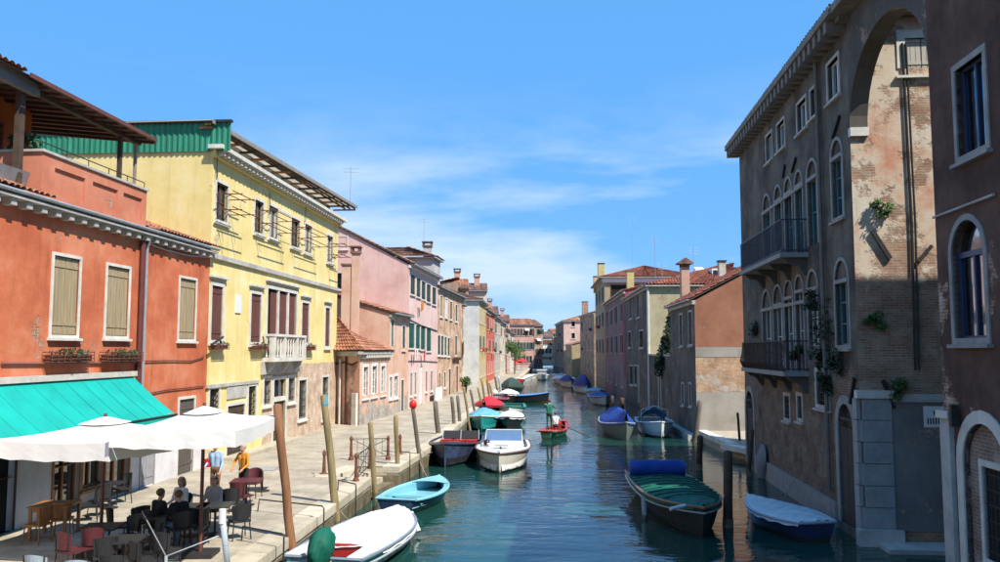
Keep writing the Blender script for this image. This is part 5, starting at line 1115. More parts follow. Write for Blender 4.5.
# ------------------------------------------------------------------ yellowish house with red roof, skylight and chimneys
R3A, R3B = RX(651), RX(626.5); F_3 = Fac(R3A, R3B, (0, 80)); zr3 = F_3.uz(650, 285)[1]
YG = stucco('faded_yellow_plaster', (.42, .36, .22), (.36, .30, .18), (.46, .40, .27), peel=.02, seed=34, streak=.3)
kd = dict(kind='dark', fw=.13, fm=STONE_D); 
w3r = [(F_3.R(*q), dict(kind='shut', sm=WOODD, fw=.15, fm=STONE_D)) for q in ((629.5, 632, 295, 318), (636.5, 639.5, 293, 317))]+[(F_3.R(*q), kd) for q in ((628.5, 631, 332, 347), (639.5, 643.5, 331, 347), (630, 633, 366, 384), (634.5, 637, 366, 384))]+[((F_3.uz(638, 380)[0]-.2, .4, F_3.uz(640, 380)[0]+.5, F_3.uz(639, 366)[1]), dict(kind='shut', sm=mat('pale_door', (.42, .36, .25), .7), doorway=True))]
H3r, _, Fn3r = house('yellow_gable_house', 'grey-fronted house with faded yellow side wall and red hipped roof', R3A, R3B, .3, zr3, 15, GP, w3r, roof='hip', rise=.30, seed=35, sidem=YG, rm=TILE_R, toward=(0, 80))
MB().tube([F_3.P(-.05, .6, .1), F_3.P(-.05, zr3-.2, .1)], .12, 8).build('drain_pipe', mat('white_pipe', (.55, .53, .48), .5), H3r); MB().tube([F_3.P(.5, .6, .1), F_3.P(.5, zr3-.2, .1)], .07, 8).build('drain_pipe', IRON, H3r)
p = AT(684.5, 266, 62); chimney(H3r, p.x, p.y, 8.0, p.z-.1, .62, CHP, 'gable'); p = AT(721.5, 262, 68); chimney(H3r, p.x, p.y, 10.5, p.z, .55, mat('pale_chimney', (.5, .42, .33), .8), 'flat', IRON)
roof_n = None
def on_roof3(x, y):                                          # camera-side slope of that roof
    for k in range(400):
        Y = 60+k*.1; q = AT(x, y, Y)
        zz = zr3+.06+.30*(R3A.y-Y)*-1.0*1.0
        if Y > R3A.y and q.z >= zz-3: 
            if q.z <= zr3+.12+(Y-R3A.y)*.30*15/2/(min(15, F_3.L)*.42): return q
    return AT(x, y, 72)
p = on_roof3(699, 271); MB().hexa([(p.x-.4, p.y-.3, p.z), (p.x+.4, p.y-.3, p.z), (p.x+.4, p.y+.5, p.z+.25), (p.x-.4, p.y+.5, p.z+.25), (p.x-.4, p.y-.3, p.z+.16), (p.x+.4, p.y-.3, p.z+.16), (p.x+.4, p.y+.5, p.z+.41), (p.x-.4, p.y+.5, p.z+.41)]).build('skylight', WHITE, H3r)
p = on_roof3(715.5, 276); dm = MB().box(p.x-.35, p.x+.35, p.y-.2, p.y+1.5, p.z-.6, p.z+.65).build('dormer', WHITE, H3r); MB().box(p.x-.26, p.x+.26, p.y-.225, p.y-.203, p.z-.1, p.z+.5).build('pane', GLASS, dm)
for (x, y, Y, h) in ((693.5, 262, 75, 2.4), (655, 258, 80, 3.0), (662, 268, 78, 1.5)): p = AT(x, y, Y); antenna(H3r, p.x, p.y, p.z-2, h+1, 3)
iv = R3A.lerp(R2B, .35)
t = thing('ivy', 'dark ivy climbing the faded yellow wall above the garden wall', 'ivy', (iv.x+1.2, iv.y, .5)); iw_ = MB()
for k in range(14):
    a = k/13; p = AT(661+13*min(1, a*1.05), 368-50*a, R2B.y+3+2*random.random()); iw_.leaves(p, (.6, .6, .8), 170, .13, k+60)
tag(iw_.build('foliage', GREEN_D, t), kind='stuff'); MB().tube([(iv.x+1.0, iv.y, .5), (iv.x+1.2, iv.y, 2.5), (iv.x+2, iv.y, 5)], [.12, .08, .04], 7).build('stem', WOODD, t)
gw = thing('garden_wall', 'brown garden wall with pointed doorway between the two right bank houses', 'wall', (R2B.x, R2B.y, .3)); Fg = Fac(R2B, R3A, (0, 60)); gdr = (Fg.L*.45, .35, Fg.L*.45+1.1, 3.6)
zg = Fg.uz(661, 356)[1]
wall(MB(), Fg, -.5, zg, [gdr+(True,)]).build('wall', GP, gw); win(gw, Fg, gdr, 'shut', .2, STONE, WOODD, arch=True, doorway=True); MB().fb(Fg, 0, Fg.L, zg, zg+.15, -.4, .1).build('coping', STONE_D, gw)
MB().add([Fg.P(0, -.5, -.4), Fg.P(Fg.L, -.5, -.4), Fg.P(Fg.L, zg, -.4), Fg.P(0, zg, -.4)], [(0, 1, 2, 3)]).build('back_face', GP, gw)
# ------------------------------------------------------------------ farther right bank
R4B = RX(606); F_4 = Fac(R3B, R4B, (0, 100)); zr4 = F_4.uz(622, 293)[1]
CRI = stucco('crimson_plaster', (.30, .07, .075), (.25, .055, .06), seed=36); DMV = stucco('dull_mauve_plaster', (.25, .16, .15), (.20, .125, .12), seed=37, streak=.5)
kk = dict(kind='open', fw=.12, sm=WOODK, fm=STONE_D)
house('crimson_house', 'crimson and mauve house with dark shutters beside the grey-fronted house', R3B, R4B, .3, zr4, 12, DMV, floors=[(zr4-3.2, 2.0, 4, 1.0, kk), (zr4-6.8, 2.0, 4, 1.0, kk), (1.2, 2.2, 4, 1.0, KD)], sidem=CRI, roof='shed', rise=.25, seed=38, far=True, rm=TILE_R, toward=(0, 100))
p = F_4.P(1.2, 0, .06); MB().fb(F_4, .1, 2.2, 2.5, zr4-.3, .005, .03).build('red_strip', CRI, bpy.data.objects['crimson_house'])
p = AT(630, 275, 96); chimney(bpy.data.objects['crimson_house'], p.x, p.y, zr4, p.z+.4, .8, mat('yellow_chimney', (.5, .4, .18), .8), 'flat')
R5B = RX(596.5); F_5 = Fac(R4B, R5B, (0, 120)); zr5 = F_5.uz(603, 279)[1]
CRM2 = stucco('tan_plaster', (.36, .29, .17), (.3, .24, .14), seed=39, streak=.4); Fn5r = Fac(R4B, R4B-F_5.n*13)
lg = [((1.0, zr5-3.4, 5.0, zr5-1.2), dict(kind='dark', fw=.15, fm=WOODD, doorway=True)), ((5.6, zr5-3.4, 8.6, zr5-1.2), dict(kind='glass', fw=.15, fm=WHITE, sash=WHITE)), ((9.2, zr5-3.4, 12.2, zr5-1.2), dict(kind='glass', fw=.15, fm=WHITE, sash=WHITE))]
H5r, _, _ = house('tan_tall_house', 'tall tan house with white-banded loggia and pyramid tiled roof', R4B, R5B, .3, zr5, 13, CRM2, floors=[(zr5-3.2, 2, 3, 1.1, kk), (zr5-7, 2, 3, 1.1, kk), (zr5-11, 2, 3, 1.1, kk), (1.4, 2.2, 3, 1.1, KD)], sidewins=lg, sidem=CRM2, roof='hip', rise=.33, seed=40, far=True, rm=TILE_R, toward=(0, 120), over=.7)
MB().fb(Fn5r, -.3, 13, zr5-.75, zr5-.08, -.05, .25).build('white_band', WHITE, H5r); MB().fb(Fn5r, .6, 12.6, zr5-4.0, zr5-3.5, .0, 1.0).build('loggia_parapet', mat('dull_parapet', (.2, .2, .19), .8), H5r)
for x, yt, yy in ((601, 264, 131), (596.5, 277, 138)): p = AT(x, yt, yy); chimney(H5r, p.x, p.y, zr5-1, p.z, 1.0, mat('yellow_chimney', (.5, .4, .18), .8), 'flat', IRON)
p = AT(632, 218, 128); antenna(H5r, p.x, p.y, zr5+1, p.z-zr5-1, 3)
R6A, R6B = R5B+Vector((.2, .4)), LF(581, 172); zz = AT(595, 310, R6A.y).z
H6, F6, _ = house('rust_brick_house', 'dark rust-brown brick house with orange roof edge on the right bank', LF(594.5, 150), LF(580.5, 170), .3, zz, 10, stucco('rust_brick', (.24, .11, .075), (.2, .09, .06), peel=.2, seed=41), floors=row(zz, 4, (KD, KB, KS_), .3), roof='shed', rise=.3, seed=42, far=True, toward=(5, 150)); p = AT(585, 302, 168); chimney(H6, p.x, p.y, zz-1, p.z, 1.2, BRF, 'flat')
zz = AT(566, 321, 185).z; PA_ = LF(564, 185); Fq = Fac(PA_, LF(556, 215), (0, 200))
ROSL = stucco('light_rose_plaster', (.60, .42, .36), (.54, .36, .3), seed=43)
uA = Fac(PA_, PA_-Fq.n*11); 
house('rose_end_house', 'pale rose house with two small windows facing us near the canal end', PA_, LF(556, 215), .3, zz, 11, GP, floors=row(zz, 4, (KD, KB, KS_), .3), sidewins=[(uA.R(571.5, 575, 321, 326.5), dict(kind='dark', fw=.12)), (uA.R(571.5, 575, 333, 338.5), dict(kind='dark', fw=.12))], sidem=ROSL, roof='hip', rise=.3, seed=44, far=True, toward=(5, 200))
zz = AT(574, 345, 176).z; house('low_tan_house', 'low tan outbuilding under the pale rose house', LF(572, 176), LF(566, 184), .3, zz, 8, CRM2, floors=[(2, 2, 2, 1, KD)], roof='shed', rise=.25, seed=45, far=True, toward=(5, 180))
house('last_right_house', 'shaded far house last in the right row', LF(555.8, 216), LF(553, 262), .3, AT(556, 338, 216).z, 10, GP, floors=row(9, 4, (KD, KS_, KB), .3), roof='gable', rise=.3, seed=46, far=True, toward=(5, 230), pitch=.45)
# right bank landing and land
tag(MB().add([(30, 60, .25), (90, 60, .25), (90, 420, .25), (30, 420, .25)], [(0, 1, 2, 3)]).build('right_bank', MATS['grimy_stone']), kind='structure')
# bridge far away
bA, bB = Vector((5.5, 236, 0)), Vector((19, 236, 0)); br_ = thing('canal_bridge', 'small pale stone footbridge closing the far end of the canal', 'bridge', (12, 236, 0)); mb = MB(); k = 16
for i in range(k):
    x0, x1 = 4+17*i/k, 4+17*(i+1)/k
    f = lambda x: .9+1.7*math.sin(math.pi*(x-4)/17); g = lambda x: -.3+2.2*math.sqrt(max(0, 1-((x-12.5)/6.2)**2)) if abs(x-12.5) < 6.2 else -.3
    mb.hexa([(x0, 234.8, g(x0)), (x1, 234.8, g(x1)), (x1, 237.2, g(x1)), (x0, 237.2, g(x0)), (x0, 234.8, f(x0)+.15), (x1, 234.8, f(x1)+.15), (x1, 237.2, f(x1)+.15), (x0, 237.2, f(x0)+.15)])
mb.build('span', STONE, br_)
for y in (234.85, 237.15): MB().tube([(4+17*i/k, y, 1.9+1.7*math.sin(math.pi*i/k)) for i in range(k+1)], .06, 5).build('rail', IRON, br_)
# ================================================================== BOATS
def glossy(name, col, rough=.25, var=.08): return mat(name, col, rough, var=var, scale=2.0, bump=.03, spec=.5, wl=name.startswith(('boat', 'offwhite')))
def tarp(name, col): return mat(name, col, .7, var=.14, scale=2.5, bump=.5, bscale=5)
def hull_fn(L_, B_, fb_, tw, bow, sheer, tm=.42):
    def w(t):
        if t <= tm: k = t/tm; return B_/2*(tw+(1-tw)*math.sin(k*math.pi/2))
        k = (t-tm)/(1-tm); return B_/2*max(.0, 1-k**bow)
    def zs(t): return fb_+sheer*max(0, (t-.35)/.65)**2+.25*sheer*max(0, (.25-t)/.25)**2
    def yy(t): return -L_/2+L_*t
    return w, zs, yy
def boat(name, label, loc, rz, L_, B_, fb_, hullm, railm, tw=.75, bow=2.2, sheer=.25, deckm=None, mode='open', inm=None, cover=None, crown=.35, c0=.02, c1=.98, group=None, seats=(.25, .55), fore=.0, stripe=None, ridge=False, flat=1.0, botm=None):
    t_ = thing(name, label, 'boat', loc, rz, group, local=True)
    w, zs, yy = hull_fn(L_, B_, fb_, tw, bow, sheer); n, m = 18, 7; kz = -.22
    mb = MB(); vs = []
    for i in range(n+1):
        t = i/n
        for j in range(-m, m+1):
            a = abs(j)/m; x = w(t)*a**.55*(1 if j > 0 else -1); rk = 1-.10*(1-a)*max(0, (t-.7)/.3)**1.5
            z = kz+(zs(t)-kz)*a**(1.5+.8*t); vs.append((x, yy(t)*rk if t > .7 else yy(t), z))
    s = 2*m+1; mb.add(vs, [(i*s+j, (i+1)*s+j, (i+1)*s+j+1, i*s+j+1) for i in range(n) for j in range(2*m)]); mb.f.append(tuple(range(s)))
    hu = mb.build('hull', hullm, t_, smooth=False, local=True)
    # gunwale
    def edge(off, dz, i0=0, i1=n): return [(sg*max(.0, w(i/n)+off), yy(i/n), zs(i/n)+dz) for sg in (1,) for i in range(i0, i1+1)]
    R_ = edge(.02, .0); path = [(-x, y, z) for x, y, z in R_]+[(x, y, z) for x, y, z in reversed(R_)][1:]
    MB().tube(path, .045, 6).build('gunwale', railm, t_, local=True)
    MB().tube([path[0], path[-1]], .045, 6).build('transom_rail', railm, hu, local=True)
    if stripe: 
        p2 = [(-x-.012, y, z-.16) for x, y, z in R_]+[(x+.012, y, z-.16) for x, y, z in reversed(R_)][1:]; MB().tube(p2, .03, 6).build('rubbing_strake', stripe, hu, local=True)
    def sheet(t0, t1, zf, k=14, q=8, ov=.0):
        g = MB(); vs = []
        for i in range(k+1):
            t = t0+(t1-t0)*i/k
            for j in range(q+1):
                a = -1+2*j/q; vs.append((a*(w(t)+ov), yy(t), zf(t, a)))
        return g.add(vs, [(i*(q+1)+j, (i+1)*(q+1)+j, (i+1)*(q+1)+j+1, i*(q+1)+j+1) for i in range(k) for j in range(q)])
    if mode in ('open', 'cockpit'):
        fz = .10 if fb_ > .5 else .2; MB_ = sheet(.02, .93, lambda t, a: fz+.02*abs(a)); 
        for v in MB_.v: v.x *= .86
        MB_.build('floor', inm or deckm, t_, local=True)
        li = MB(); vs = []
        for i in range(n+1):
            t = i/n*.97
            for sg in (-1, 1): vs += [(sg*max(0, w(t)-.02), yy(t), zs(t)+.01), (sg*max(0, w(t)-.16), yy(t), zs(t)+.01), (sg*max(0, w(t)*.86), yy(t), fz+.01)]
        for i in range(n):
            for o in (0, 3):
                for k in range(2): li.f.append((i*6+o+k, (i+1)*6+o+k, (i+1)*6+o+k+1, i*6+o+k+1))
        li.v = [Vector(v) for v in vs]; li.f.append((2, 1, 4, 5)); li.build('inner_side', inm or deckm, t_, local=True)
        for st in seats: x = w(st)*.92; MB().box(-x, x, yy(st)-.13, yy(st)+.13, fb_*.62, fb_*.62+.045).build('thwart', deckm or inm, t_, local=True)
    if mode == 'deck' or fore:
        f0 = 1-fore if fore else .0
        sheet(max(.02, f0), .985, lambda t, a: zs(t)+.02+.06*(1-a*a)).build('foredeck' if fore else 'deck', deckm, t_, local=True)
    if cover is not None:
        rr = random.Random(len(label)); 
        def cz(t, a):
            e = math.sin(math.pi*min(1, max(0, (t-c0)/(c1-c0))))**.45 if not ridge else 1-.35*abs(2*(t-c0)/(c1-c0)-1)**2
            pr = (1-abs(a)**(1.6 if not ridge else 1.05))
            if abs(a) > .99: return zs(t)-.10+.02*math.sin(t*40)
            return zs(t)+.035+crown*e*pr*flat+.026*math.sin(t*23+a*5)*pr+.02*math.sin(t*51-a*9)*pr+.018*math.sin(t*37+a*14)
        sheet(c0, c1, cz, 30, 14, .05).build('cover', cover, t_, smooth=True, local=True)
    return t_, w, zs, yy
def outboard(t_, y, z, cowl, leg, s=1.0, name='outboard_motor'):
    o = MB().ball((0, y-.16*s, z+.30*s), (.17*s, .26*s, .24*s), 12, 8).build(name, cowl, t_, smooth=True, local=True)
    MB().box(-.06*s, .06*s, y-.26*s, y-.1*s, z-.75*s, z+.12*s).build('leg', leg, o, local=True); MB().box(-.12*s, .12*s, y-.12*s, y+.08*s, z-.12*s, z+.1*s).build('clamp', leg, o, local=True)
    return o
def head_(a, b): d = V2(b)-V2(a); return math.atan2(-d.x, d.y)
def rope(name_parent, a, b, sag=.25, r=.014):
    a, b = Vector(a), Vector(b); pts = [a.lerp(b, k/8)-Vector((0, 0, sag*math.sin(math.pi*k/8))) for k in range(9)]
    return MB().tube(pts, r, 5)
BW = glossy('boat_white', (.68, .67, .63)); BLB = glossy('boat_light_blue', (.22, .50, .58)); BNV = glossy('boat_navy', (.02, .035, .09)); BBK = glossy('boat_black', (.018, .018, .022)); BDB = glossy('boat_dark_blue', (.02, .06, .22))
BGR = glossy('boat_green', (.02, .16, .09)); BRD = glossy('boat_red', (.42, .03, .025)); BGY = glossy('boat_grey', (.38, .42, .45)); BTE = glossy('boat_teal', (.02, .22, .22)); BWD = glossy('boat_wood', (.25, .12, .05), .4)
TW_ = tarp('tarp_white', (.74, .73, .70)); TB_ = tarp('tarp_blue', (.012, .055, .30)); TG_ = tarp('tarp_green', (.0, .10, .062)); TR_ = tarp('tarp_red', (.50, .02, .03)); TK_ = tarp('tarp_black', (.025, .025, .028)); TLB = tarp('tarp_pale_blue', (.12, .34, .48)); TPG = tarp('tarp_pale_grey', (.62, .64, .66))  # the last cloth is a plain pale grey
# 1 covered white boat in the foreground
a, b = G(322, 560, .5), G(402, 508, .62); c = (a+b)/2; Lb = (b-a).length
t1, w, zs, yy = boat('covered_motorboat', 'white-covered pale blue motorboat moored in the foreground by the quay', (c.x, c.y, 0), head_(a, b), Lb, 2.2, .52, BLB, glossy('rail_grey', (.20, .24, .28)), tw=.86, bow=2.9, sheer=.12, deckm=BW, mode='open', inm=BW, cover=TW_, crown=.20, c0=.20, c1=.99, seats=(.1,), stripe=BGY)
for sg in (-1, 1): MB().box(sg*.78-.2, sg*.78+.2, -Lb/2+.02, -Lb/2+1.1, .50, .58).build('stern_deck', BW, t1, local=True)
MB().box(-.5, .5, -Lb/2+1.2, -Lb/2+1.32, .3, .60).build('bulkhead', BRD, t1, local=True)
sh = MB(); vs = []; prof = [(.14, -.05), (.2, .1), (.19, .28), (.22, .42), (.3, .56), (.36, .72), (.38, .86), (.36, 1.0), (.30, 1.11), (.2, 1.19), (.08, 1.23)]
for i, (r0, z) in enumerate(prof):
    for k in range(20):
        an = 2*math.pi*k/20; rr = .88*r0*(1+.13*math.sin(an*5+i*.75)+.10*math.sin(an*9-i*1.1)+.06*math.sin(an*3+i*1.4)); vs.append((.05*i/10+rr*.85*math.cos(an), -Lb/2-.28+.028*i+rr*1.25*math.sin(an), z+.03*math.sin(an*4+i)))
n_ = len(prof); sh.add(vs, [(i*20+k, i*20+(k+1) % 20, (i+1)*20+(k+1) % 20, (i+1)*20+k) for i in range(n_-1) for k in range(20)]); sh.f.append(tuple((n_-1)*20+k for k in range(20)))
mo = outboard(t1, -Lb/2-.1, .5, BBK, IRON, .7); mc = sh.build('motor_cover', TG_, t1, smooth=True, local=True); [MB().tube([(.03+r_*math.cos(k*.524), -Lb/2-.2+r_*1.3*math.sin(k*.524), z_) for k in range(13)], .014, 5).build('lashing', mat('hemp', (.32, .27, .18), .9), mc, local=True) for z_, r_ in ((.3, .19), (.5, .25))]
MB().tube([(w(.93)+.12, yy(.9), zs(.9)+.02), (w(.93)+.42, yy(.87), .12)], .08, 8).build('fender', BW, t1, local=True)
# 2 light blue dinghy
a, b = G(396, 502, .4), G(440, 479, .5); c = (a+b)/2; Lb = (b-a).length
t2, w, zs, yy = boat('light_blue_dinghy', 'open light blue dinghy with navy transom behind the covered motorboat', (c.x, c.y, 0), head_(a, b), Lb, 1.9, .46, BNV, BLB, tw=.72, bow=2.3, sheer=.16, deckm=BLB, mode='open', inm=BLB, seats=(.12, .4), fore=.26)
MB().box(-.2, .2, yy(.3)-.2, yy(.3)+.1, .1, .3).build('fuel_can', IRON, t2, local=True)
# boats moored bow towards us
def bowto(px, py, L_, d=None, z=0.0):                         # centre of a boat whose bow touches the water at that pixel
    p = G(px, py, z); d = d or Vector((.10, .995)); d = Vector(d).normalized(); return Vector((p.x+d.x*L_/2, p.y+d.y*L_/2, 0)), math.atan2(d.x, -d.y)
c, rz = bowto(444, 468, 6.4, (.11, .99))
t3, w, zs, yy = boat('black_workboat', 'black hulled open boat with red seats moored against the quay', c, rz, 6.4, 2.6, .82, mat('peeling_navy', (.03, .045, .09), .6, var=.8, scale=1.6, bump=.2), BBK, tw=.8, bow=1.9, sheer=.28, deckm=TK_, mode='open', inm=BBK, seats=(), fore=.34, botm=BDB)
for x, y in ((-.72, -.6), (-.12, -.6), (.55, -.6), (.0, .5)): MB().box(x-.28, x+.28, y-.3, y+.3, .5, .9).build('red_cushion', BRD, t3, local=True)
ws = MB().hexa([(-.95, -1.7, .85), (.95, -1.7, .85), (.95, -1.66, .85), (-.95, -1.66, .85), (-.9, -1.85, 1.22), (.9, -1.85, 1.22), (.9, -1.81, 1.22), (-.9, -1.81, 1.22)]).build('windscreen', TK_, t3, local=True)
for x in (-.95, .0, .95): MB().tube([(x, -1.6, .8), (x*.97, -1.78, 1.27)], .025, 6).build('post', BGY, t3, local=True)
c, rz = bowto(499, 474, 6.3, (.06, .99))
t4, w, zs, yy = boat('white_motorboat', 'white motorboat with windscreen beside the black hulled boat', c, rz, 6.3, 2.6, .80, glossy('offwhite_hull', (.56, .53, .45)), mat('rail_brown', (.16, .09, .07), .6), tw=.85, bow=2.4, sheer=.06, deckm=BW, mode='open', inm=BW, seats=(), fore=.46)
wsx = MB()
gl = MB().hexa([(-.88, -.52, 1.05), (.88, -.52, 1.05), (.88, -.5, 1.05), (-.88, -.5, 1.05), (-.84, -.9, 1.5), (.84, -.9, 1.5), (.84, -.88, 1.5), (-.84, -.88, 1.5)]).build('windscreen', glossy('screen_glass', (.10, .17, .30), .08), t4, local=True)
for q in ([(-.9, -.5, 1.0), (-.86, -.9, 1.53), (.86, -.9, 1.53), (.9, -.5, 1.0)],): MB().tube(q, .028, 6).build('frame', BW, gl, local=True)
MB().hexa([(-1.0, -.6, .8), (1.0, -.6, .8), (.8, .9, .8), (-.8, .9, .8), (-.92, -.6, 1.06), (.92, -.6, 1.06), (.6, .8, .93), (-.6, .8, .93)]).build('console', BW, t4, local=True)
for x in (-.42, .42): MB().box(x-.28, x+.28, -1.8, -1.25, .3, 1.2).build('seat', BW, t4, local=True)
MB().box(-.3, .3, 1.0, 1.5, 1.0, 1.04).build('hatch', BGY, t4, local=True); MB().ball((.78, -.1, 1.0), .16).build('fender', BBK, t4, smooth=True, local=True); MB().tube([(-.05, 2.6, 1.05), (-.05, 2.95, 1.12)], .05, 6).build('cleat', IRON, t4, local=True)
outboard(t4, -3.15, .7, BBK, IRON, 1.2)
# the row behind them along the quay
def moored(name, label, px, py, L_, B_, fb_, hm, rm, **k):
    d = k.pop('d', (.07, .99)); c, rz = bowto(px, py, L_, d); return boat(name, label, c, rz, L_, B_, fb_, hm, rm, **k)
moored('teal_boat', 'teal boat with pale blue cockpit cover near the quay steps', 481, 431, 6.4, 2.5, .75, BTE, BW, tw=.8, bow=2.3, deckm=BTE, mode='open', inm=BTE, cover=TLB, crown=.55, c0=.35, c1=.8, seats=(), fore=.3)
moored('white_covered_boat', 'dark boat under a white tarpaulin beside the teal boat', 507, 430, 6.0, 2.1, .62, BBK, BBK, tw=.75, bow=2.2, mode='none', cover=TW_, crown=.35, c0=.02, c1=.97, deckm=BW)
moored('red_covered_boat', 'boat under a peaked red tarpaulin in the row along the quay', 484, 418, 7.0, 2.6, .75, BBK, BBK, tw=.75, mode='none', cover=TR_, crown=.75, ridge=True, deckm=BRD)
moored('green_white_boat', 'green and white open boat beside the red-covered boat', 509, 419, 7.0, 2.3, .7, BW, BGR, tw=.8, mode='open', inm=BTE, deckm=BGR, seats=(.3, .6), fore=.25)
moored('dark_red_boat', 'dark boat with maroon deck behind the red-covered boat', 494, 409, 7.0, 2.2, .7, BBK, BRD, tw=.8, mode='deck', deckm=glossy('maroon_deck', (.16, .02, .02)))
moored('pale_tarp_boat', 'boat with whitish rumpled tarpaulin near the blue speedboat', 506, 404.5, 7.0, 2.3, .8, BBK, BBK, tw=.8, mode='none', cover=TW_, crown=.5, deckm=BW)
c = G(523, 402.5, 0); t_, w, zs, yy = boat('blue_speedboat', 'blue decked speedboat with dark hull lying across the canal', (c.x, c.y, 0), math.radians(-78), 5.6, 2.1, .75, BBK, BDB, tw=.8, bow=2.0, deckm=glossy('sky_deck', (.12, .30, .55)), mode='deck'); outboard(t_, -2.75, .7, BW, IRON, 1.2)
moored('camouflage_boat', 'large dark green covered boat beyond the blue speedboat', 509, 398, 9, 2.9, 1.0, BBK, BBK, tw=.85, mode='none', cover=tarp('tarp_dark_green', (.03, .06, .045)), crown=1.1, deckm=BBK)
moored('small_red_boat', 'small red hulled boat far along the left quay', 518, 384.5, 6, 2.0, .7, BRD, BW, mode='deck', deckm=BW)
c = G(542, 379.5, 0); t_, w, zs, yy = boat('far_white_launch', 'white launch coming towards us in mid-canal', (c.x, c.y, 0), math.radians(176), 7, 2.6, .8, BW, BW, deckm=BW, mode='deck'); MB().box(-.8, .8, -1.6, .4, .8, 1.7).build('cabin', glossy('cabin_grey', (.3, .3, .3)), t_, local=True); MB().box(-.95, .95, -1.8, .6, 1.7, 1.8).build('roof', BW, t_, local=True)
# 5 red and green rowing boat
a, b = G(537, 437.5, .3), G(563, 431, .3); d = (V2(b)-V2(a)).normalized(); c = (a+b)/2
d = Vector((.30, .95)).normalized(); Lr = 5.4; c = G(551.5, 437, 0)+Vector((d.x, d.y, 0))*1.2; rzr = math.atan2(-d.x, d.y)
tr, w, zs, yy = boat('rowing_boat', 'red and green rowing boat with two people in mid-canal', (c.x, c.y, 0), rzr, Lr, 1.5, .42, BGR, BRD, tw=.45, bow=1.7, sheer=.35, deckm=BRD, mode='open', inm=BRD, seats=(.5, .75), fore=.12)
MB().box(-.62, .62, yy(.02), yy(.2), .43, .5).build('stern_deck', BWD, tr, local=True)
RB = (c, rzr)
# right bank boats
a, b = G(700, 517, .55), G(655, 478, .6); c = (a+b)/2; Lb = (b-a).length+.9
t_, w, zs, yy = boat('green_covered_boat', 'dark boat with ribbed green cover and blue tarpaulin roll', (c.x, c.y, 0), head_(b, a), Lb, 2.35, .78, mat('dark_hull', (.025, .03, .028), .5), BWD, tw=.86, bow=3.4, sheer=.12, mode='none', cover=TG_, crown=.14, c0=.2, c1=.97, stripe=glossy('strake', (.36, .35, .30)), deckm=BGR)
for k in range(8): t = .28+.075*k; x = w(t); MB().tube([(-x*.98, yy(t), zs(t)+.07), (-x*.5, yy(t), zs(t)+.17), (0, yy(t), zs(t)+.2), (x*.5, yy(t), zs(t)+.17), (x*.98, yy(t), zs(t)+.07)], .025, 6).build('cover_rib', TG_, t_, local=True)
rb_ = MB(); vs = []
for i in range(13):
    x = -1.0+2.0*i/12
    for k in range(12): an = 2*math.pi*k/12; rr = .30*(1+.07*math.sin(an*3+i*1.3))*(.86 if i in (0, 12) else 1); vs.append((x, yy(.12)+rr*1.1*math.cos(an), zs(.12)+.26+rr*math.sin(an)))
rb_.add(vs, [(i*12+k, i*12+(k+1) % 12, (i+1)*12+(k+1) % 12, (i+1)*12+k) for i in range(12) for k in range(12)]); rb_.f += [tuple(range(12)), tuple(12*12+k for k in range(12))]; rb_.build('tarpaulin_roll', TB_, t_, smooth=True, local=True)
MB().box(-1.06, 1.06, yy(.02), yy(.22), zs(.1)-.06, zs(.1)+.02).build('stern_deck', BGR, t_, local=True); MB().tube([(.5, yy(.985), zs(.97)+.06), (1.0, yy(.99)+.3, zs(.97)+.02)], .05, 6).build('bollard', BW, t_, local=True)
MB().tube([(w(.62)+.05, yy(.62), zs(.62)-.1), (w(.62)+.02, yy(.62), -.05)], .09, 8).build('fender', BGY, t_, local=True)
a, b = G(748, 499, .5), G(818, 524, .5); c = (a+b)/2; Lb = (b-a).length
boat('grey_covered_boat', 'navy boat under a taut pale grey cover beside the palazzo', (c.x, c.y, 0), head_(b, a), Lb, 1.75, .52, BNV, BGY, tw=.62, bow=1.9, sheer=.10, mode='none', cover=TPG, crown=.08, c0=.01, c1=.99, deckm=BGY)
c, rz = bowto(627, 441, 7.4, (.0, 1)); t_, w, zs, yy = boat('blue_covered_boat', 'moored boat under a peaked bright blue tarpaulin on the right bank', c, rz, 7.4, 2.1, .75, mat('grey_green_hull', (.13, .15, .13), .5), BGY, tw=.7, bow=2.0, sheer=.35, mode='none', cover=TB_, crown=.95, ridge=True, deckm=BBK)
c, rz = bowto(662, 438.5, 6.0, (.06, 1)); t_, w, zs, yy = boat('white_runabout', 'white runabout with blue bimini frame moored next to the peaked blue tarpaulin', c, rz, 6.0, 2.3, .75, BW, BW, tw=.85, mode='open', inm=BGY, deckm=BW, seats=(.3,), fore=.35); bm2 = MB().tube([(-.9, -.4, .8), (-.85, -.5, 1.5), (0, -.5, 1.75), (.85, -.5, 1.5), (.9, -.4, .8)], .03, 6).build('bow_frame', BW, t_, local=True)
MB().leaves((0, 0, 1), (.0, .0, .0), 0); cv = MB(); vs = []
for i in range(9):
    for j in range(9): x = -.85+1.7*i/8; vs.append((x, -.6-1.6*j/8, 1.62-.5*(x/.85)**2-.5*(j/8)**2+.05*math.sin(i*2+j)))
cv.add(vs, [(i*9+j, (i+1)*9+j, (i+1)*9+j+1, i*9+j+1) for i in range(8) for j in range(8)]).build('folded_hood', TLB, t_, smooth=True, local=True)
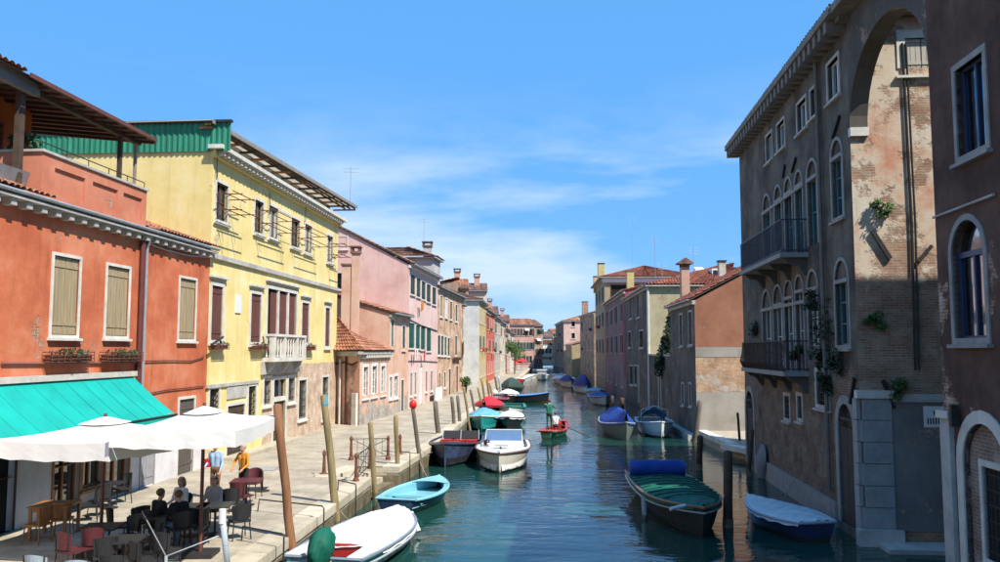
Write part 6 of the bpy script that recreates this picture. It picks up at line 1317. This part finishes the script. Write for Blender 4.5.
for nm, lb, px, py, L_, hm, cv_, cr_ in (('small_blue_boat', 'small boat with blue cover just beyond the peaked tarpaulin', 606, 406, 6, BGY, TB_, .4), ('pale_dinghy', 'pale dinghy with blue cover edge farther along the right bank', 600, 399, 6, BGY, TLB, .3), ('dark_blue_cabin_boat', 'boat under a bulky dark blue tarpaulin on the right bank', 587, 394, 8, BW, tarp('tarp_navy', (.02, .035, .16)), 1.5), ('white_navy_boat', 'white hulled boat with navy cover farther along the right bank', 571, 388, 9, BW, MATS['tarp_navy'] if 'tarp_navy' in MATS else TB_, .9), ('last_right_boat', 'grey boat last in the right bank row', 563, 384.5, 9, BGY, TPG, .5)):
    moored(nm, lb, px, py, L_, 2.3, .75, hm, BGY, mode='none', cover=cv_, crown=cr_, d=(-.03, 1), deckm=BW)
for nm, lb, x0, y0, x1, y1 in (('floating_pontoon', 'long pale pontoon along the far left bank', 510, 382.5, 534, 374), ('green_pontoon', 'long low grey-green pontoon along the far right bank', 569, 379, 555, 373.5)):
    a, b = G(x0, y0, .4), G(x1, y1, .4); n_ = Vector((1.1, 0, 0)); z_ = Vector((0, 0, -.6)); t = thing(nm, lb, 'pontoon', (a.x, a.y, 0)); MB().hexa([a+z_-n_, a+z_+n_, b+z_+n_, b+z_-n_, a-n_, a+n_, b+n_, b-n_]).build('deck', STONE if 'floating' in nm else BGY, t); MB().tube([a+n_+Vector((0, 0, .1)), b+n_+Vector((0, 0, .1))], .09, 6).build('edge', BGY, t)

# ================================================================== MOORING PILES
PG = 'mooring piles along the quay'
def pile(label, xb, yb, xt, yt, r, m, cap=None, z=0.0, Y=None, tipm=None):
    p = G(xb, yb, z); q = AT(xt, yt, p.y-(.15 if Y is None else Y)); d = (q-p); h = d.z; foot = p-d*((1.4)/max(h, .5))
    t = thing('mooring_pile', label, 'pile', (p.x, p.y, 0), group=PG); R = random.Random(int(xb*7)); pts = []; rs = []
    for k in range(9):
        f = k/8; pts.append(foot.lerp(q, f)+Vector((R.uniform(-.015, .015), R.uniform(-.015, .015), 0))); rs.append(r*(1.05-.15*f)*(1+R.uniform(-.04, .04)))
    pts.append(q+d.normalized()*.03); rs.append(rs[-1]*.55); MB().tube(pts, rs, 10).build('shaft', m, t, smooth=True)
    dn_ = d.normalized(); MB().tube([p-dn_*.6, p+dn_*.28], [r*1.09, r*1.07], 10).build('wet_foot', ALGAE, t)
    if cap: MB().tube([q-dn_*.28, q+dn_*.02], [r*.98, r*.93], 10).build('cap', cap, t)
    return t
CAPB = mat('blue_cap', (.10, .28, .33), .6)
pile('reddish brown leaning pile in front of the covered motorboat stern', 294, 570, 277.5, 405, .115, PILE_B); pile('khaki pile with blue painted cap beside the covered motorboat', 338, 530, 324, 396, .115, PILE_K, CAPB)
pile('short khaki pile at the near side of the water steps', 375.5, 500, 370.5, 423, .10, PILE_K); pile('short khaki pile at the far side of the water steps', 398, 484, 395.5, 416, .10, PILE_K)
pl5 = pile('leaning dark pile with a red lamp on top', 422, 472, 413, 409, .10, PILE_G); q = AT(413, 404.5, G(422, 472).y-.15); MB().lathe([(.05, -.22), (.16, -.1), (.17, .02), (.12, .16), (.03, .22)], q, 10).build('red_lamp', mat('red_lamp', (.62, .02, .02), .35), pl5, smooth=True)
pile('broad grey pile with pointed top before the black boat', 440, 448, 435, 402, .15, PILE_G)
for i, (lb, xb, yb, xt, yt, r, m) in enumerate((('dark pile first of the close pair behind the black boat', 455, 437, 452, 397, .12, PILE_G), ('second dark pile of the pair behind the black boat', 461, 434, 457.5, 396, .12, PILE_G), ('thin leaning pile after the dark pair', 470, 431, 464, 388, .09, PILE_K), ('thin dark pile leaning by the teal boat', 477, 424, 470.5, 390, .10, PILE_G), ('thin khaki pile in front of the red-covered boat', 484.5, 417, 478, 388, .10, PILE_K), ('tall khaki pile by the red-covered boat', 487, 412, 481.5, 379, .11, PILE_K), ('tall pile next to the iron bar near the red-covered boat', 491, 407, 487, 380, .11, PILE_B), ('paired pile behind the tall brown one', 494, 405, 489.5, 383, .11, PILE_K), ('weathered pile near the pale tarpaulin boat', 499, 401, 495, 377, .13, PILE_G), ('bleached pile by the dark green covered boat', 502, 399, 498.5, 376, .13, BGY),
     ('grey pile leaning at the corner of the side yard', 695, 443, 700, 401, .16, PILE_G), ('black post rising beside the side yard platform', 741, 452, 737.5, 413, .07, IRON), ('dark pile between green covered boat and side yard', 699, 470, 700, 436, .15, WOODD), ('thick black pile right of the green covered boat', 728, 527, 727.5, 452, .15, WOODD), ('dark pile against the palazzo wall behind the grey covered boat', 796, 497, 797, 434, .10, WOODD), ('dark pile near the palazzo water door', 822.5, 512, 827, 441, .10, WOODD), ('thin dark pile at the far arch of the palazzo', 749, 476, 752, 430, .09, WOODD), ('dark pile on the right bank by the blue peaked tarpaulin', 611, 418, 612, 396, .16, WOODD), ('dark pile beside the crimson house waterline', 621, 420, 622, 398, .2, WOODD))):
    pile(lb, xb, yb, xt, yt, r, m)
tp = thing('tarp_bundle', 'pale cloth bundle hung on the palazzo wall behind the grey covered boat', 'tarpaulin', FP.P(FP.uz(766, 470)[0], .6, .3)); mb = MB(); vs = []
for i in range(9):
    for k in range(10): an = math.pi*k/9; rr = .35+.25*math.sin(math.pi*i/8)+.05*math.sin(k*3+i); u_, z_ = FP.uz(766, 478-34*i/8); vs.append(FP.P(u_+rr*math.cos(an)*.9, z_, .12+rr*.5*math.sin(an)*(1-.7*(i/8)**3)))
mb.add(vs, [(i*10+k, i*10+k+1, (i+1)*10+k+1, (i+1)*10+k) for i in range(8) for k in range(9)]).build('cloth', mat('dull_cloth', (.22, .22, .23), .9), tp, smooth=True)

# ================================================================== QUAY FURNITURE
def mooring_rod(x0, y0, x1, y1, label):
    a, b = G(x0, y0, ZQ+.35), G(x1, y1, ZQ+.35); t = thing('mooring_rod', label, 'rod', (b.x, b.y, ZQ), group='bent iron mooring rods on the quay')
    b2 = b.copy(); b2.z = -.2; a2 = a.copy(); a2.z = ZQ+.02; MB().tube([a2, a+(b-a)*.02, b-(b-a)*.03, b-Vector((0, 0, .06)), b2], .02, 6).build('bar', IRON, t)
mooring_rod(258, 499, 324, 506, 'bent iron rod across the kerb between the brown and khaki piles'); mooring_rod(242, 526, 284, 534, 'bent iron rod across the kerb left of the brown pile'); mooring_rod(338, 480, 356, 484, 'bent iron rod across the kerb near the railing posts'); mooring_rod(398, 451, 410, 452, 'bent iron rod on the kerb beyond the water steps')
def bollard_rail(pts, label, xbrace=True):
    P_ = [G(x, y, ZQ) for x, y in pts]; t = thing('iron_railing', label, 'railing', P_[0])
    for p in P_: MB().lathe([(.11, 0), (.11, .1), (.065, .16), (.05, .8), (.07, .84), (.07, .92), (.03, 1.0)], p, 10).build('post', RUST, t, smooth=False)
    for a, b in zip(P_, P_[1:]):
        u = Vector((0, 0, 1)); mb = MB()
        for z in (.88, .14): mb.tube([a+u*z, b+u*z], .018, 6)
        if xbrace: mb.tube([a+u*.14, b+u*.88], .013, 5); mb.tube([a+u*.88, b+u*.14], .013, 5)
        n = 6
        for k in range(1, n): q = a.lerp(b, k/n); mb.tube([q+u*.14, q+u*.88], .010, 5)
        mb.build('panel', IRON, t)
p0, p1, p2, p3 = Q(NT0-.25, -.35), Q(NT0-.25, ND-.9), Q(NT1+.3, ND-.9), Q(NT1+.3, -.35)
def px_of(p):
    v = Vector(p)-Vector((0, 0, CAMZ)); c, s = math.cos(TH), math.sin(TH); y = v.y*c+v.z*s; z = -v.y*s+v.z*c; return 500+FPX*v.x/y, 281-FPX*z/y
bollard_rail([(356, 482), (370, 468.5)], 'near iron railing of the water steps'); bollard_rail([(351, 460), (388, 459.5)], 'far iron railing of the water steps')
def iron_post(x, y, label):
    p = G(x, y, ZQ); t = thing('iron_post', label, 'post', p); MB().lathe([(.16, 0), (.16, .06), (.07, .12), (.05, .7), (.075, .74), (.06, .86), (.02, .92)], p, 10).build('shaft', RUST, t); MB().box(p.x-.35, p.x+.35, p.y-.25, p.y+.25, ZQ+.003, ZQ+.05).build('base', KS[1], t)
iron_post(324, 475, 'rusty iron post standing alone on the paving by the railing'); iron_post(400, 455, 'rusty iron post on the kerb beyond the water steps')
pw_ = G(229, 580, ZQ); t = thing('grey_post', 'grey pole with white cap at the bottom edge', 'post', pw_); tp_ = AT(222.5, 517, pw_.y-.1); MB().tube([pw_, tp_], .06, 10).build('shaft', BGY, t, smooth=True); MB().tube([tp_-Vector((0, 0, .12)), tp_+Vector((0, 0, .16))], .07, 10).build('cap', WHITE, t)
ra, rb2 = AT(223, 534, pw_.y), AT(166, 556, pw_.y-.6); rc = AT(142, 511, pw_.y+1.2)
t = thing('handrail', 'thin pale metal handrail beside the seated guests', 'railing', (rb2.x, rb2.y, ZQ)); MB().tube([ra, rb2, rc], .013, 6).build('rail', GREYM, t); MB().tube([rb2, (rb2.x, rb2.y, ZQ)], .03, 6).build('upright', BGY, t)
for x0, x1, yb, lb in ((434, 450, 398, 'white work fence panel before the ochre brick house, nearest one'), (441.5, 450, 394.5, 'white work fence panel farther along the ochre brick house')):
    a, b = G(x0, yb+3.5 if x0 < 438 else yb+1.2, ZQ), G(x0+8, yb+.2 if x0 < 438 else yb-2.5, ZQ); t = thing('work_fence', lb, 'fence', a); u = Vector((0, 0, 1)); o = Vector((.04, 0, 0)); MB().hexa([a, b, b+o, a+o, a+u*1.15, b+u*1.15, b+o+u*1.15, a+o+u*1.15]).build('sheet', WHITE, t)
    for q in (a, b): MB().tube([q+o*1.6, q+o*1.6+u*1.25], .035, 6).build('stake', GREYM, t)

# ================================================================== CAFE TERRACE
CANV = mat('parasol_canvas', (.74, .71, .66), .85, var=.05, scale=1.0, bump=.06)
def parasol(label, c, hx, hy, rz, zr, za, dr=.32):
    t = thing('parasol', label, 'parasol', (c[0], c[1], ZQ), rz, 'square cafe parasols', local=True); z0 = zr-ZQ; z1 = za-ZQ
    n = 10; mb = MB(); cr = [(-hx, -hy), (hx, -hy), (hx, hy), (-hx, hy)]
    def surf(k0, k1):
        vs = []
        for e in range(4):
            a, b = cr[e], cr[(e+1) % 4]
            for i in range(n):
                f = i/n; x, y = a[0]+(b[0]-a[0])*f, a[1]+(b[1]-a[1])*f; sag = .05*math.sin(math.pi*f)
                vs.append((x, y, sag))
        return vs
    ring_ = surf(0, 1); N_ = len(ring_); rows_ = 7; vs = []
    for j in range(rows_+1):
        s = .16+(1-.16)*j/rows_
        for x, y, sg in ring_: vs.append((x*s, y*s, z1-.12+(z0-(z1-.12))*((s-.16)/.84)**1.0-sg*s-.05*math.sin(math.pi*(s-.16)/.84)))
    mb.add(vs, [(j*N_+i, j*N_+(i+1) % N_, (j+1)*N_+(i+1) % N_, (j+1)*N_+i) for j in range(rows_) for i in range(N_)]); mb.build('canopy', CANV, t, local=True)
    mb = MB(); vs = []
    for k, dz in ((0, 0), (.5, -dr*.5), (1, -dr)):
        for i, (x, y, sg) in enumerate(ring_): o = 1.006+.006*math.sin(i*1.9)*k; vs.append((x*o, y*o, z0-sg+dz+(.018*math.sin(i*2.3) if k == 1 else 0)))
    mb.add(vs, [(j*N_+i, j*N_+(i+1) % N_, (j+1)*N_+(i+1) % N_, (j+1)*N_+i) for j in range(2) for i in range(N_)]); mb.build('valance', CANV, t, local=True)
    mb = MB(); vs = [(0, 0, z1+.04)]
    for x, y, sg in ring_: vs.append((x*.25, y*.25, z1-.11-sg*.4))
    mb.add(vs, [(0, 1+i, 1+(i+1) % N_) for i in range(N_)]); mb.build('vent', CANV, t, local=True)
    MB().tube([(0, 0, 0), (0, 0, z1+.1)], .04, 10).build('pole', WOODB, t, local=True); MB().box(-.35, .35, -.35, .35, .003, .09).build('base', IRON, t, local=True)
    for x, y in cr: MB().tube([(0, 0, z1-.3), (x*.96, y*.96, z0-.12)], .016, 6).build('rib', WOODB, t, local=True); MB().tube([(0, 0, z0-.35), (x*.45, y*.45, (z0+z1)/2-.25)], .014, 6).build('strut', WOODB, t, local=True)
parasol('near white parasol in front of the turquoise awning', (-9.0, 18.9), 1.45, 1.75, math.radians(-12), 3.52, 3.86, .36); parasol('large white parasol over the dining tables beside the brown pile', (-6.75, 18.9), 1.25, 2.05, math.radians(3), 3.76, 4.10, .32)
BCH = mat('black_rattan', (.02, .02, .022), .6, var=.4, scale=12); MAR = mat('maroon_rattan', (.09, .018, .022), .6, var=.3, scale=12); PALE = mat('sun_painted_rattan', (.30, .36, .40), .45, var=.2, scale=12)  # the last is dark rattan with sun on the backs painted in pale
def make_chair(m, lm, rnd=True, arms=False):
    t = thing('cafe_chair', 'x', 'chair', (0, 0, 0), local=True)
    MB().box(-.22, .22, -.22, .22, .42, .47).build('seat', m, t, local=True)
    mb = MB(); vs = []; k = 8
    for j in range(5):
        for i in range(k+1):
            a = math.radians(-62+124*i/k); z = .5+.38*j/4*(1-(.18*abs(2*i/k-1)**2 if rnd else 0)); r = .235+.04*j/4; vs.append((r*math.sin(a), -.02-r*math.cos(a), z))
    o = len(vs); vs += [(x*.93, y*.93, z) for x, y, z in vs]; f = []
    for j in range(4):
        for i in range(k): a = j*(k+1)+i; f += [(a, a+1, a+k+2, a+k+1), (o+a+1, o+a, o+a+k+1, o+a+k+2)]
    for i in range(k): a = 4*(k+1)+i; f += [(a, a+1, o+a+1, o+a)]
    mb.add(vs, f).build('backrest', m, t, local=True)
    for sx in (-1, 1):
        for sy in (-1, 1): MB().tube([(sx*.19, sy*.19, .42), (sx*.225, sy*.225, 0)], .016, 6).build('leg', lm, t, local=True)
        MB().tube([(sx*.2, -.2, .44), (sx*.22, -.2, .85)], .014, 6).build('back_post', lm, t, local=True)
    return t
protos = {}
def chair(kind, x, y, rz, label, z=ZQ, px=True):
    m = {'black': BCH, 'maroon': MAR, 'pale': PALE, 'wood': CHAIRW}[kind]
    if kind not in protos: t = protos[kind] = make_chair(m, CHAIRW if kind == 'wood' else IRON, kind != 'wood')
    else: t = copy_tree(protos[kind])
    p = G(x, y, z) if px else Vector((x, y, z)); t.location = p; t.rotation_euler = (0, 0, rz); tag(t, label, 'chair', 'cafe chairs on the fondamenta'); return p
def table(x, y, label, sz=.75, m=None, h=.74, four=False, px=True, rz=.1):
    p = G(x, y, ZQ) if px else Vector((x, y, ZQ)); t = thing('cafe_table', label, 'table', p, rz, 'cafe tables', local=True); m = m or mat('table_top', (.33, .33, .30), .5); s = sz/2
    MB().box(-s, s, -s, s, h-.035, h).build('table_top', m, t, local=True)
    if four:
        for sx in (-1, 1):
            for sy in (-1, 1): MB().box(sx*(s-.07)-.035, sx*(s-.07)+.035, sy*(s-.07)-.035, sy*(s-.07)+.035, 0, h-.035).build('leg', m, t, local=True)
        MB().box(-s+.04, s-.04, -s+.05, -s+.08, h-.14, h-.036).build('apron', m, t, local=True)
    else: MB().tube([(0, 0, .03), (0, 0, h-.035)], .03, 8).build('leg', IRON, t, local=True); MB().lathe([(.25, 0), (.25, .02), (.05, .05)], (0, 0, 0.002), 14).build('base', IRON, t, local=True)
    return p
table(54, 536, 'varnished wooden table by the restaurant wall', .95, CHAIRW, .80, True)
chair('wood', 37, 543, 1.4, 'wooden chair at the near side of the varnished table'); chair('wood', 62, 537, .3, 'wooden chair between varnished table and window')
for i, (x, y, r, lb) in enumerate(((88, 521, 2.0, 'black chair against the window nearest the varnished table'), (99, 516, 1.5, 'black chair in the middle of the three by the window'), (121, 503, 2.4, 'black chair by the white pillar'))): chair('black', x, y, r, lb)
table(109, 508, 'small dark table between the black chairs by the window', .7, BCH)
for k, x, y, r, lb in (('maroon', 70, 572, -.5, 'maroon-backed chair at the bottom left'), ('pale', 40, 600, -.2, 'chair back with painted-in sun at the bottom left edge'), ('pale', 78, 606, .1, 'second chair back with painted-in sun beside the maroon one'), ('black', 104, 578, .5, 'dark chair near the parasol pole foot'), ('black', 126, 556, 2.6, 'dark chair facing the shaded table'), ('black', 113, 600, .2, 'dark round-backed chair at the bottom edge'), ('black', 143, 583, -.8, 'dark chair in front of the seated couple')): chair(k, x, y, r, lb)
table(100, 560, 'shaded table near the near parasol pole', .8, BCH); table(122, 575, 'dark table in the shade at the bottom edge', .8, BCH)
# seated guests and their chairs are placed together
def capsule_mesh(prims, vox=.017):
    mb = MB()
    for p, q, r1, r2, k in prims:
        p, q = Vector(p), Vector(q); mb.tube([p, q], [r1, r2], 10); mb.ball(p, r1, 10, 6); mb.ball(q, r2, 10, 6)
    me = bpy.data.meshes.new('tmp'); me.from_pydata(mb.v, [], mb.f); o = bpy.data.objects.new('tmp', me); C.objects.link(o)
    md = o.modifiers.new('r', 'REMESH'); md.mode = 'VOXEL'; md.voxel_size = vox; ms = o.modifiers.new('s', 'SMOOTH'); ms.factor = .5; ms.iterations = 3
    dg = bpy.context.evaluated_depsgraph_get(); out = bpy.data.meshes.new_from_object(o.evaluated_get(dg)); bpy.data.objects.remove(o); return out
SKIN = mat('skin', (.50, .28, .19), .6, var=.08, bump=0)
def person(label, loc, rz, pose, top, bottom, hair, scale=1.0, shoes=None, hairlen=.0, holds=None, bag=None, sleeve=True):
    t = thing('person', label, 'person', loc, rz, local=True); mats = [SKIN, top, bottom, shoes or BBK]; pr = []; fg = []
    def cap(p, q, r1, r2, k): pr.append((p, q, r1*scale, r2*scale, k)) if False else pr.append((Vector(p)*scale, Vector(q)*scale, r1*scale, r2*scale, k))
    sit = pose.get('sit', False); hz = .50 if sit else .90; ln = pose.get('lean', .0); tw = pose.get('twist', 0)
    def up(x, y, z): return (x, y+(z-hz)*math.tan(ln), z)
    th = hz
    for s in (-1, 1):
        hip = (s*.09, 0, hz)
        if sit: knee = (s*.12, .44, .50); ank = (s*.13, .42+pose.get('foot', 0), .09)
        else: st = pose.get('stride', 0)*s; knee = (s*.10, .03+st*.5, .49); ank = (s*.10, -.02+st, .09)
        cap(hip, knee, .085, .062, 2); cap(knee, ank, .058, .042, 2); cap(ank, (ank[0]+s*.02, ank[1]+.15, .04), .042, .032, 3)
    cap((-.05, 0, hz+.02), (.05, 0, hz+.02), .125, .125, 2)
    for s in (-1, 1): cap(up(s*.05, 0, hz+.12), up(s*.085, 0, hz+.40), .105, .115, 1)
    cap(up(-.15, 0, hz+.485), up(.15, 0, hz+.485), .07, .07, 1); cap(up(0, 0, hz+.5), up(0, .015, hz+.60), .055, .05, 0)
    hd = Vector(up(0, .03, hz+.70)); cap(hd+Vector((0, .01, -.06)), hd+Vector((0, -.005, .045)), .072, .088, 0); cap(hd+Vector((0, .08, -.015)), hd+Vector((0, .095, -.03)), .014, .016, 0)
    for s in (-1, 1): cap(hd+Vector((s*.085, -.005, -.01)), hd+Vector((s*.088, -.01, .015)), .016, .018, 0)
    for s in (-1, 1):
        el, wr = pose['armL' if s < 0 else 'armR']; sh = Vector(up(s*.185, 0, hz+.475)); el = sh+Vector((s*el[0], el[1], el[2])); wr = el+Vector((s*wr[0], wr[1], wr[2]))
        cap(sh, el, .055, .043, 1); cap(el, wr, .042, .03, 1 if sleeve else 0); d = (wr-el).normalized(); pm = wr+d*.075; cap(wr+d*.01, pm, .03, .036, 0)
        sd_ = d.cross(Vector((0, 0, 1))); sd_ = sd_.normalized() if sd_.length > .1 else Vector((1, 0, 0)); dn = Vector((0, 0, -1)) if abs(d.z) < .7 else Vector((0, 1, 0))
        for k in range(4): b = pm+sd_*(.026*(k-1.5)); Lf = (.065, .078, .074, .058)[k]; fg.append(([b, b+d*Lf*.55+dn*.008, b+d*Lf*.85+dn*.035], [.0095, .0085, .007]))
        b = wr+d*.03+sd_*(-.035); fg.append(([b, b-sd_*.03+d*.03, b-sd_*.03+d*.06+dn*.01], [.011, .009, .008]))
    me = capsule_mesh(pr, .02*scale)
    import numpy as np
    nv = len(me.vertices); nf = len(me.polygons); ce = np.zeros(nf*3); me.polygons.foreach_get('center', ce); ce = ce.reshape(-1, 3); best = np.full(nf, 1e9); idx = np.zeros(nf, int)
    for p, q, r1, r2, k in pr:
        p, q = np.array(p), np.array(q); v = q-p; l2 = max(1e-9, v.dot(v)); tt = np.clip(((ce-p)@v)/l2, 0, 1); d = np.linalg.norm(ce-(p+tt[:, None]*v), axis=1)-(r1+(r2-r1)*tt); m_ = d < best; best[m_] = d[m_]; idx[m_] = k
    bmz = bmesh.new(); bmz.from_mesh(me)
    fm_ = MB()
    for pts, rs in fg: fm_.tube([Vector(p)*scale for p in pts], [r*scale for r in rs], 6)
    vv = [bmz.verts.new(v) for v in fm_.v]
    for f in fm_.f:
        try: bmz.faces.new([vv[i] for i in f])
        except ValueError: pass
    bmz.to_mesh(me); bmz.free(); me.materials.clear()
    for m_ in mats: me.materials.append(m_)
    ids = np.zeros(len(me.polygons), 'i'); ids[:nf] = idx; me.polygons.foreach_set('material_index', ids); me.shade_smooth()
    o = bpy.data.objects.new('body', me); C.objects.link(o); o.parent = t; BASE[o.name] = Vector()
    h = MB(); c = hd*scale; h.ball(c+Vector((0, -.022, .03))*scale, (.097*scale, .105*scale, .095*scale), 14, 9); h.v = [v if (v-c).y < .05*scale or (v-c).z > .04*scale else c+(v-c)*.8 for v in h.v]
    if hairlen: h.tube([c+Vector((0, -.05, .02))*scale, c+Vector((0, -.075, -.10))*scale, c+Vector((0, -.07, -hairlen))*scale], [.088*scale, .085*scale, .04*scale], 12)
    h.build('hair', hair, t, smooth=True, local=True)
    e = MB(); 
    for s in (-1, 1): e.ball(c+Vector((s*.032, .078, .008))*scale, .009*scale, 6, 4)
    e.build('eyes', DARK, t, local=True)
    return t, hd*scale
HB = mat('hair_brown', (.11, .05, .025), .6, bump=.3, bscale=60); HR = mat('hair_auburn', (.30, .11, .04), .6, bump=.3, bscale=60); HD = mat('hair_dark_blond', (.12, .075, .04), .6, bump=.3, bscale=60); HG = mat('hair_grey', (.35, .33, .30), .6)
JEAN = mat('jeans', (.20, .28, .42), .9); BLK = mat('black_clothes', (.018, .018, .02), .9, var=.3); WSH = mat('white_shirt', (.66, .63, .60), .9); GSH = mat('grey_shirt', (.36, .33, .32), .9); BSH = mat('light_blue_shirt', (.34, .47, .62), .9); ORJ = mat('orange_jacket', (.62, .24, .03), .85); BRT = mat('brown_trousers', (.17, .09, .04), .9); GRNC = mat('green_clothes', (.02, .16, .09), .9)
rest = dict(armL=((.06, .05, -.27), (-.08, .22, -.03)), armR=((.06, .05, -.27), (-.08, .22, -.03)))
def seated(label, px, py, rz, top, bottom, hair, kind='black', clabel='', **k):
    p = AT(px, py, 19.5); p = G(px, py, ZQ+1.31); p.z = ZQ; person(label, p, rz, dict(sit=True, lean=k.pop('lean', -.05), foot=.0, **rest), top, bottom, hair, **k); chair(kind, p.x, p.y, rz, clabel, px=False); return p
pA_ = seated('person in black seated with back to us, left of the couple', 158, 489, -.5, BLK, BLK, HD, clabel='chair under the left guest in black', lean=.1)
pB_ = seated('person in black jacket and blue jeans seated right of the couple', 180.5, 490.5, .75, BLK, JEAN, HD, clabel='chair under the guest in black jacket and jeans', lean=.12)
pC_ = seated('person with auburn hair and white top seated facing the couple', 181, 477, 2.7, WSH, BRT, HR, clabel='chair under the guest with auburn hair', hairlen=.18)
pD_ = seated('person in grey shirt seated beside the parasol pole', 214, 476, 2.9, GSH, BLK, HB, clabel='chair under the guest in grey shirt', hairlen=.12)
table(pA_.x*.5+pC_.x*.5+.5, (pA_.y+pC_.y)/2+.1, 'table between the seated guests', .8, mat('wood_top', (.30, .25, .15), .5), px=False)
table(pD_.x+.35, pD_.y-.85, 'table in front of the guest in grey shirt', .8, mat('wood_top', (.30, .25, .15), .5), px=False)
chair('black', pD_.x+.1, pD_.y-1.75, .1, 'empty black chair with its back to us by the parasol pole', px=False); chair('black', pD_.x+1.1, pD_.y-1.3, .6, 'empty black chair nearest the quay kerb', px=False)
table(246, 505, 'dark table with maroon chairs in front of the standing waiter', .85, MAR); chair('maroon', 240, 512, -.2, 'maroon chair on the near side of the dark table'); chair('maroon', 252, 497, 3.0, 'maroon chair on the far side of the dark table'); chair('black', 231, 519, .2, 'black chair left of the maroon chairs')
table(262, 491, 'grey table at the edge of the parasol shade', .9, mat('table_top', (.33, .33, .30), .5))
person('person standing in orange jacket and dark trousers', G(243, 500, ZQ), 2.6, dict(lean=.05, stride=.04, armL=((.12, .08, -.26), (-.02, .20, -.12)), armR=((.16, .05, -.24), (-.10, .16, -.14))), ORJ, BLK, HG, 1.0)
t_, h_ = person('person standing in light blue shirt and brown trousers with red bag', G(215, 499, ZQ), 2.9, dict(lean=.04, armL=((.06, .02, -.28), (.0, .12, -.2)), armR=((.06, .02, -.28), (-.02, .2, -.1))), BSH, BRT, HB, 1.02)
MB().box(.16, .40, -.16, .1, .98, 1.22).build('bag', mat('red_bag', (.5, .03, .05), .6), t_, local=True)
# rowers
c, rz = RB; M_ = Matrix.Rotation(rz, 3, 'Z')
p = c+M_@Vector((0, -1.75, .48)); person('person standing at the oar in green clothes on the rowing boat', p, rz+.1, dict(lean=.14, stride=.12, armL=((.12, .18, -.12), (-.02, .25, .12)), armR=((.10, .2, -.16), (-.05, .24, .05))), GRNC, mat('dark_green_trousers', (.02, .07, .05), .9), HB, 1.1)
p = c+M_@Vector((0, -.15, .08)); person('person seated in white shirt in the rowing boat', p, rz+.15, dict(sit=True, lean=.22, armL=((.06, .2, -.18), (-.02, .24, -.02)), armR=((.08, .2, -.18), (.0, .24, -.02))), WSH, mat('dark_shorts', (.04, .04, .06), .9), HB, 1.06, sleeve=False)
def oar(a, b, label):
    a, b = c+M_@Vector(a), c+M_@Vector(b); t = thing('oar', label, 'oar', (a+b)/2); MB().tube([a, b], .026, 7).build('shaft', BWD, t); d = (b-a).normalized(); sd_ = Vector((d.y, -d.x, 0)).normalized()*.08; e = b-d*.1; f = b+d*.7; z_ = Vector((0, 0, .012)); MB().hexa([e-sd_-z_, e+sd_-z_, f+sd_-z_, f-sd_-z_, e-sd_+z_, e+sd_+z_, f+sd_+z_, f-sd_+z_]).build('blade', BWD, t)
oar((-.35, -1.3, 1.55), (1.55, -2.5, -.05), 'long oar held by the standing rower'); oar((-.1, .5, .75), (2.3, -.6, .02), 'oar trailing from the seated rower')
for i, (x, y, r, m) in enumerate(((516, 363, 1.6, TR_), (521.5, 361.5, 1.6, TR_))):
    p = AT(x, y, 190); t = thing('red_parasol', ('red parasol on the far left bank', 'second red parasol beside it, nearer the bridge')[i], 'parasol', (p.x, p.y, ZQ)); MB().lathe([(r, 0), (r*.55, .45), (.05, .8)], p, 12).build('canopy', m, t); MB().tube([(p.x, p.y, ZQ), p+Vector((0, 0, .8))], .05, 6).build('pole', GREYM, t)

# mooring lines
def line(label, a, b, sag):
    t = thing('mooring_rope', label, 'rope', (Vector(a)+Vector(b))/2, group='mooring ropes'); rope(t, a, b, sag, .016).build('rope', mat('hemp', (.32, .27, .18), .9), t)
line('rope from the reddish brown pile to the covered motorboat stern', AT(288, 530, G(292, 557).y), G(305, 556, .6), .15); line('rope from the khaki blue-capped pile to the covered motorboat', AT(334, 495, G(336, 519).y), G(352, 520, .6), .2)
line('rope from the dinghy bow to the quay beyond the steps', G(438, 480, .55), G(420, 462, .7), .3); line('rope from the red-lamped pile to the black boat', AT(418, 445, G(422, 472).y), G(432, 452, .9), .2); line('rope from the thick black pile to the green covered boat', AT(727.5, 490, G(728, 527).y), G(703, 512, .7), .2); line('rope from the palazzo pile to the grey covered boat', AT(796, 475, G(796, 497).y), G(770, 503, .6), .3)

for k, x, y, r, lb in (('black', 150, 560, 2.2, 'dark chair just behind the pale handrail'), ('black', 165, 572, -.3, 'dark chair half hidden by the handrail foot'), ('black', 136, 541, .9, 'dark chair between the shaded tables'), ('maroon', 92, 567, .4, 'maroon chair second from the bottom left corner'), ('black', 196, 545, 1.6, 'dark chair right of the guest in jeans'), ('black', 118, 545, -1.2, 'dark chair left of the shaded table')): chair(k, x, y, r, lb)
table(150, 548, 'dark table behind the handrail', .8, BCH)
